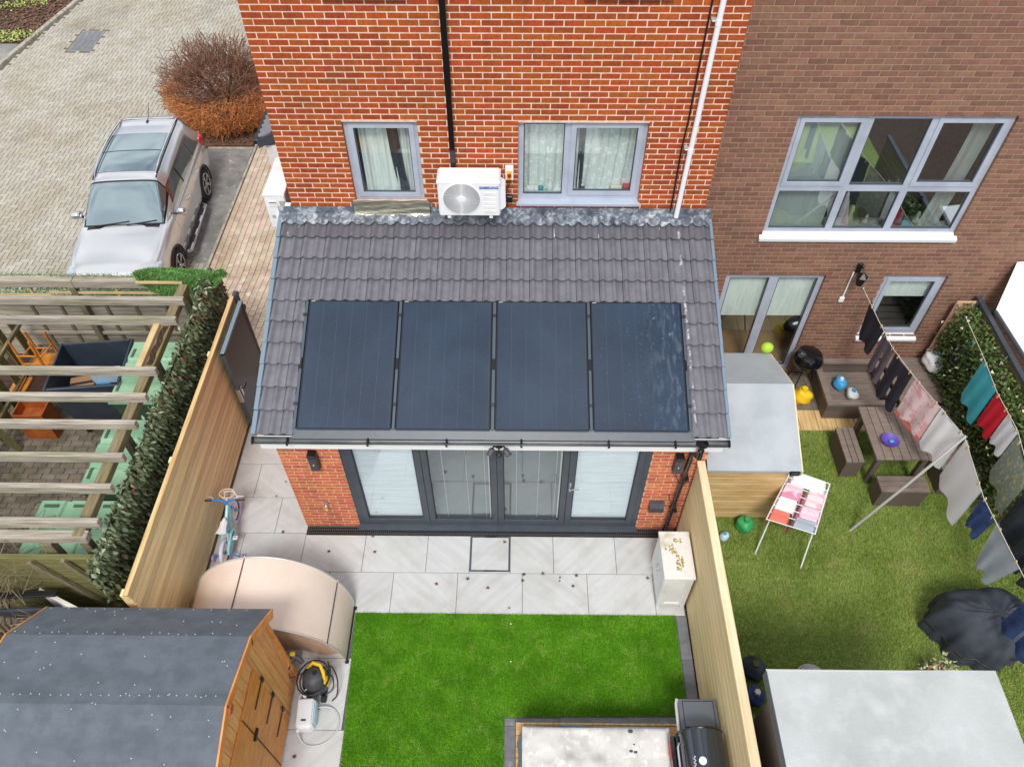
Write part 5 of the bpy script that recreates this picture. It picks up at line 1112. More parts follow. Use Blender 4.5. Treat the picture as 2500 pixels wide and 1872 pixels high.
def closed_loft(fn, xs, ns):
    m = MB()
    for x in xs:
        half = [fn(x, s) for s in np.linspace(0, 1, ns)]
        m.v += [(x, float(p[0]), float(p[1])) for p in half]+[(x, -float(p[0]), float(p[1])) for p in half[-2:0:-1]]
    n = 2*ns-2
    for i in range(len(xs)-1):
        for j in range(n): m.f.append((i*n+j, i*n+(j+1) % n, (i+1)*n+(j+1) % n, (i+1)*n+j))
    m.f.append(tuple(range(n))[::-1]); m.f.append(tuple((len(xs)-1)*n+j for j in range(n))); return m
bo = closed_loft(body, np.linspace(-2.30, 2.32, 64), 26).build('body', 'car_paint', CAR, None, True, True)
WX = (-1.35, 1.355)
cut = MB()
for x in WX:
    for s in (-1, 1): cut.lathe([(.395, .56), (.395, 1.2)], (x, 0, .35), (0, s, 0), 40)
co = cut.build('cutter', None, None, None, True, True)
co.parent = CAR
bpy.context.view_layer.update()
md = bo.modifiers.new('b', 'BOOLEAN'); md.operation = 'DIFFERENCE'; md.solver = 'EXACT'; md.object = co
me_ = bpy.data.meshes.new_from_object(bo.evaluated_get(bpy.context.evaluated_depsgraph_get())); bo.modifiers.clear(); bo.data = me_; bpy.data.objects.remove(co)
me_.polygons.foreach_set('use_smooth', [True]*len(me_.polygons)); me_.set_sharp_from_angle(angle=math.radians(38))
if not me_.materials: me_.materials.append(MATS['car_paint'])
gst = [-2.24, -2.12, -1.95, -1.6, -.8, -.1, .22, .6, .98]
gz = [1.10, 1.36, 1.60, 1.655, 1.685, 1.66, 1.60, 1.36, 1.085]
gy = [.66, .62, .59, .60, .62, .615, .60, .66, .70]
gb = [.80, .83, .845, .855, .86, .86, .855, .84, .80]
def green(x, s):
    zt, yr, yb = herm(gst, gz, x), herm(gst, gy, x), herm(gst, gb, x); z0 = 1.05; k = zt-z0
    P = [(yb, z0), (yb-.012, z0+.10*k), (yb-.05*min(1, k/.6), z0+.32*k), (yr+.10*min(1, k/.6), z0+.72*k), (yr+.03, z0+.90*k), (yr-.03, z0+.955*k), (yr*.6, z0+.99*k), (0, zt)]
    return herm(np.arange(len(P)), np.array(P), s*(len(P)-1))
gm_ = MB(); gx_ = np.linspace(-2.24, .98, 60); ns = 28
def gfull(x, q):   # q in -1..1 from left sill over the roof to right sill
    p = green(x, 1-abs(q)); return (x, p[0]*(1 if q >= 0 else -1), p[1])
gm_.grid(lambda u, v: gfull(-2.24+3.22*u, 1-2*v), 60, 55); gm_.build('cabin', 'car_paint', CAR, 40, True)
def patch(x0, x1, q0, q1, nm, mat, off=.007, nu=16, nv=16, fx=None, par=None):
    def f(u, v):
        q = q0+(q1-q0)*v; a0, a1 = (x0, x1) if fx is None else fx(v); x = a0+(a1-a0)*u; p = np.array(gfull(x, q))
        e = 1e-3; du = np.array(gfull(x+e, q))-p; dv = np.array(gfull(x, q+e))-p; n = np.cross(dv, du); n /= (np.linalg.norm(n)+1e-9)
        if n @ (p-np.array((x*.8, 0, 1.0))) < 0: n = -n
        return tuple(p+n*off)
    return MB().grid(f, nu, nv).build(nm, mat, par or CAR, 40, True)
patch(.27, .96, -.62, .62, 'windscreen', 'car_glass', .006); patch(.235, .985, -.655, .655, 'windscreen_seal', 'car_black', .003)
patch(-2.16, -1.93, -.6, .6, 'rear_window', 'car_glass', .006)
sr = patch(-1.28, .02, -.33, .33, 'sunroof', 'car_glass', .006, 20, 12); patch(-.645, -.625, -.33, .33, 'sunroof_joint', 'car_black', .009, 3, 12, par=sr)
for s in (-1, 1):
    patch(-1.78, .66, s*.885, s*.60, 'window_surround', 'chrome', .004, 24, 10, lambda v, s=s: (-1.86+.30*v, .70-.46*v))
    patch(-1.7, .6, s*.875, s*.625, 'side_window', 'car_glass', .008, 24, 10, lambda v: (-1.20+.02*v, -.40-.0*v)); patch(-1.7, .6, s*.875, s*.625, 'side_window', 'car_glass', .008, 24, 10, lambda v: (-.33, .62-.44*v)); patch(-1.7, .6, s*.875, s*.625, 'quarter_window', 'car_glass', .008, 12, 10, lambda v: (-1.76+.27*v, -1.28))
    patch(0, 0, s*.875, s*.625, 'door_pillar', 'car_black', .007, 4, 10, lambda v: (-.41, -.32))
    rl = [(x, s*(herm(gst, gy, x)-.02), herm(gst, gz, x)+.035-.035*(abs((x+.85)/.98)**6)) for x in np.linspace(-1.83, .12, 14)]; MB().tube(rl, .016, 8).build('roof_rail', 'chrome', CAR, 40, True)
    MB().tube([(x, s*(herm(gst, gy, x)-.0), herm(gst, gz, x)-.004) for x in np.linspace(-1.9, .2, 14)], .012, 6).build('roof_ditch', 'car_black', CAR, 40, True)
    mi = MB().obox((.62, s*1.0, 1.09), (.10, .21, .14), Matrix.Rotation(s*-.15, 3, 'Z'), .04).build('door_mirror', 'chrome', CAR, 40, True); MB().obox((.60, s*.88, 1.04), (.05, .1, .04), None, .01).build('mirror_arm', 'car_black', mi, None, True); MB().obox((.565, s*1.0, 1.09), (.012, .18, .11), Matrix.Rotation(s*-.15, 3, 'Z'), .004).build('mirror_glass', 'car_glass', mi, None, True)
    for x in (-.95, -.02): MB().tube([(x, s*.915, .90), (x-.04, s*.955, .905), (x-.12, s*.955, .905), (x-.16, s*.915, .90)], .013, 8).build('door_handle', 'chrome', CAR, 40, True)
    MB().tube([(.82, s*.90, .25), (.78, s*.97, .25), (-.72, s*.97, .25), (-.76, s*.90, .25)], .035, 10).build('side_step', 'steel', CAR, 40, True)
    for x in (-.45, .0, .45): MB().box(x-.12, x+.12, s*.955-.03, s*.955+.03, .278, .290, .004).build('tread_pad', 'car_black', CAR, local=True)
    for xs_ in ((-.36,), (.72,), (-1.25,)):
        x = xs_[0]; MB().tube([(x+.02, s*(body(x, .55)[0]+.0008), body(x, .55)[1]) if k == 0 else (x, s*(body(x, .36+.06*k)[0]-.0015), body(x, .36+.06*k)[1]) for k in range(1, 6)], .004, 4).build('door_gap', 'car_black', CAR, None, True)
    MB().sphere((1.98, s*.745, .865), (.24, .13, .075), 16, 10).build('headlight', 'lamp_clear', CAR, 40, True)
    tl = MB().obox((-2.10, s*.81, 1.0), (.30, .12, .24), Matrix.Rotation(s*.25, 3, 'Z'), .035).build('tail_light', 'lamp_red', CAR, 40, True); MB().obox((-2.1, s*.845, .93), (.16, .03, .05), Matrix.Rotation(s*.25, 3, 'Z'), .01).build('reverse_lens', 'lamp_clear', tl, None, True)
    for x in WX:
        MB().tube([(x+.405*math.cos(a*math.pi/18), s*.905, .35+.405*math.sin(a*math.pi/18)) for a in range(-2, 21)], .018, 6).build('arch_trim', 'car_black', CAR, 40, True)
        MB().lathe([(.39, .0), (.39, .30)], (x, s*.55, .35), (0, s, 0), 28).build('arch_liner', 'car_black', CAR, 40, True) if False else None
        ty = MB().lathe([(.24, -.105), (.30, -.115), (.335, -.10), (.345, -.05), (.345, .05), (.335, .10), (.30, .115), (.24, .105)], (x, s*.795, .35), (0, s, 0), 40).build('wheel', 'tyre', CAR, 40, True)
        MB().lathe([(.245, .05), (.245, .112), (.225, .116), (.222, .06), (.05, .055)], (x, s*.795, .35), (0, s, 0), 40).build('rim', 'alloy_dark', ty, 40, True)
        sp_ = MB()
        for k in range(5):
            for dq in (-.14, .14):
                a = k*1.2566; sp_.bar((x+.05*math.cos(a), s*.905, .35+.05*math.sin(a)), (x+.225*math.cos(a+dq), s*.912, .35+.225*math.sin(a+dq)), .028, .022, (0, s, 0), .004)
        sp_.lathe([(.055, .10), (.05, .125)], (x, s*.795, .35), (0, s, 0), 16); sp_.tube([(x+.232*math.cos(k*.2094), s*.91, .35+.232*math.sin(k*.2094)) for k in range(30)], .012, 6, True); sp_.build('spokes', 'alloy', ty, 40, True)
for y0, y1 in ((.05, .62), (-.55, .10)): MB().bar((1.0, y0, 1.105), (.93, y1, 1.135), .02, .012).build('wiper', 'car_black', CAR, local=True)
MB().box(.96, 1.08, -.68, .68, 1.065, 1.092, .008).build('cowl', 'car_black', CAR, local=True)
MB().tube([(-1.75, 0, 1.655), (-1.86, 0, 1.68), (-2.14, -.0, 1.86)], [.012, .006, .004], 6).build('aerial', 'car_black', CAR, 40, True); MB().obox((-1.75, 0, 1.665), (.09, .05, .03), None, .012).build('aerial_base', 'car_black', CAR, local=True)
MB().obox((-2.0, 0, 1.605), (.16, 1.0, .03), Matrix.Rotation(-.3, 3, 'Y'), .014).build('rear_spoiler', 'car_paint', CAR, local=True)
MB().box(2.20, 2.31, -.45, .45, .5, .72, .03).build('grille', 'car_black', CAR, local=True)
# ------------------------------------------------------------------ round clipped hedge by the drive
HB = np.array((-4.22, 9.0, .5)); HR = np.array((1.35, 1.2, 1.08))
hg = thing('clipped_shrub', 'large bare round shrub, brown above and orange below, beside the house', 'shrub', (-4.2, 9.2, DZ))
tr = MB()
for k in range(7):
    a = k*.9; tr.tube([(HB[0]+.1*math.cos(a), HB[1]+.1*math.sin(a), DZ), (HB[0]+.22*math.cos(a), HB[1]+.2*math.sin(a), .2), (HB[0]+.5*math.cos(a+.2), HB[1]+.45*math.sin(a+.2), .75), (HB[0]+.8*math.cos(a+.1), HB[1]+.7*math.sin(a+.1), 1.15)], [.05, .04, .028, .012], 6)
tr.build('trunk', 'bark', hg, 60)
def twigs(n, zlo, zhi, mat, name, r0, rr=(.55, 1.0), up=.5, ln=.34, c=HB, R=HR, parent=hg, kink=.12):
    V = []; F = []; 
    for _ in range(n):
        while True:
            d = np.random.randn(3); d /= np.linalg.norm(d); s = random.uniform(*rr); p = c+d*R*s
            if zlo <= p[2] <= zhi: break
        dirv = d*R; dirv = dirv/np.linalg.norm(dirv)+np.random.randn(3)*.55+np.array((0, 0, up)); dirv /= np.linalg.norm(dirv)
        L_ = ln*random.uniform(.5, 1.2); pts = [p, p+dirv*L_*.5+np.random.randn(3)*L_*kink, p+dirv*L_+np.random.randn(3)*L_*kink]
        q = ((pts[2]-c)/R); m_ = np.linalg.norm(q)
        if m_ > 1.04: pts[2] = c+q/m_*R*random.uniform(.98, 1.04)
        u = np.cross(dirv, np.random.randn(3)); u /= np.linalg.norm(u)+1e-9; w_ = np.cross(dirv, u); b_ = len(V)
        for i, pt in enumerate(pts):
            rad = r0*(1-.35*i)
            for k in range(3): a = k*2.094; V.append(pt+(u*math.cos(a)+w_*math.sin(a))*rad)
        for i in range(2):
            for k in range(3): F.append((b_+i*3+k, b_+i*3+(k+1) % 3, b_+i*3+3+(k+1) % 3, b_+i*3+3+k))
    return stuff(fast_tris(name, np.array(V), np.array(F), mat, parent))
twigs(2300, .42, 2, 'twig_brown', 'upper_crown', .0075, (.45, 1.0), .45, .42, kink=.16)
twigs(6500, -.36, .65, 'twig_orange', 'lower_crown', .007, (.72, 1.02), .15, .24, kink=.2)
twigs(700, -.36, .8, 'twig_brown', 'inner_twigs', .009, (.3, .8), .4, .3)
# ------------------------------------------------------------------ bin enclosure on the left
bf_ = structure(MB().box(-5.7, -1.45, -4.3, .75, -.08, -.012).build('bin_store_floor', 'sand_joint'))
ob = []
for r in range(47):
    y = -4.2+r*.105
    for c in range(20):
        x = -5.6+(c+.5*(r % 2))*.21
        if x < -1.72: ob.append((x, y))
ob.sort(key=lambda q: (0 if (-5.2 < q[0] < -2.9 and -3.1 < q[1] < -.9) else 1, near((*q, 0)))); om = MB().obox((0, 0, 0), (.2, .098, .04), None, .006).mesh('block'); om.materials.append(MATS['old_block']); rs = MB()
for i, (x, y) in enumerate(ob):
    z = -.018+random.uniform(-.003, .003)
    if i < 300: link('block', om, None, bf_, (x+.1, y+.05, z))
    else: rs.obox((x+.1, y+.05, z), (.2, .098, .04), None, .006)
stuff(rs.build('block_paving', 'old_block', bf_))
# back fence with weathered boards, top rail and a strip of artificial leaves
bk = thing('weathered_fence', 'grey weathered fence at the back of the bin enclosure', 'fence', (-3.6, .66, 0))
for k in range(9): MB().box(-6.2, -1.95, .66, .685, .05+k*.152, .05+k*.152+.147, .004).build('board', 'old_wood', bk)
MB().box(-6.2, -4.0, .56, .72, 1.72, 1.86, .008).build('top_rail', 'old_wood', bk); MB().box(-3.995, -2.35, .56, .72, 1.715, 1.855, .008).build('top_rail', 'old_wood', bk)
for x in (-5.9, -4.05, -2.35): MB().box(x-.05, x+.05, .56, .655, 0, 1.72, .006).build('post', 'old_wood_z', bk)
for x in (-4.95, -4.47, -3.72, -3.24, -2.75): MB().box(x-.025, x+.025, .635, .658, .05, 1.32, .003).build('batten', 'old_wood_z', bk)
for z in (1.30, .62): MB().box(-6.2, -1.95, .60, .634, z, z+.06, .004).build('cross_rail', 'old_wood', bk)
for x in (-4.76, -3.38): MB().box(x-.02, x+.02, .60, .63, 1.37, 1.70, .003).build('pale_batten', 'batten', bk)
MB().box(-6.2, -4.45, .585, .6, 1.52, 1.56, .003).build('pale_batten', 'batten', bk); MB().box(-4.45, -2.4, .58, .598, 1.57, 1.615, .003).build('pale_batten', 'batten', bk)
def blades(n, place, ln, wd, mat, name, parent=None):
    V = np.zeros((n, 3, 3))
    for i in range(n):
        p, d = place(); d = d/np.linalg.norm(d); s = np.cross(d, np.random.randn(3)); s /= np.linalg.norm(s); l_ = ln*random.uniform(.6, 1.2); V[i] = [p-s*wd, p+s*wd, p+d*l_]
    return stuff(fast_tris(name, V.reshape(-1, 3), np.arange(n*3).reshape(-1, 3), mat, parent))
blades(6000, lambda: (np.array((random.uniform(-6.2, -2.0), random.uniform(.635, .665), random.uniform(1.36, 1.72))), np.random.randn(3)+np.array((0, -1, -.2))), .05, .007, 'faux_turf', 'leaf_screen', bk)
moss = blades(900, lambda: (np.array((random.uniform(-6.2, -2.5), .70+random.gauss(0, .02), 1.86)), np.random.randn(3)*.6+np.array((0, 0, 1))), .04, .006, 'faux_turf', 'moss_tufts', bk)
# artificial grass mat hung over the fence corner
mt = thing('grass_mat', 'bright green artificial grass mat draped over the fence corner', 'mat', (-2.2, .6, 1.3))
def mat_s(u, v):
    x = -2.98+1.42*u; edge = (1-abs(2*u-.95)**3)
    if v < .5: return (x, .74+.05*math.sin(u*5)-.28*v, 1.9+.10*v*2+.03*math.sin(u*11)*math.sin(v*9)+.04*u)
    q = (v-.5)*2; return (x+.05*q, .60-.05*q+.03*math.sin(u*7+q*3), 2.0+.04*u+.03*math.sin(u*11)*math.sin(4.5)-.42*q*max(.15, edge))
MB().grid(mat_s, 30, 16).build('backing', 'faux_turf', mt, 60)
def on_mat():
    u, v = random.random(), random.random(); p = np.array(mat_s(u, v)); return p, np.random.randn(3)*1.1+(np.array((0, -.5, .5)) if v < .5 else np.array((0, -1., .1)))
blades(14000, on_mat, .055, .007, 'faux_turf', 'grass_pile', mt)
tag(MB().box(-2.95, -2.22, .50, .54, 1.86, 1.90, .004).build('loose_batten', 'batten'), 'pale loose batten lying on the green mat', 'batten')
# faux ivy screen along the fence
iv = thing('ivy_screen', 'dark green artificial ivy screen running behind the timber fence', 'screen', (-1.84, -1.8, 0))
MB().box(-1.87, -1.855, -4.42, .85, .35, 1.90).build('mesh_panel', 'faux_mesh', iv)
for k in range(20): MB().bar((-1.876, -4.4+k*.26, .3), (-1.876, -4.4+k*.26+.25, 1.0), .02, .008, (1, 0, 0)).build('trellis_lath', 'stain_wood', iv)
def leafmesh(l_, w_): return MB().add([(0, 0, 0), (w_, l_*.42, .006), (w_*.55, l_*.8, .0), (0, l_, -.008), (-w_*.55, l_*.8, 0), (-w_, l_*.42, .006), (0, l_*.45, -.004)], [(0, 1, 6), (1, 2, 6), (2, 3, 6), (3, 4, 6), (4, 5, 6), (5, 0, 6)])
lv_ = leafmesh(.085, .02); arr = np.array(lv_.v); fc = np.array(lv_.f); VV = []; FF = []; lm = lv_.mesh('leaf'); lm.materials.append(MATS['faux_leaf']); lp_ = leafmesh(.075, .033).mesh('leaf'); lp_.materials.append(MATS['faux_pale'])
leaves = []
for i in range(8500):
    y = random.uniform(-4.45, .88); z = .5+1.45*random.random()**.7; x = -1.845+random.random()**2*.085
    if z > 1.86: x = random.uniform(-1.93, -1.80)
    if z < 1.0 and y > -3.4: continue
    leaves.append((x, y, z))
leaves.sort(key=lambda p: near(p)+.6*(p[2] < 1.2))
for i, p in enumerate(leaves):
    R_ = Matrix.Rotation(random.uniform(-.7, .7), 4, 'X') @ Matrix.Rotation(random.gauss(math.pi, .55), 4, 'X') @ Matrix.Rotation(random.uniform(-.9, .9), 4, 'Z')
    R_ = Matrix.Rotation(random.gauss(0, .35), 4, 'X') @ Matrix.Rotation(math.radians(90), 4, 'Z') @ Matrix.Rotation(math.radians(-90)-random.uniform(.0, .75), 4, 'X') @ Matrix.Rotation(random.uniform(-.8, .8), 4, 'Y')
    if i < 300: link('leaf', lp_ if i % 11 == 0 else lm, None, iv, p, R_.to_euler())
    else:
        k = len(VV)*len(arr); sc = random.uniform(.8, 1.2); VV.append(np.array([tuple(R_ @ Vector(q)) for q in arr*sc])+np.array(p)); FF.append(fc+k)
stuff(fast_tris('leaves', np.vstack(VV), np.vstack(FF), 'faux_leaf', iv))
for nm, mt_, n in (('pale_leaves', 'faux_pale', 260), ('red_leaves', 'faux_red', 130)):
    VV = []; FF = []
    for i in range(n):
        z = random.uniform(.8, 1.95); p = (-1.80+random.random()*.06 if nm[0] == 'r' else random.uniform(-1.95, -1.76), random.uniform(-4.4, .85), z if nm[0] == 'r' else (1.93 if random.random() < .5 else z)); R_ = Matrix.Rotation(random.uniform(0, 6.28), 4, 'Z') @ Matrix.Rotation(random.uniform(-1.5, 1.5), 4, 'X')
        VV.append(np.array([tuple(R_ @ Vector(q)) for q in arr*(.8 if nm[0] == 'r' else .95)])+np.array(p)); FF.append(fc+i*len(arr))
    stuff(fast_tris(nm, np.vstack(VV), np.vstack(FF), mt_, iv))
# pergola frame
pg = thing('pergola', 'weathered mossy timber pergola over the bin enclosure', 'pergola', (-2.1, -2, 0))
for i, y in enumerate((-.14, -.55, -1.52, -1.98, -2.43, -2.94, -3.39, -3.86)):
    MB().box(-5.4+.02*i, -1.92+.012*i, y-.036, y+.036, 2.05+.006, 2.185, .006).build('rafter', 'old_wood', pg)
MB().box(-2.155, -2.02, -4.0, .30, 1.93, 2.055, .008).build('beam', 'old_wood_y', pg)
MB().box(-3.6, -1.98, -4.03, -3.91, 1.935, 2.048, .01).build('front_beam', 'old_wood', pg)
MB().box(-2.25, -2.16, -1.46, -.58, 2.0, 2.10, .006).build('side_plank', 'batten', pg)
rt = MB().grid(lambda u, v: (-2.13+.085*v+.01*math.sin(u*14), -1.35+.75*u, 2.058+.004*math.sin(u*30+v*9)), 24, 6).build('rotten_patch', 'rot', pg)
for y in (.2, -1.2, -2.48, -3.95): MB().box(-2.135, -2.035, y-.05, y+.05, 0, 1.93, .006).build('post', 'old_wood_z', pg)
MB().box(-2.56, -2.42, -4.06, -3.96, 0, 1.94, .006).build('post', 'old_wood_z', pg)
# bins
def big_bin(label, x0, x1, y0, y1, h, open_, rot=0, ribs='x'):
    cx, cy = (x0+x1)/2, (y0+y1)/2; t = thing('wheeled_bin', label, 'bin', (cx, cy, 0), 'large wheeled bins in the enclosure', rot); a, c = (x1-x0)/2, (y1-y0)/2; bm2 = 'bin_grey' if open_ else 'bin_body'
    def wall(u, v, k=1.): q = [(-1, -1), (1, -1), (1, 1), (-1, 1), (-1, -1)]; s = u*4; i = min(3, int(s)); f = s-i; s_ = .82+.18*v; return ((q[i][0]+(q[i+1][0]-q[i][0])*f)*a*s_*k, (q[i][1]+(q[i+1][1]-q[i][1])*f)*c*s_*k, .16+(h-.16)*v)
    m = MB().grid(lambda u, v: wall(u, v), 41, 6)
    if open_: m.grid(lambda u, v: wall(u, v, .955), 41, 6)
    m.add([(-a*.82, -c*.82, .17), (a*.82, -c*.82, .17), (a*.82, c*.82, .17), (-a*.82, c*.82, .17)], [(0, 1, 2, 3)]); m.build('body', bm2, t, 30, True)
    for sx in (-1, 1):
        for sy in (-1, 1): MB().lathe([(.07, -.022), (.08, -.015), (.08, .015), (.07, .022)], (sx*a*.7, sy*c*.7, .08), (1, 0, 0), 16).build('wheel', 'dark_rubber', t, 40, True); MB().obox((sx*a*.7, sy*c*.7, .14), (.07, .05, .05), None, .006).build('castor_fork', 'steel', t, local=True)
    for p in split_rect(-a-.02, a+.02, -c-.02, c+.02, [(-a*.95, a*.95, -c*.95, c*.95)]): MB().box(p[0], p[1], p[2], p[3], h-.05, h, .012).build('rim', bm2, t, local=True)
    if not open_:
        def ld(u, v):
            x, y = -a-.03+(2*a+.06)*u, -c-.03+(2*c+.06)*v; r = (u if ribs == 'x' else v); z = h+.055+.018*math.sin(math.pi*u)*math.sin(math.pi*v)-(.022 if abs((r*3) % 1-.5) > .40 and .1 < r < .9 else 0); e = min(u, 1-u, v, 1-v); return (x, y, z-(.05 if e < .001 else 0))
        l_ = MB().grid(ld, 49, 49).build('lid', 'bin_green', t, 30, True)
        if ribs == 'x':
            for xx in (-.36*2*a, .0, .36*2*a): MB().obox((xx, c-.07, h+.062), (.20, .05, .012), None, .005).build('grab_recess', 'bin_body', l_, local=True)
        else:
            for yy in (-c*.55, c*.6): MB().obox((-a+.05, yy, h+.06), (.05, .18, .012), None, .005).build('grab_recess', 'bin_body', l_, local=True)
    return t
big_bin('open dark grey bin holding cardboard under the pergola', -4.10, -3.02, -1.05, -.12, 1.22, True, math.radians(6))
big_bin('green lidded bin farthest back beside the open grey bin', -3.0, -2.25, -1.30, -.12, 1.15, False, 0, 'y')
big_bin('green lidded bin in the middle of the row by the ivy screen', -2.86, -2.2, -2.84, -1.66, 1.15, False, 0, 'y')
big_bin('green lidded bin nearest the shed with ribbed lid', -3.28, -2.2, -3.84, -3.02, 1.15, False, 0, 'x')
def carton(nm, c, s, rz, mat, label, stripe=None):
    t = thing(nm, label, 'carton', c, None, rz); MB().obox((0, 0, 0), s, None, .004).build('box', mat, t, local=True); MB().obox((0, 0, s[2]/2+.001), (s[0]*.98, .05, .002), None).build('tape', stripe or 'cream_box', t, local=True)
carton('carton', (-3.35, -.62, 1.0), (.42, .16, .2), .1, 'pale_blue_box', 'white and blue carton lying in the open bin', 'toy_blue'); carton('carton', (-3.72, -.75, .9), (.36, .3, .1), .25, 'cardboard', 'brown cardboard carton at the bottom of the open bin', 'iron'); carton('carton', (-3.35, -.82, .86), (.34, .2, .14), -.2, 'toy_blue', 'bright blue carton at the bottom of the open bin')
# old furniture
dkp = thing('dark_pallet', 'dark brown slatted platform beside the open grey bin', 'pallet', (-5.2, 0, 0))
for k in range(8): MB().box(-5.7, -4.35, -.52+k*.125, -.52+k*.125+.115, .24, .28, .004).build('slat', 'dark_deck', dkp)
for x in (-5.55, -5.0, -4.5): MB().box(x, x+.08, -.52, .47, 0, .24, .004).build('bearer', 'dark_deck', dkp)
ch = thing('upturned_chair', 'orange wooden chair lying upside down on the dark platform', 'chair', (-4.95, .05, .28))
P_ = {'a': (-5.14, -.02), 'b': (-4.82, -.02), 'c': (-5.08, .34), 'd': (-4.76, .34)}
MB().box(-5.16, -4.78, -.06, .38, .36, .40, .008).build('seat', 'orange_wood', ch)
for k in 'ab': MB().tube([(*P_[k], .28), (P_[k][0], P_[k][1]+.01, .6), (P_[k][0]-.03, P_[k][1]+.06, 1.02)], [.026, .024, .02], 8).build('leg', 'orange_wood', ch, 40)
for k in 'cd': MB().box(P_[k][0]-.02, P_[k][0]+.02, P_[k][1]-.02, P_[k][1]+.02, .40, .95, .006).build('leg', 'orange_wood', ch)
for a, c_, z in (('a', 'b', .56), ('a', 'c', .66), ('b', 'd', .66), ('c', 'd', .56), ('a', 'b', .75)): MB().tube([(*P_[a], z), (*P_[c_], z)], .013, 8).build('stretcher', 'orange_wood', ch, 40)
for x0 in (-5.32, -5.22, -5.12): tag(MB().box(x0, x0+.07, -.5, -.1, .282, .33, .005).build('timber_offcut', 'orange_wood'), {-5.32: 'left of three orange timber offcuts on the dark platform', -5.22: 'middle of three orange timber offcuts on the dark platform', -5.12: 'right of three orange timber offcuts on the dark platform'}[x0], 'timber', 'orange timber offcuts')
tb = thing('wooden_drawer', 'orange brown wooden drawer unit standing on the block floor', 'drawer', (-4.6, -.9, 0))
TR = Matrix.Rotation(.12, 3, 'Z')
for c_, s_ in (((-4.6, -.82, .3), (.48, .02, .6)), ((-4.6, -1.12, .3), (.48, .02, .6)), ((-4.83, -.97, .3), (.02, .3, .6)), ((-4.37, -.97, .3), (.02, .3, .6)), ((-4.6, -.97, .04), (.46, .29, .02))): MB().obox(c_, s_, None, .003).build('panel', 'stain_wood', tb)
MB().obox((-4.6, -.97, .42), (.46, .29, .02), None, .003).build('shelf', 'stain_wood', tb)
# left edge posts and rails of the enclosure
lfn = thing('slatted_fence', 'mossy slatted fence at the left edge of the bin enclosure', 'fence', (-5.1, -1.4, 0))
for k in range(15): MB().box(-5.25-.02*(k % 2), -5.22-.02*(k % 2), -3.9+k*.3, -3.9+k*.3+.14, 0, 1.25, .004).build('slat', 'mossy_board', lfn)
for z in (.3, .95): MB().box(-5.22, -5.17, -3.9, .6, z, z+.07, .004).build('rail', 'old_wood_y', lfn)
for y in (-1.35, -2.3): MB().bar((-4.9, y, 0), (-5.15, y+.1, .7), .09, .09).build('brace_post', 'mossy_board', lfn)
# near mossy fence with board, lid and bare twigs
ff_ = thing('mossy_fence', 'green mossy board fence in front of the nearest green bin', 'fence', (-2.9, -4.12, 0))
for k in range(12): MB().box(-5.2, -1.95, -4.14, -4.115, .05+k*.142, .05+k*.142+.137, .004).build('board', 'mossy_board', ff_)
MB().box(-5.2, -1.95, -4.16, -4.09, 1.755, 1.80, .006).build('top_rail', 'mossy_board', ff_); MB().bar((-2.72, -4.17, 1.75), (-2.1, -4.17, .2), .07, .05, (0, -1, 0), .004).build('brace', 'old_wood_z', ff_); MB().bar((-2.3, -4.18, 1.8), (-2.0, -4.18, .8), .06, .05, (0, -1, 0), .004).build('brace', 'old_wood_z', ff_)
wb = tag(MB().bar((-2.85, -4.25, .65), (-2.0, -4.62, .65), .02, .98, (0, 0, 1), .004).build('propped_board', 'cab_white'), 'white board panel propped behind the shed roof', 'panel'); MB().bar((-2.85, -4.235, 1.15), (-2.0, -4.605, 1.15), .03, .02).build('panel_edge', 'cream_box', wb)
bl_ = thing('black_lid', 'black plastic bin lid propped beside the white board', 'lid', (-2.9, -4.4, 0)); MB().bar((-3.35, -4.36, .62), (-2.5, -4.40, .80), .05, 1.1, (0, -.3, 1), .02).build('panel', 'bin_grey', bl_); MB().bar((-3.35, -4.33, 1.15), (-2.5, -4.37, 1.33), .08, .04, (0, 0, 1), .01).build('rim', 'black_plastic', bl_)
bt_ = thing('bare_bush', 'tangle of bare pale twigs at the left edge beyond the shed', 'bush', (-3.6, -4.3, 0)); twm = MB()
for k in range(5): twm.tube([(-3.75+.1*k, -4.5, 0), (-3.7+.08*k, -4.45, .6), (-3.6+.05*k, -4.3+.1*k, 1.2)], [.02, .014, .008], 5)
twm.build('stems', 'bark', bt_, 60)
twigs(420, .2, 2.2, 'twig_grey', 'twigs', .006, (.2, 1.0), .3, .55, np.array((-3.55, -4.1, 1.1)), np.array((.75, .8, 1.0)), bt_, .2)
# ------------------------------------------------------------------ the neighbouring house on the right
NY = .42
nh = thing('neighbour_house', 'brown brick neighbouring house with large grey framed window', 'house', (8.6, NY, 0))
nops = [(6.50, 9.24, 2.97, 4.84), (6.16, 7.66, .05, 2.19), (8.56, 9.5, .90, 2.19)]
def nvis(q):
    z = q[2]; x = (q[0]+q[1])/2; return 5.9 < x < 10.2 and (z > 2.2 or x > 7.7) and z < 5.6
brickwall(nh, HX+.03, 12.6, 0, 7.7, NY, .02, nops, 'brick_brown', 'mortar_brown', 300, jn=.012, rec=.006, vis=nvis)
MB().box(HX+.03, 12.6, NY+.95, NY+1.05, 0, 7.7).build('partition', 'room', nh)
MB().box(HX+.03, 12.6, NY+.13, NY+.95, 2.40, 2.55).build('ceiling', 'white_paint', nh); MB().box(HX+.03, 12.6, NY+.13, NY+.95, -.05, .04).build('floor', 'cardboard', nh)
MB().box(12.5, 12.6, NY+.13, NY+.95, 0, 7.7).build('end_wall', 'room', nh); MB().box(HX+.03, 12.5, NY+.13, NY+.95, 7.5, 7.7).build('roof_slab', 'room', nh)
lt = []
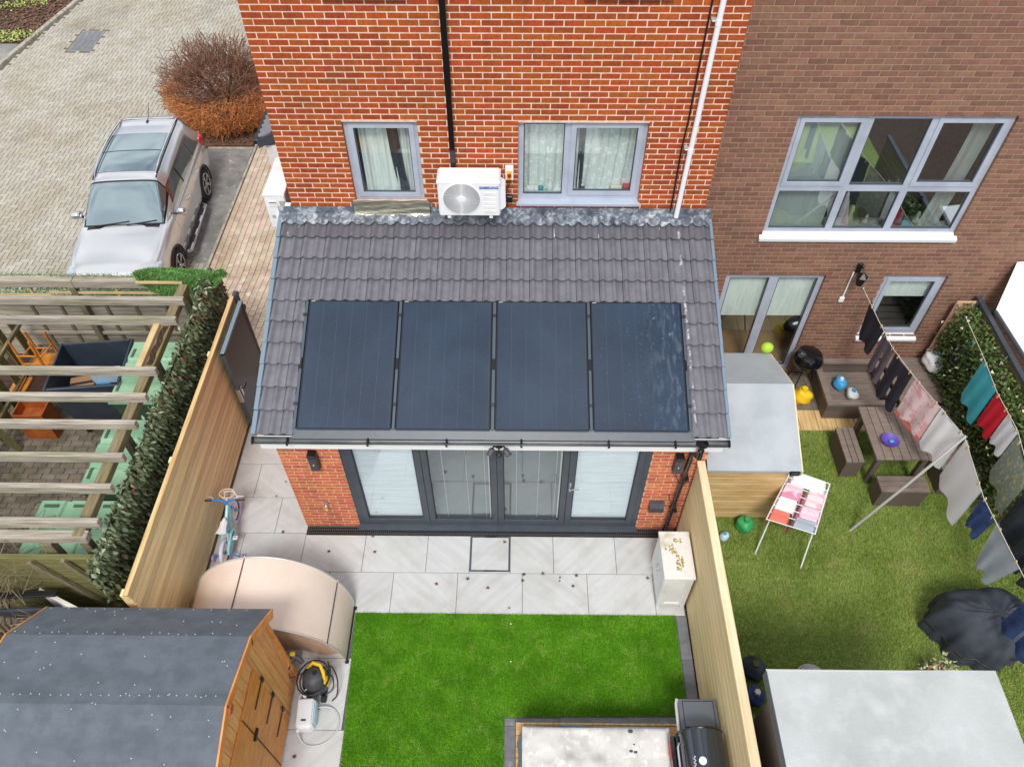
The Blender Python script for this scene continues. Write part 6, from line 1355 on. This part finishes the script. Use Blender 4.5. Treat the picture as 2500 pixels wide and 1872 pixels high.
for i, (a, c) in enumerate(((6.57, 7.38), (7.48, 8.21), (8.31, 9.17))): lt += [(a, c, 3.78, 4.77, i != 1), (a, c, 3.05, 3.68, False)]
nw = window(nh, 6.50, 9.24, 2.99, 4.84, NY+.05, lt, pm='pane_far'); MB().prism([(NY+.12, 2.99), (NY+.12, 2.94), (NY-.05, 2.88), (NY-.06, 2.93), (NY+.048, 2.992)], 6.46, 9.28, 'x').build('sill', 'white_upvc', nw)
MB().box(6.57, 7.36, NY+.16, NY+.17, 3.0, 4.8).build('blind', 'curtain', nw); drape(8.86, 9.12, 3.0, 4.8, NY+.2, 2, .03, 'curtain', 'curtain', nw, -.1); MB().box(6.52, 9.22, NY+.125, NY+.3, 2.98, 3.0).build('window_board', 'white_upvc', nw)
fdw = window(nh, 6.16, 7.66, .05, 2.19, NY+.05, [(6.24, 6.84, .13, 2.11, False), (6.98, 7.58, .13, 2.11, False)], name='patio_door'); MB().box(6.24, 6.84, NY+.14, NY+.15, 1.22, 2.1).build('blind', 'curtain', fdw); MB().box(6.98, 7.58, NY+.14, NY+.15, 1.22, 2.1).build('blind', 'curtain', fdw)
sw_ = window(nh, 8.56, 9.5, .92, 2.19, NY+.05, [(8.64, 9.42, 1.0, 2.11, True)]); MB().prism([(NY+.12, .92), (NY+.12, .87), (NY-.05, .82), (NY-.06, .87), (NY+.048, .922)], 8.54, 9.52, 'x').build('sill', 'white_upvc', sw_); MB().box(8.66, 9.4, NY+.14, NY+.15, 1.66, 2.1).build('blind', 'curtain', sw_)
# objects on the neighbour's window boards
def ornament(x, z, h, r, mat, lb): 
    t = thing('ornament', lb, 'ornament', (x, NY+.21, z)); MB().lathe([(r*.7, 0), (r, h*.3), (r*.4, h*.6), (r*.55, h*.75), (r*.3, h)], (x, NY+.21, z), n=14).build('figure', mat, t, 40); MB().lathe([(r*.9, 0), (r*.9, .012)], (x, NY+.21, z-.001), n=14).build('base', mat, t)
ornament(7.75, 3.001, .32, .07, 'cream_box', 'cream ornament behind the middle lower pane of the big window'); ornament(8.0, 3.001, .16, .05, 'white_paint', 'small white ornament in the middle lower pane'); ornament(8.48, 3.001, .2, .06, 'teal', 'teal ornament in the right lower pane'); ornament(8.72, 3.001, .22, .06, 'cream_box', 'cream ornament in the right lower pane'); ornament(8.98, 3.001, .34, .07, 'white_paint', 'tall white ornament in the right lower pane')
wl = thing('wall_lantern', 'black wall lantern between the neighbour door and window', 'wall light', (8.1, NY, 2.3)); MB().box(8.05, 8.13, NY-.04, NY-.001, 2.28, 2.46, .01).build('back_plate', 'black_plastic', wl); MB().tube([(8.09, NY-.03, 2.42), (8.09, NY-.15, 2.46), (8.09, NY-.2, 2.4)], .012, 8).build('arm', 'black_plastic', wl, 40); MB().lathe([(.05, 0), (.08, .14), (.09, .16), (.02, .22)], (8.09, NY-.2, 2.2), n=6).build('lantern', 'black_plastic', wl); MB().box(8.03, 8.05, NY-.02, NY-.001, 1.76, 2.28, .003).build('conduit', 'white_upvc', wl); MB().box(7.99, 8.07, NY-.04, NY-.001, 1.68, 1.78, .01).build('conduit_box', 'white_upvc', wl)
# neighbour's lawn, paving
npoly = [(5.55, -7.2), (11.2, -7.2), (11.2, -.84), (7.2, -.84), (5.55, -2.4)]
structure(MB().add([(x, y, -.004) for x, y in npoly], [(0, 1, 2, 3, 4)]).build('neighbour_lawn', 'lawn_soil'))
stuff(tag(turf_mesh([(5.6, -5.7), (10.2, -5.7), (10.2, -.86), (7.1, -.86), (5.6, -2.5)], 150000, .045, 'lawn_old', 'lawn_grass', .005), 'patchy olive green grass of the neighbouring garden', 'grass'))
npv = structure(MB().box(5.5, 11.2, -.84, NY+.0, -.07, -.012).build('neighbour_patio', 'sand_joint'))
for k in range(19): 
    for r in range(3): slab(5.52+k*.3, 5.52+k*.3+.298, -.84+r*.42, -.84+r*.42+.418, 'cap_tan' if r == 0 else 'old_block', npv, 0, 'slab')
# play house with grey felt roof
ph = thing('play_house', 'small play house with pale grey roof against the extension side', 'play house', (6.2, -1.5, 0))
MB().prism([(-2.46, 0), (-.6, 0), (-.6, 1.42), (-1.45, 1.78), (-2.46, 1.38)], 5.62, 6.72, 'x').build('body', 'ply', ph)
for a, c in (((-2.58, 1.36), (-1.45, 1.83)), ((-1.45, 1.83), (-.48, 1.40))):
    MB().prism([a, c, (c[0], c[1]+.04), (a[0], a[1]+.04)], 5.56, 6.82, 'x').build('roof_panel', 'grey_roof', ph, fix=True); MB().prism([(a[0], a[1]-.07), (c[0], c[1]-.07), (c[0], c[1]+.03), (a[0], a[1]+.03)], 6.822, 6.84, 'x').build('bargeboard', 'cap_pale', ph, fix=True)
for k in range(9): MB().box(5.62, 6.72, -2.478, -2.462, .02+k*.15, .02+k*.15+.144, .004).build('front_board', 'ply', ph)
MB().box(6.66, 6.8, -2.62, -2.5, 1.33, 1.40, .015).build('corner_bracket', 'black_plastic', ph)
# composite sandpit, bench and picnic table
sp = thing('sandpit', 'brown composite raised sandpit against the neighbour wall', 'sandpit', (8.5, 0, 0))
for x0, x1, y0, y1 in ((7.98, 9.08, -.62, -.52), (7.98, 9.08, .28, .38), (7.98, 8.08, -.52, .28), (8.98, 9.08, -.52, .28)): MB().box(x0, x1, y0, y1, .34, .40, .006).build('rim_board', 'composite', sp)
for x0, x1, y0, y1 in ((8.0, 9.06, -.6, -.575), (8.0, 9.06, .335, .36), (8.0, 8.025, -.575, .335), (9.035, 9.06, -.575, .335)):
    for k in range(2): MB().box(x0, x1, y0, y1, .01+k*.165, .01+k*.165+.16, .004).build('side_board', 'composite_dark', sp)
for k in range(7): MB().box(8.03, 9.03, -.57+k*.13, -.57+k*.13+.122, .06, .1, .004).build('floor_board', 'composite', sp)
bn2 = thing('corner_bench', 'brown composite bench in the corner beside the sandpit', 'bench', (9.6, 0, 0))
for k in range(6): MB().box(9.12, 10.0, -.6+k*.16, -.6+k*.16+.15, .42, .46, .005).build('seat_board', 'composite', bn2)
for x0 in (9.14, 9.94): MB().box(x0, x0+.05, -.58, .34, 0, .42, .005).build('end_panel', 'composite_dark', bn2)
MB().box(9.19, 9.94, -.59, -.565, .02, .41, .005).build('front_panel', 'composite_dark', bn2)
bn3 = thing('long_bench', 'long brown composite bench running down beside the right hedge', 'bench', (9.65, -1.5, 0))
for k in range(5): MB().box(9.35+k*.125, 9.35+k*.125+.118, -2.05, -.66, .40, .44, .005).build('seat_board', 'composite', bn3)
for y0 in (-2.03, -.72): MB().box(9.36, 9.96, y0, y0+.05, 0, .40, .005).build('end_panel', 'composite_dark', bn3)
MB().box(9.36, 9.385, -1.98, -.72, .02, .39).build('side_panel', 'composite_dark', bn3)
ptb = thing('picnic_table', 'brown composite picnic table on the neighbour lawn', 'table', (8.75, -1.4, 0))
for k in range(7): MB().box(8.27+k*.127, 8.27+k*.127+.12, -1.9, -.92, .68, .72, .005).build('top_board', 'composite', ptb)
for x0, y0 in ((8.33, -1.85), (9.0, -1.85), (8.33, -1.05), (9.0, -1.05)): MB().box(x0, x0+.08, y0, y0+.08, 0, .68, .006).build('leg', 'composite_dark', ptb)
for y0 in (-1.84, -1.04): MB().box(8.41, 9.0, y0+.01, y0+.06, .6, .68, .004).build('apron', 'composite_dark', ptb)
def stool(nm, x0, x1, y0, y1, h, lb, along):
    t = thing(nm, lb, 'bench', ((x0+x1)/2, (y0+y1)/2, 0), 'benches round the picnic table')
    n = 3
    for k in range(n):
        if along == 'y': d_ = (x1-x0)/n; MB().box(x0+k*d_, x0+(k+1)*d_-.008, y0, y1, h-.04, h, .005).build('seat_board', 'composite', t)
        else: d_ = (y1-y0)/n; MB().box(x0, x1, y0+k*d_, y0+(k+1)*d_-.008, h-.04, h, .005).build('seat_board', 'composite', t)
    for a in (x0+.02, x1-.06):
        for c in (y0+.03, y1-.07): MB().box(a, a+.05, c, c+.05, 0, h-.04, .004).build('leg', 'composite_dark', t)
    for a_ in (y0+.005, y1-.025): MB().box(x0+.01, x1-.01, a_, a_+.02, .01, h-.045).build('side_panel', 'composite_dark', t)
    for a_ in (x0+.012, x1-.032): MB().box(a_, a_+.02, y0+.03, y1-.03, .01, h-.045).build('side_panel', 'composite_dark', t)
stool('garden_bench', 7.97, 8.25, -1.74, -1.10, .42, 'brown bench along the left side of the picnic table', 'y'); stool('garden_bench', 8.34, 9.05, -2.26, -1.98, .42, 'brown bench at the near end of the picnic table', 'x')
bwl = thing('violet_bowl', 'violet bowl on the picnic table', 'bowl', (8.53, -1.6, .72)); MB().lathe([(.06, .0), (.12, .05), (.13, .07), (.115, .06), (.05, .015)], (8.53, -1.6, .721), n=24).build('bowl', 'violet', bwl, 40); MB().sphere((8.55, -1.61, .77), (.04, .03, .02), 8, 6).build('contents', 'toy_blue', bwl, 40)
# loose toys and bits
def blob(nm, c, r, mat, lb, cat, extra=None, em='iron'):
    t = thing(nm, lb, cat, (c[0], c[1], max(0, c[2]-r[2]))); mb_ = MB().sphere(c, r, 22, 16); ph_ = c[0]*7; mb_.v = [(lambda k_: tuple(c[i]+(v_[i]-c[i])*k_ for i in range(3)))(1+.10*math.sin(v_[0]*31+ph_)*math.sin(v_[1]*27+ph_)+.07*math.sin(v_[2]*43+v_[0]*19)) for v_ in mb_.v]; mb_.build('body', mat, t, 60)
    MB().lathe([(r[0]*.35, 0), (r[0]*.3, r[2]*.35)], (c[0], c[1], c[2]+r[2]*.9), n=12).build('top', em, t, 40); return t
blob('toy_bag', (8.4, .0, .2), (.1, .13, .1), 'toy_blue', 'blue toy bag lying in the sandpit', 'bag', em='white_paint'); blob('plastic_bag', (8.55, -.22, .18), (.1, .12, .09), 'white_paint', 'white plastic bag next to the blue bag in the sandpit', 'bag', em='toy_blue')
blob('bin_bag', (9.82, .12, .62), (.14, .22, .17), 'cloth_white', 'white sack standing on the corner bench', 'sack', em='cloth_grey'); blob('green_toy', (6.34, -2.66, .13), (.13, .12, .13), 'toy_green', 'round green garden toy in front of the play house', 'toy', em='toy_green')
blob('yellow_toy', (7.72, -.25, .16), (.16, .14, .16), 'yellow', 'yellow ride on toy beside the black kettle barbecue', 'toy', em='yellow'); blob('pale_ball', (6.02, -2.82, .07), (.07, .07, .07), 'pale_blue_box', 'pale blue ball by the fence near the green toy', 'ball', em='toy_blue')
kb_ = thing('kettle_barbecue', 'black kettle barbecue beside the neighbour patio door', 'barbecue', (7.78, .15, 0)); MB().lathe([(.05, .42), (.2, .5), (.25, .62), (.25, .64), (.2, .74), (.06, .8)], (7.78, .15, 0), n=24).build('bowl', 'black_gloss', kb_, 40)
for k in range(3): a = k*2.09; MB().tube([(7.78+.1*math.cos(a), .15+.1*math.sin(a), .5), (7.78+.25*math.cos(a), .15+.22*math.sin(a), 0)], .012, 6).build('leg', 'iron', kb_, 40)
br = thing('garden_broom', 'lime green headed broom leaning on the play house roof', 'broom', (6.9, -.35, 0)); MB().tube([(7.1, -.3, .02), (6.78, -.42, 1.45)], .012, 8).build('handle', 'batten', br, 40); MB().sphere((6.76, -.44, 1.52), (.1, .08, .09), 12, 8).build('head', 'lime', br, 40)
# clothes line
def hang(nm, p0, p1, drop, mat, lb, cat, sag=.03, waves=2, amp=.016, taper=0, skew=0, legs=0, zc=None):
    p0, p1 = np.array(p0, float), np.array(p1, float); t = thing(nm, lb, cat, tuple((p0+p1)/2)); d = p1-p0; n = np.array((-d[1], d[0], 0)); n /= np.linalg.norm(n)
    def f(u, v, k=0):
        q = p0+d*(.5+(u-.5)*(1-taper*v)); return tuple(q+n*(amp*math.sin(u*waves*6.283+v*1.3)*(.35+.65*v)+.012*k+skew*v)-np.array((0, 0, drop*v*(1+.05*math.sin(u*9))+sag*math.sin(math.pi*u)*(1-v))))
    if legs:
        for a, c in ((0, .46), (.54, 1)): MB().grid(lambda u, v: f(a+(c-a)*u if v > .35 else u*.5+(0 if a == 0 else .5), v), 12, 14).build('leg', mat, t, 60)
    else: MB().grid(lambda u, v: f(u, v), 22, 14).build('cloth', mat, t, 60); MB().grid(lambda u, v: f(u, v*.93, 1), 22, 14).build('back_layer', mat, t, 60)
    for u in (.15, .85): q = p0+d*u; MB().box(q[0]-.008, q[0]+.008, q[1]-.012, q[1]+.012, q[2]-.04-sag*math.sin(math.pi*u), q[2]+.03-sag*math.sin(math.pi*u), .002).build('peg', 'batten', t)
    return t
LA = [(8.3, NY-.01, 1.95), (8.40, -.2, 1.84), (8.46, -.69, 1.8), (8.6, -1.24, 1.79), (8.92, -2.27, 1.79), (8.80, -3.22, 1.8), (8.86, -3.9, 1.76), (8.95, -4.7, 1.7), (9.1, -5.6, 1.8)]
LB = [(9.72, -.1, 1.85), (9.71, -.88, 1.8), (9.66, -1.5, 1.78), (9.67, -2.16, 1.78), (9.5, -3.0, 1.78), (9.3, -4.6, 1.8)]
for pts, lb in ((LA, 'pale washing line from the neighbour wall down the garden'), (LB, 'second washing line beside the right hand hedge')):
    t = thing('washing_line', lb, 'washing line', pts[0]); MB().tube(pts, .004, 5).build('cord', 'cream_box', t); MB().sphere(pts[0], .02, 8, 6).build('hook', 'steel', t, 40)
pr = thing('line_prop', 'long grey pole propping up the washing line', 'prop', (7.9, -2.68, 0)); MB().tube([(7.89, -2.68, 0), (8.4, -2.5, .92), (8.92, -2.29, 1.83)], .02, 8).build('pole', 'silver', pr, 40); MB().tube([(8.92, -2.29, 1.83), (8.95, -2.28, 1.9)], .01, 6).build('fork', 'iron', pr, 40)
hang('hooded_sweater', (8.36, .18, 1.9), (8.43, -.35, 1.82), .62, 'cloth_navy', 'dark navy hooded top hung nearest the neighbour wall', 'clothing', taper=.25)
hang('hanging_leggings', (8.43, -.38, 1.82), (8.47, -.74, 1.8), .75, 'cloth_plum', 'grey plum leggings hung beside the navy top', 'clothing', legs=1)
hang('hanging_trousers', (8.48, -.78, 1.8), (8.59, -1.2, 1.79), .85, 'cloth_navy', 'black trousers hung between leggings and the pink towel', 'clothing', legs=1)
pkt = hang('hanging_towel', (8.61, -1.26, 1.79), (8.77, -1.78, 1.79), .72, 'cloth_pinkdot', 'pink patterned towel with coral hem on the line', 'towel'); hang2 = MB().grid(lambda u, v: (8.60+.17*u, -1.26-.53*u, 1.09-.07*v), 10, 3).build('hem', 'cloth_coral', pkt, 60)
hang('hanging_sheet', (8.78, -1.8, 1.79), (8.92, -2.26, 1.79), .78, 'cloth_white', 'white sheet hung next to the pink towel', 'sheet'); hang('hanging_sheet', (8.92, -2.32, 1.79), (8.81, -3.12, 1.8), .85, 'cloth_white', 'larger white sheet hung just below the line prop', 'sheet')
hang('hanging_jumper', (8.82, -3.18, 1.8), (8.83, -3.52, 1.78), .55, 'cloth_denim', 'navy blue jumper hung after the larger white sheet', 'clothing', taper=.2)
hang('hanging_shirt', (8.84, -3.56, 1.78), (8.88, -4.15, 1.75), .7, 'cloth_grey', 'light grey shirt hung above the dark covered heap', 'clothing', taper=.45); hang('hanging_jeans', (8.93, -4.45, 1.72), (9.0, -4.95, 1.72), .8, 'cloth_denim', 'blue jeans hung at the lower end of the line', 'clothing', legs=1)
hang('hanging_towel', (9.71, -.9, 1.8), (9.66, -1.46, 1.78), .78, 'cloth_turq', 'turquoise towel on the second line', 'towel'); hang('hanging_cloth', (9.66, -1.5, 1.78), (9.665, -1.85, 1.78), .62, 'cloth_red', 'bright red cloth beside the turquoise towel', 'cloth'); hang('hanging_cloth', (9.667, -1.87, 1.78), (9.65, -2.2, 1.78), .55, 'cloth_white', 'white cloth beside the red one on the second line', 'cloth')
hang('hanging_dress', (9.63, -2.25, 1.78), (9.5, -2.95, 1.78), .8, 'cloth_floral', 'pale floral dress hung after the white cloth', 'clothing'); hang('hanging_coat', (9.48, -3.0, 1.78), (9.40, -3.75, 1.78), .95, 'cloth_char', 'black coat hung at the right edge below the floral dress', 'clothing', amp=.08); hang('hanging_skirt', (9.39, -3.8, 1.78), (9.33, -4.4, 1.78), .8, 'cloth_char', 'dark skirt hung after the black coat', 'clothing', amp=.06)
# dark covered heap
hp = thing('covered_heap', 'charcoal weather cover over a rounded garden item at the right edge', 'cover', (9.08, -4.2, 0))
def heap(u, v):
    a = u*6.283; r = math.sin(v*math.pi/2)**.8; w_ = 1+.07*math.sin(a*7)*v+.035*math.sin(a*17+3*v)*v; return (9.08+.6*math.cos(a)*r*w_+.08*math.sin(a*2), -4.25+.5*math.sin(a)*r*w_, .02+.78*(math.cos(v*math.pi/2)**.6)+.10*math.sin(a*4+v*5)*v*(1-v)+.05*math.sin(a*9-v*8)*v*(1-v)+.025*math.sin(a*15+v*13)*(1-v)*v**.5)
MB().grid(heap, 110, 40, True).build('cover', 'cloth_char', hp, 60); MB().tube([heap(k/30, .93) for k in range(30)], .012, 6, True).build('draw_cord', 'iron', hp, 60)
# clothes airer in front of the play house
ar = thing('clothes_airer', 'folding clothes airer loaded with pink and white laundry', 'airer', (6.9, -2.75, 0))
A_ = [np.array(p) for p in ((6.89, -2.23, .9), (7.38, -2.45, .9), (6.98, -3.24, .9), (6.38, -3.02, .9))]
for k in range(8): s = k/7; MB().tube([tuple(A_[0]+(A_[3]-A_[0])*s), tuple(A_[1]+(A_[2]-A_[1])*s)], .006, 6).build('rail', 'white_upvc', ar, 40)
for a, c in ((0, 3), (1, 2)): MB().tube([tuple(A_[a]), tuple(A_[c])], .009, 6).build('side_rail', 'white_upvc', ar, 40)
for a, c in ((0, 3), (3, 0), (1, 2), (2, 1)): MB().tube([tuple(A_[a]), tuple(A_[c]*np.array((1, 1, 0))+np.array((.05, -.05 if a in (0, 1) else .1, 0)))], .010, 6).build('leg', 'white_upvc', ar, 40)
def flat(nm, s0, s1, q0, q1, mat, lb):
    t = thing(nm, lb, 'laundry', tuple(A_[0]+(A_[3]-A_[0])*s0), 'laundry on the airer')
    def f(u, v):
        s = s0+(s1-s0)*u; q = q0+(q1-q0)*v; p = (A_[0]*(1-q)+A_[1]*q)*(1-s)+(A_[3]*(1-q)+A_[2]*q)*s; dz = .018+.012*abs(math.sin(s*22))
        if v < .12: dz -= (.12-v)*2.0
        if v > .88: dz -= (v-.88)*2.0
        return (p[0], p[1], p[2]+dz)
    MB().grid(f, 14, 22).build('cloth', mat, t, 60); MB().grid(lambda u, v: tuple(np.array(f(u, v))-np.array((0, 0, .008))), 14, 22).build('lining', mat, t, 60)
flat('laundry_item', .0, .26, -.02, 1.02, 'cloth_white', 'white laundry at the far end of the airer'); flat('laundry_item', .26, .53, -.03, .52, 'cloth_pink', 'pink laundry at the left middle of the airer'); flat('laundry_item', .26, .56, .53, 1.03, 'cloth_pinkdot', 'pale pink patterned laundry at the right middle of the airer'); flat('laundry_item', .54, .79, -.02, .5, 'cloth_white', 'white laundry at the left of the airer near end'); flat('laundry_item', .57, .81, .51, 1.03, 'cloth_pink', 'pink laundry at the right of the airer near end'); flat('laundry_item', .80, 1.0, -.02, .46, 'cloth_coral', 'coral laundry at the near left corner of the airer'); flat('laundry_item', .82, 1.0, .47, 1.02, 'cloth_grey', 'grey laundry at the near right corner of the airer')
# right hand boundary: fence, climbing hedge, white canopy beyond
nf = thing('boundary_fence', 'grey capped boundary fence at the right edge behind the hedge', 'fence', (10.1, -1, 0))
for k in range(11): MB().box(10.1, 10.12, -3.9, NY-.02, .02+k*.16, .02+k*.16+.155, .004).build('board', 'old_wood_y', nf)
MB().box(10.07, 10.15, -3.9, NY-.02, 1.78, 1.83, .006).build('cap_rail', 'anthracite', nf)
for y in (-2.0, .25): MB().box(10.05, 10.1, y, y+.1, 0, 1.86, .006).build('post', 'anthracite', nf)
hg2 = thing('climbing_hedge', 'olive green flowering hedge climbing the right boundary fence', 'hedge', (9.95, -.8, 0)); stm = MB()
for k in range(6): stm.tube([(10.0, .1-k*.45, 0), (9.98, .05-k*.45, .8), (9.95, .1-k*.45, 1.6)], [.025, .018, .01], 6)
stm.build('stems', 'bark', hg2, 60)
def hedgept(): return np.array((10.04-random.random()**1.5*.28, random.uniform(-2.6, .3), random.uniform(.25, 1.78))), np.random.randn(3)+np.array((-1, -.2, .3))
blades(11000, hedgept, .07, .02, 'hedge_leaf', 'foliage', hg2); blades(420, lambda: (lambda p: (p[0]-np.array((.04, 0, 0)), p[1]))(hedgept()), .05, .03, 'blossom', 'blossom', hg2)
pnl = thing('peach_panel', 'peach coloured board standing in the corner by the hedge', 'panel', (9.95, .3, .5)); MB().obox((9.93, .30, 1.15), (.34, .03, 1.3), None, .006).build('board', 'peach_box', pnl); MB().obox((9.93, .33, .25), (.3, .05, .5), None, .006).build('foot', 'composite_dark', pnl)
blob('dark_sack', (9.92, -.25, 1.1), (.14, .16, .28), 'cloth_navy', 'dark navy sack hanging by the corner of the hedge', 'sack', em='teal'); MB().tube([(9.92, -.25, 1.3), (10.06, -.25, 1.6)], .006, 6).build('strap', 'iron', bpy.data.objects['dark_sack'], 40)
wc = thing('white_canopy', 'white canopy roof beyond the right boundary fence', 'canopy', (11.2, -.5, 0)); C_ = [(10.2, .02, 1.86), (10.27, -1.6, 1.86), (12.4, -1.6, 2.15), (12.4, .34, 2.7), (10.35, .38, 2.52)]
MB().add([c for c in C_]+[(a, b_, z-.03) for a, b_, z in C_], [(0, 1, 2), (0, 2, 3), (0, 3, 4), (7, 6, 5), (8, 7, 5), (9, 8, 5)]+[(i, (i+1) % 5+0, (i+1) % 5+5, i+5)[::-1] for i in range(5)]).build('roof_sheet', 'white_upvc', wc, fix=True)
for p in ((10.3, -1.5, 1.83), (12.3, -1.5, 2.1), (10.35, .2, 2.0), (12.3, .2, 2.5)): MB().box(p[0], p[0]+.05, p[1], p[1]+.05, 0, p[2], .004).build('post', 'anthracite', wc)
MB().tube([C_[0], C_[1]], .03, 8).build('edge_rail', 'anthracite', wc, 40)
# neighbour's shed with pale roof in the near corner
ns_ = thing('neighbour_shed', 'shed with large pale grey flat roof at the bottom right', 'shed', (6.6, -6.7, 0))
MB().box(5.60, 7.60, -8.3, -5.72, 0, 2.24).build('walls', 'composite_dark', ns_)
for k in range(14): MB().box(5.62+k*.142, 5.62+k*.142+.136, -5.72, -5.70, .02, 2.22, .004).build('wall_board', 'composite', ns_)
MB().grid(lambda u, v: (5.50+2.27*u, -8.5+2.95*v, 2.315+.015*math.sin(u*5)*math.sin(v*4)), 20, 20).build('roof_felt', 'grey_roof_mossy', ns_, 60); MB().box(5.52, 7.75, -8.48, -5.57, 2.24, 2.29, .006).build('roof_deck', 'composite_dark', ns_); MB().box(5.51, 7.76, -5.568, -5.55, 2.20, 2.318, .004).build('roof_edge', 'silver', ns_); MB().box(7.752, 7.77, -8.48, -5.57, 2.20, 2.318, .004).build('roof_edge', 'silver', ns_); MB().box(5.49, 5.508, -8.48, -5.57, 2.2, 2.318, .004).build('roof_edge', 'anthracite', ns_)
pot = thing('flower_pot', 'pot of white flowers by the top edge of the pale shed roof', 'plant pot', (8.35, -4.85, 0)); MB().lathe([(.10, 0), (.14, .22), (.15, .24), (.12, .24)], (8.35, -4.85, 0), n=18).build('pot', 'stain_wood', pot, 40); blades(260, lambda: (np.array((8.35, -4.85, .26))+np.random.randn(3)*np.array((.1, .1, .06)), np.random.randn(3)+np.array((0, 0, 1))), .07, .016, 'blossom', 'flowers', pot); blades(200, lambda: (np.array((8.35, -4.85, .2))+np.random.randn(3)*np.array((.1, .1, .05)), np.random.randn(3)+np.array((0, 0, .6))), .09, .016, 'hedge_leaf', 'foliage', pot)
cl_ = thing('coiled_hose', 'pale grey hose coil lying by the neighbour shed', 'hose', (6.8, -4.8, 0)); MB().tube([(6.8+(.2-.0015*k)*math.cos(k*.3), -4.85+(.2-.0015*k)*math.sin(k*.3), .02+.001*k) for k in range(70)], .016, 6).build('coil', 'hose_grey', cl_, 60); MB().lathe([(.02, 0), (.02, .08)], (7.0, -4.85, .03), (0, 1, 0), 8).build('nozzle', 'teal', cl_)
blob('dark_planter', (6.05, -4.75, .14), (.15, .15, .14), 'cloth_char', 'dark round planter in the corner by the fence', 'planter', em='hedge_leaf'); blob('blue_bucket', (6.0, -5.1, .14), (.12, .12, .14), 'cloth_denim', 'blue grey bucket between the fence and the pale shed roof', 'bucket', em='cream_box')
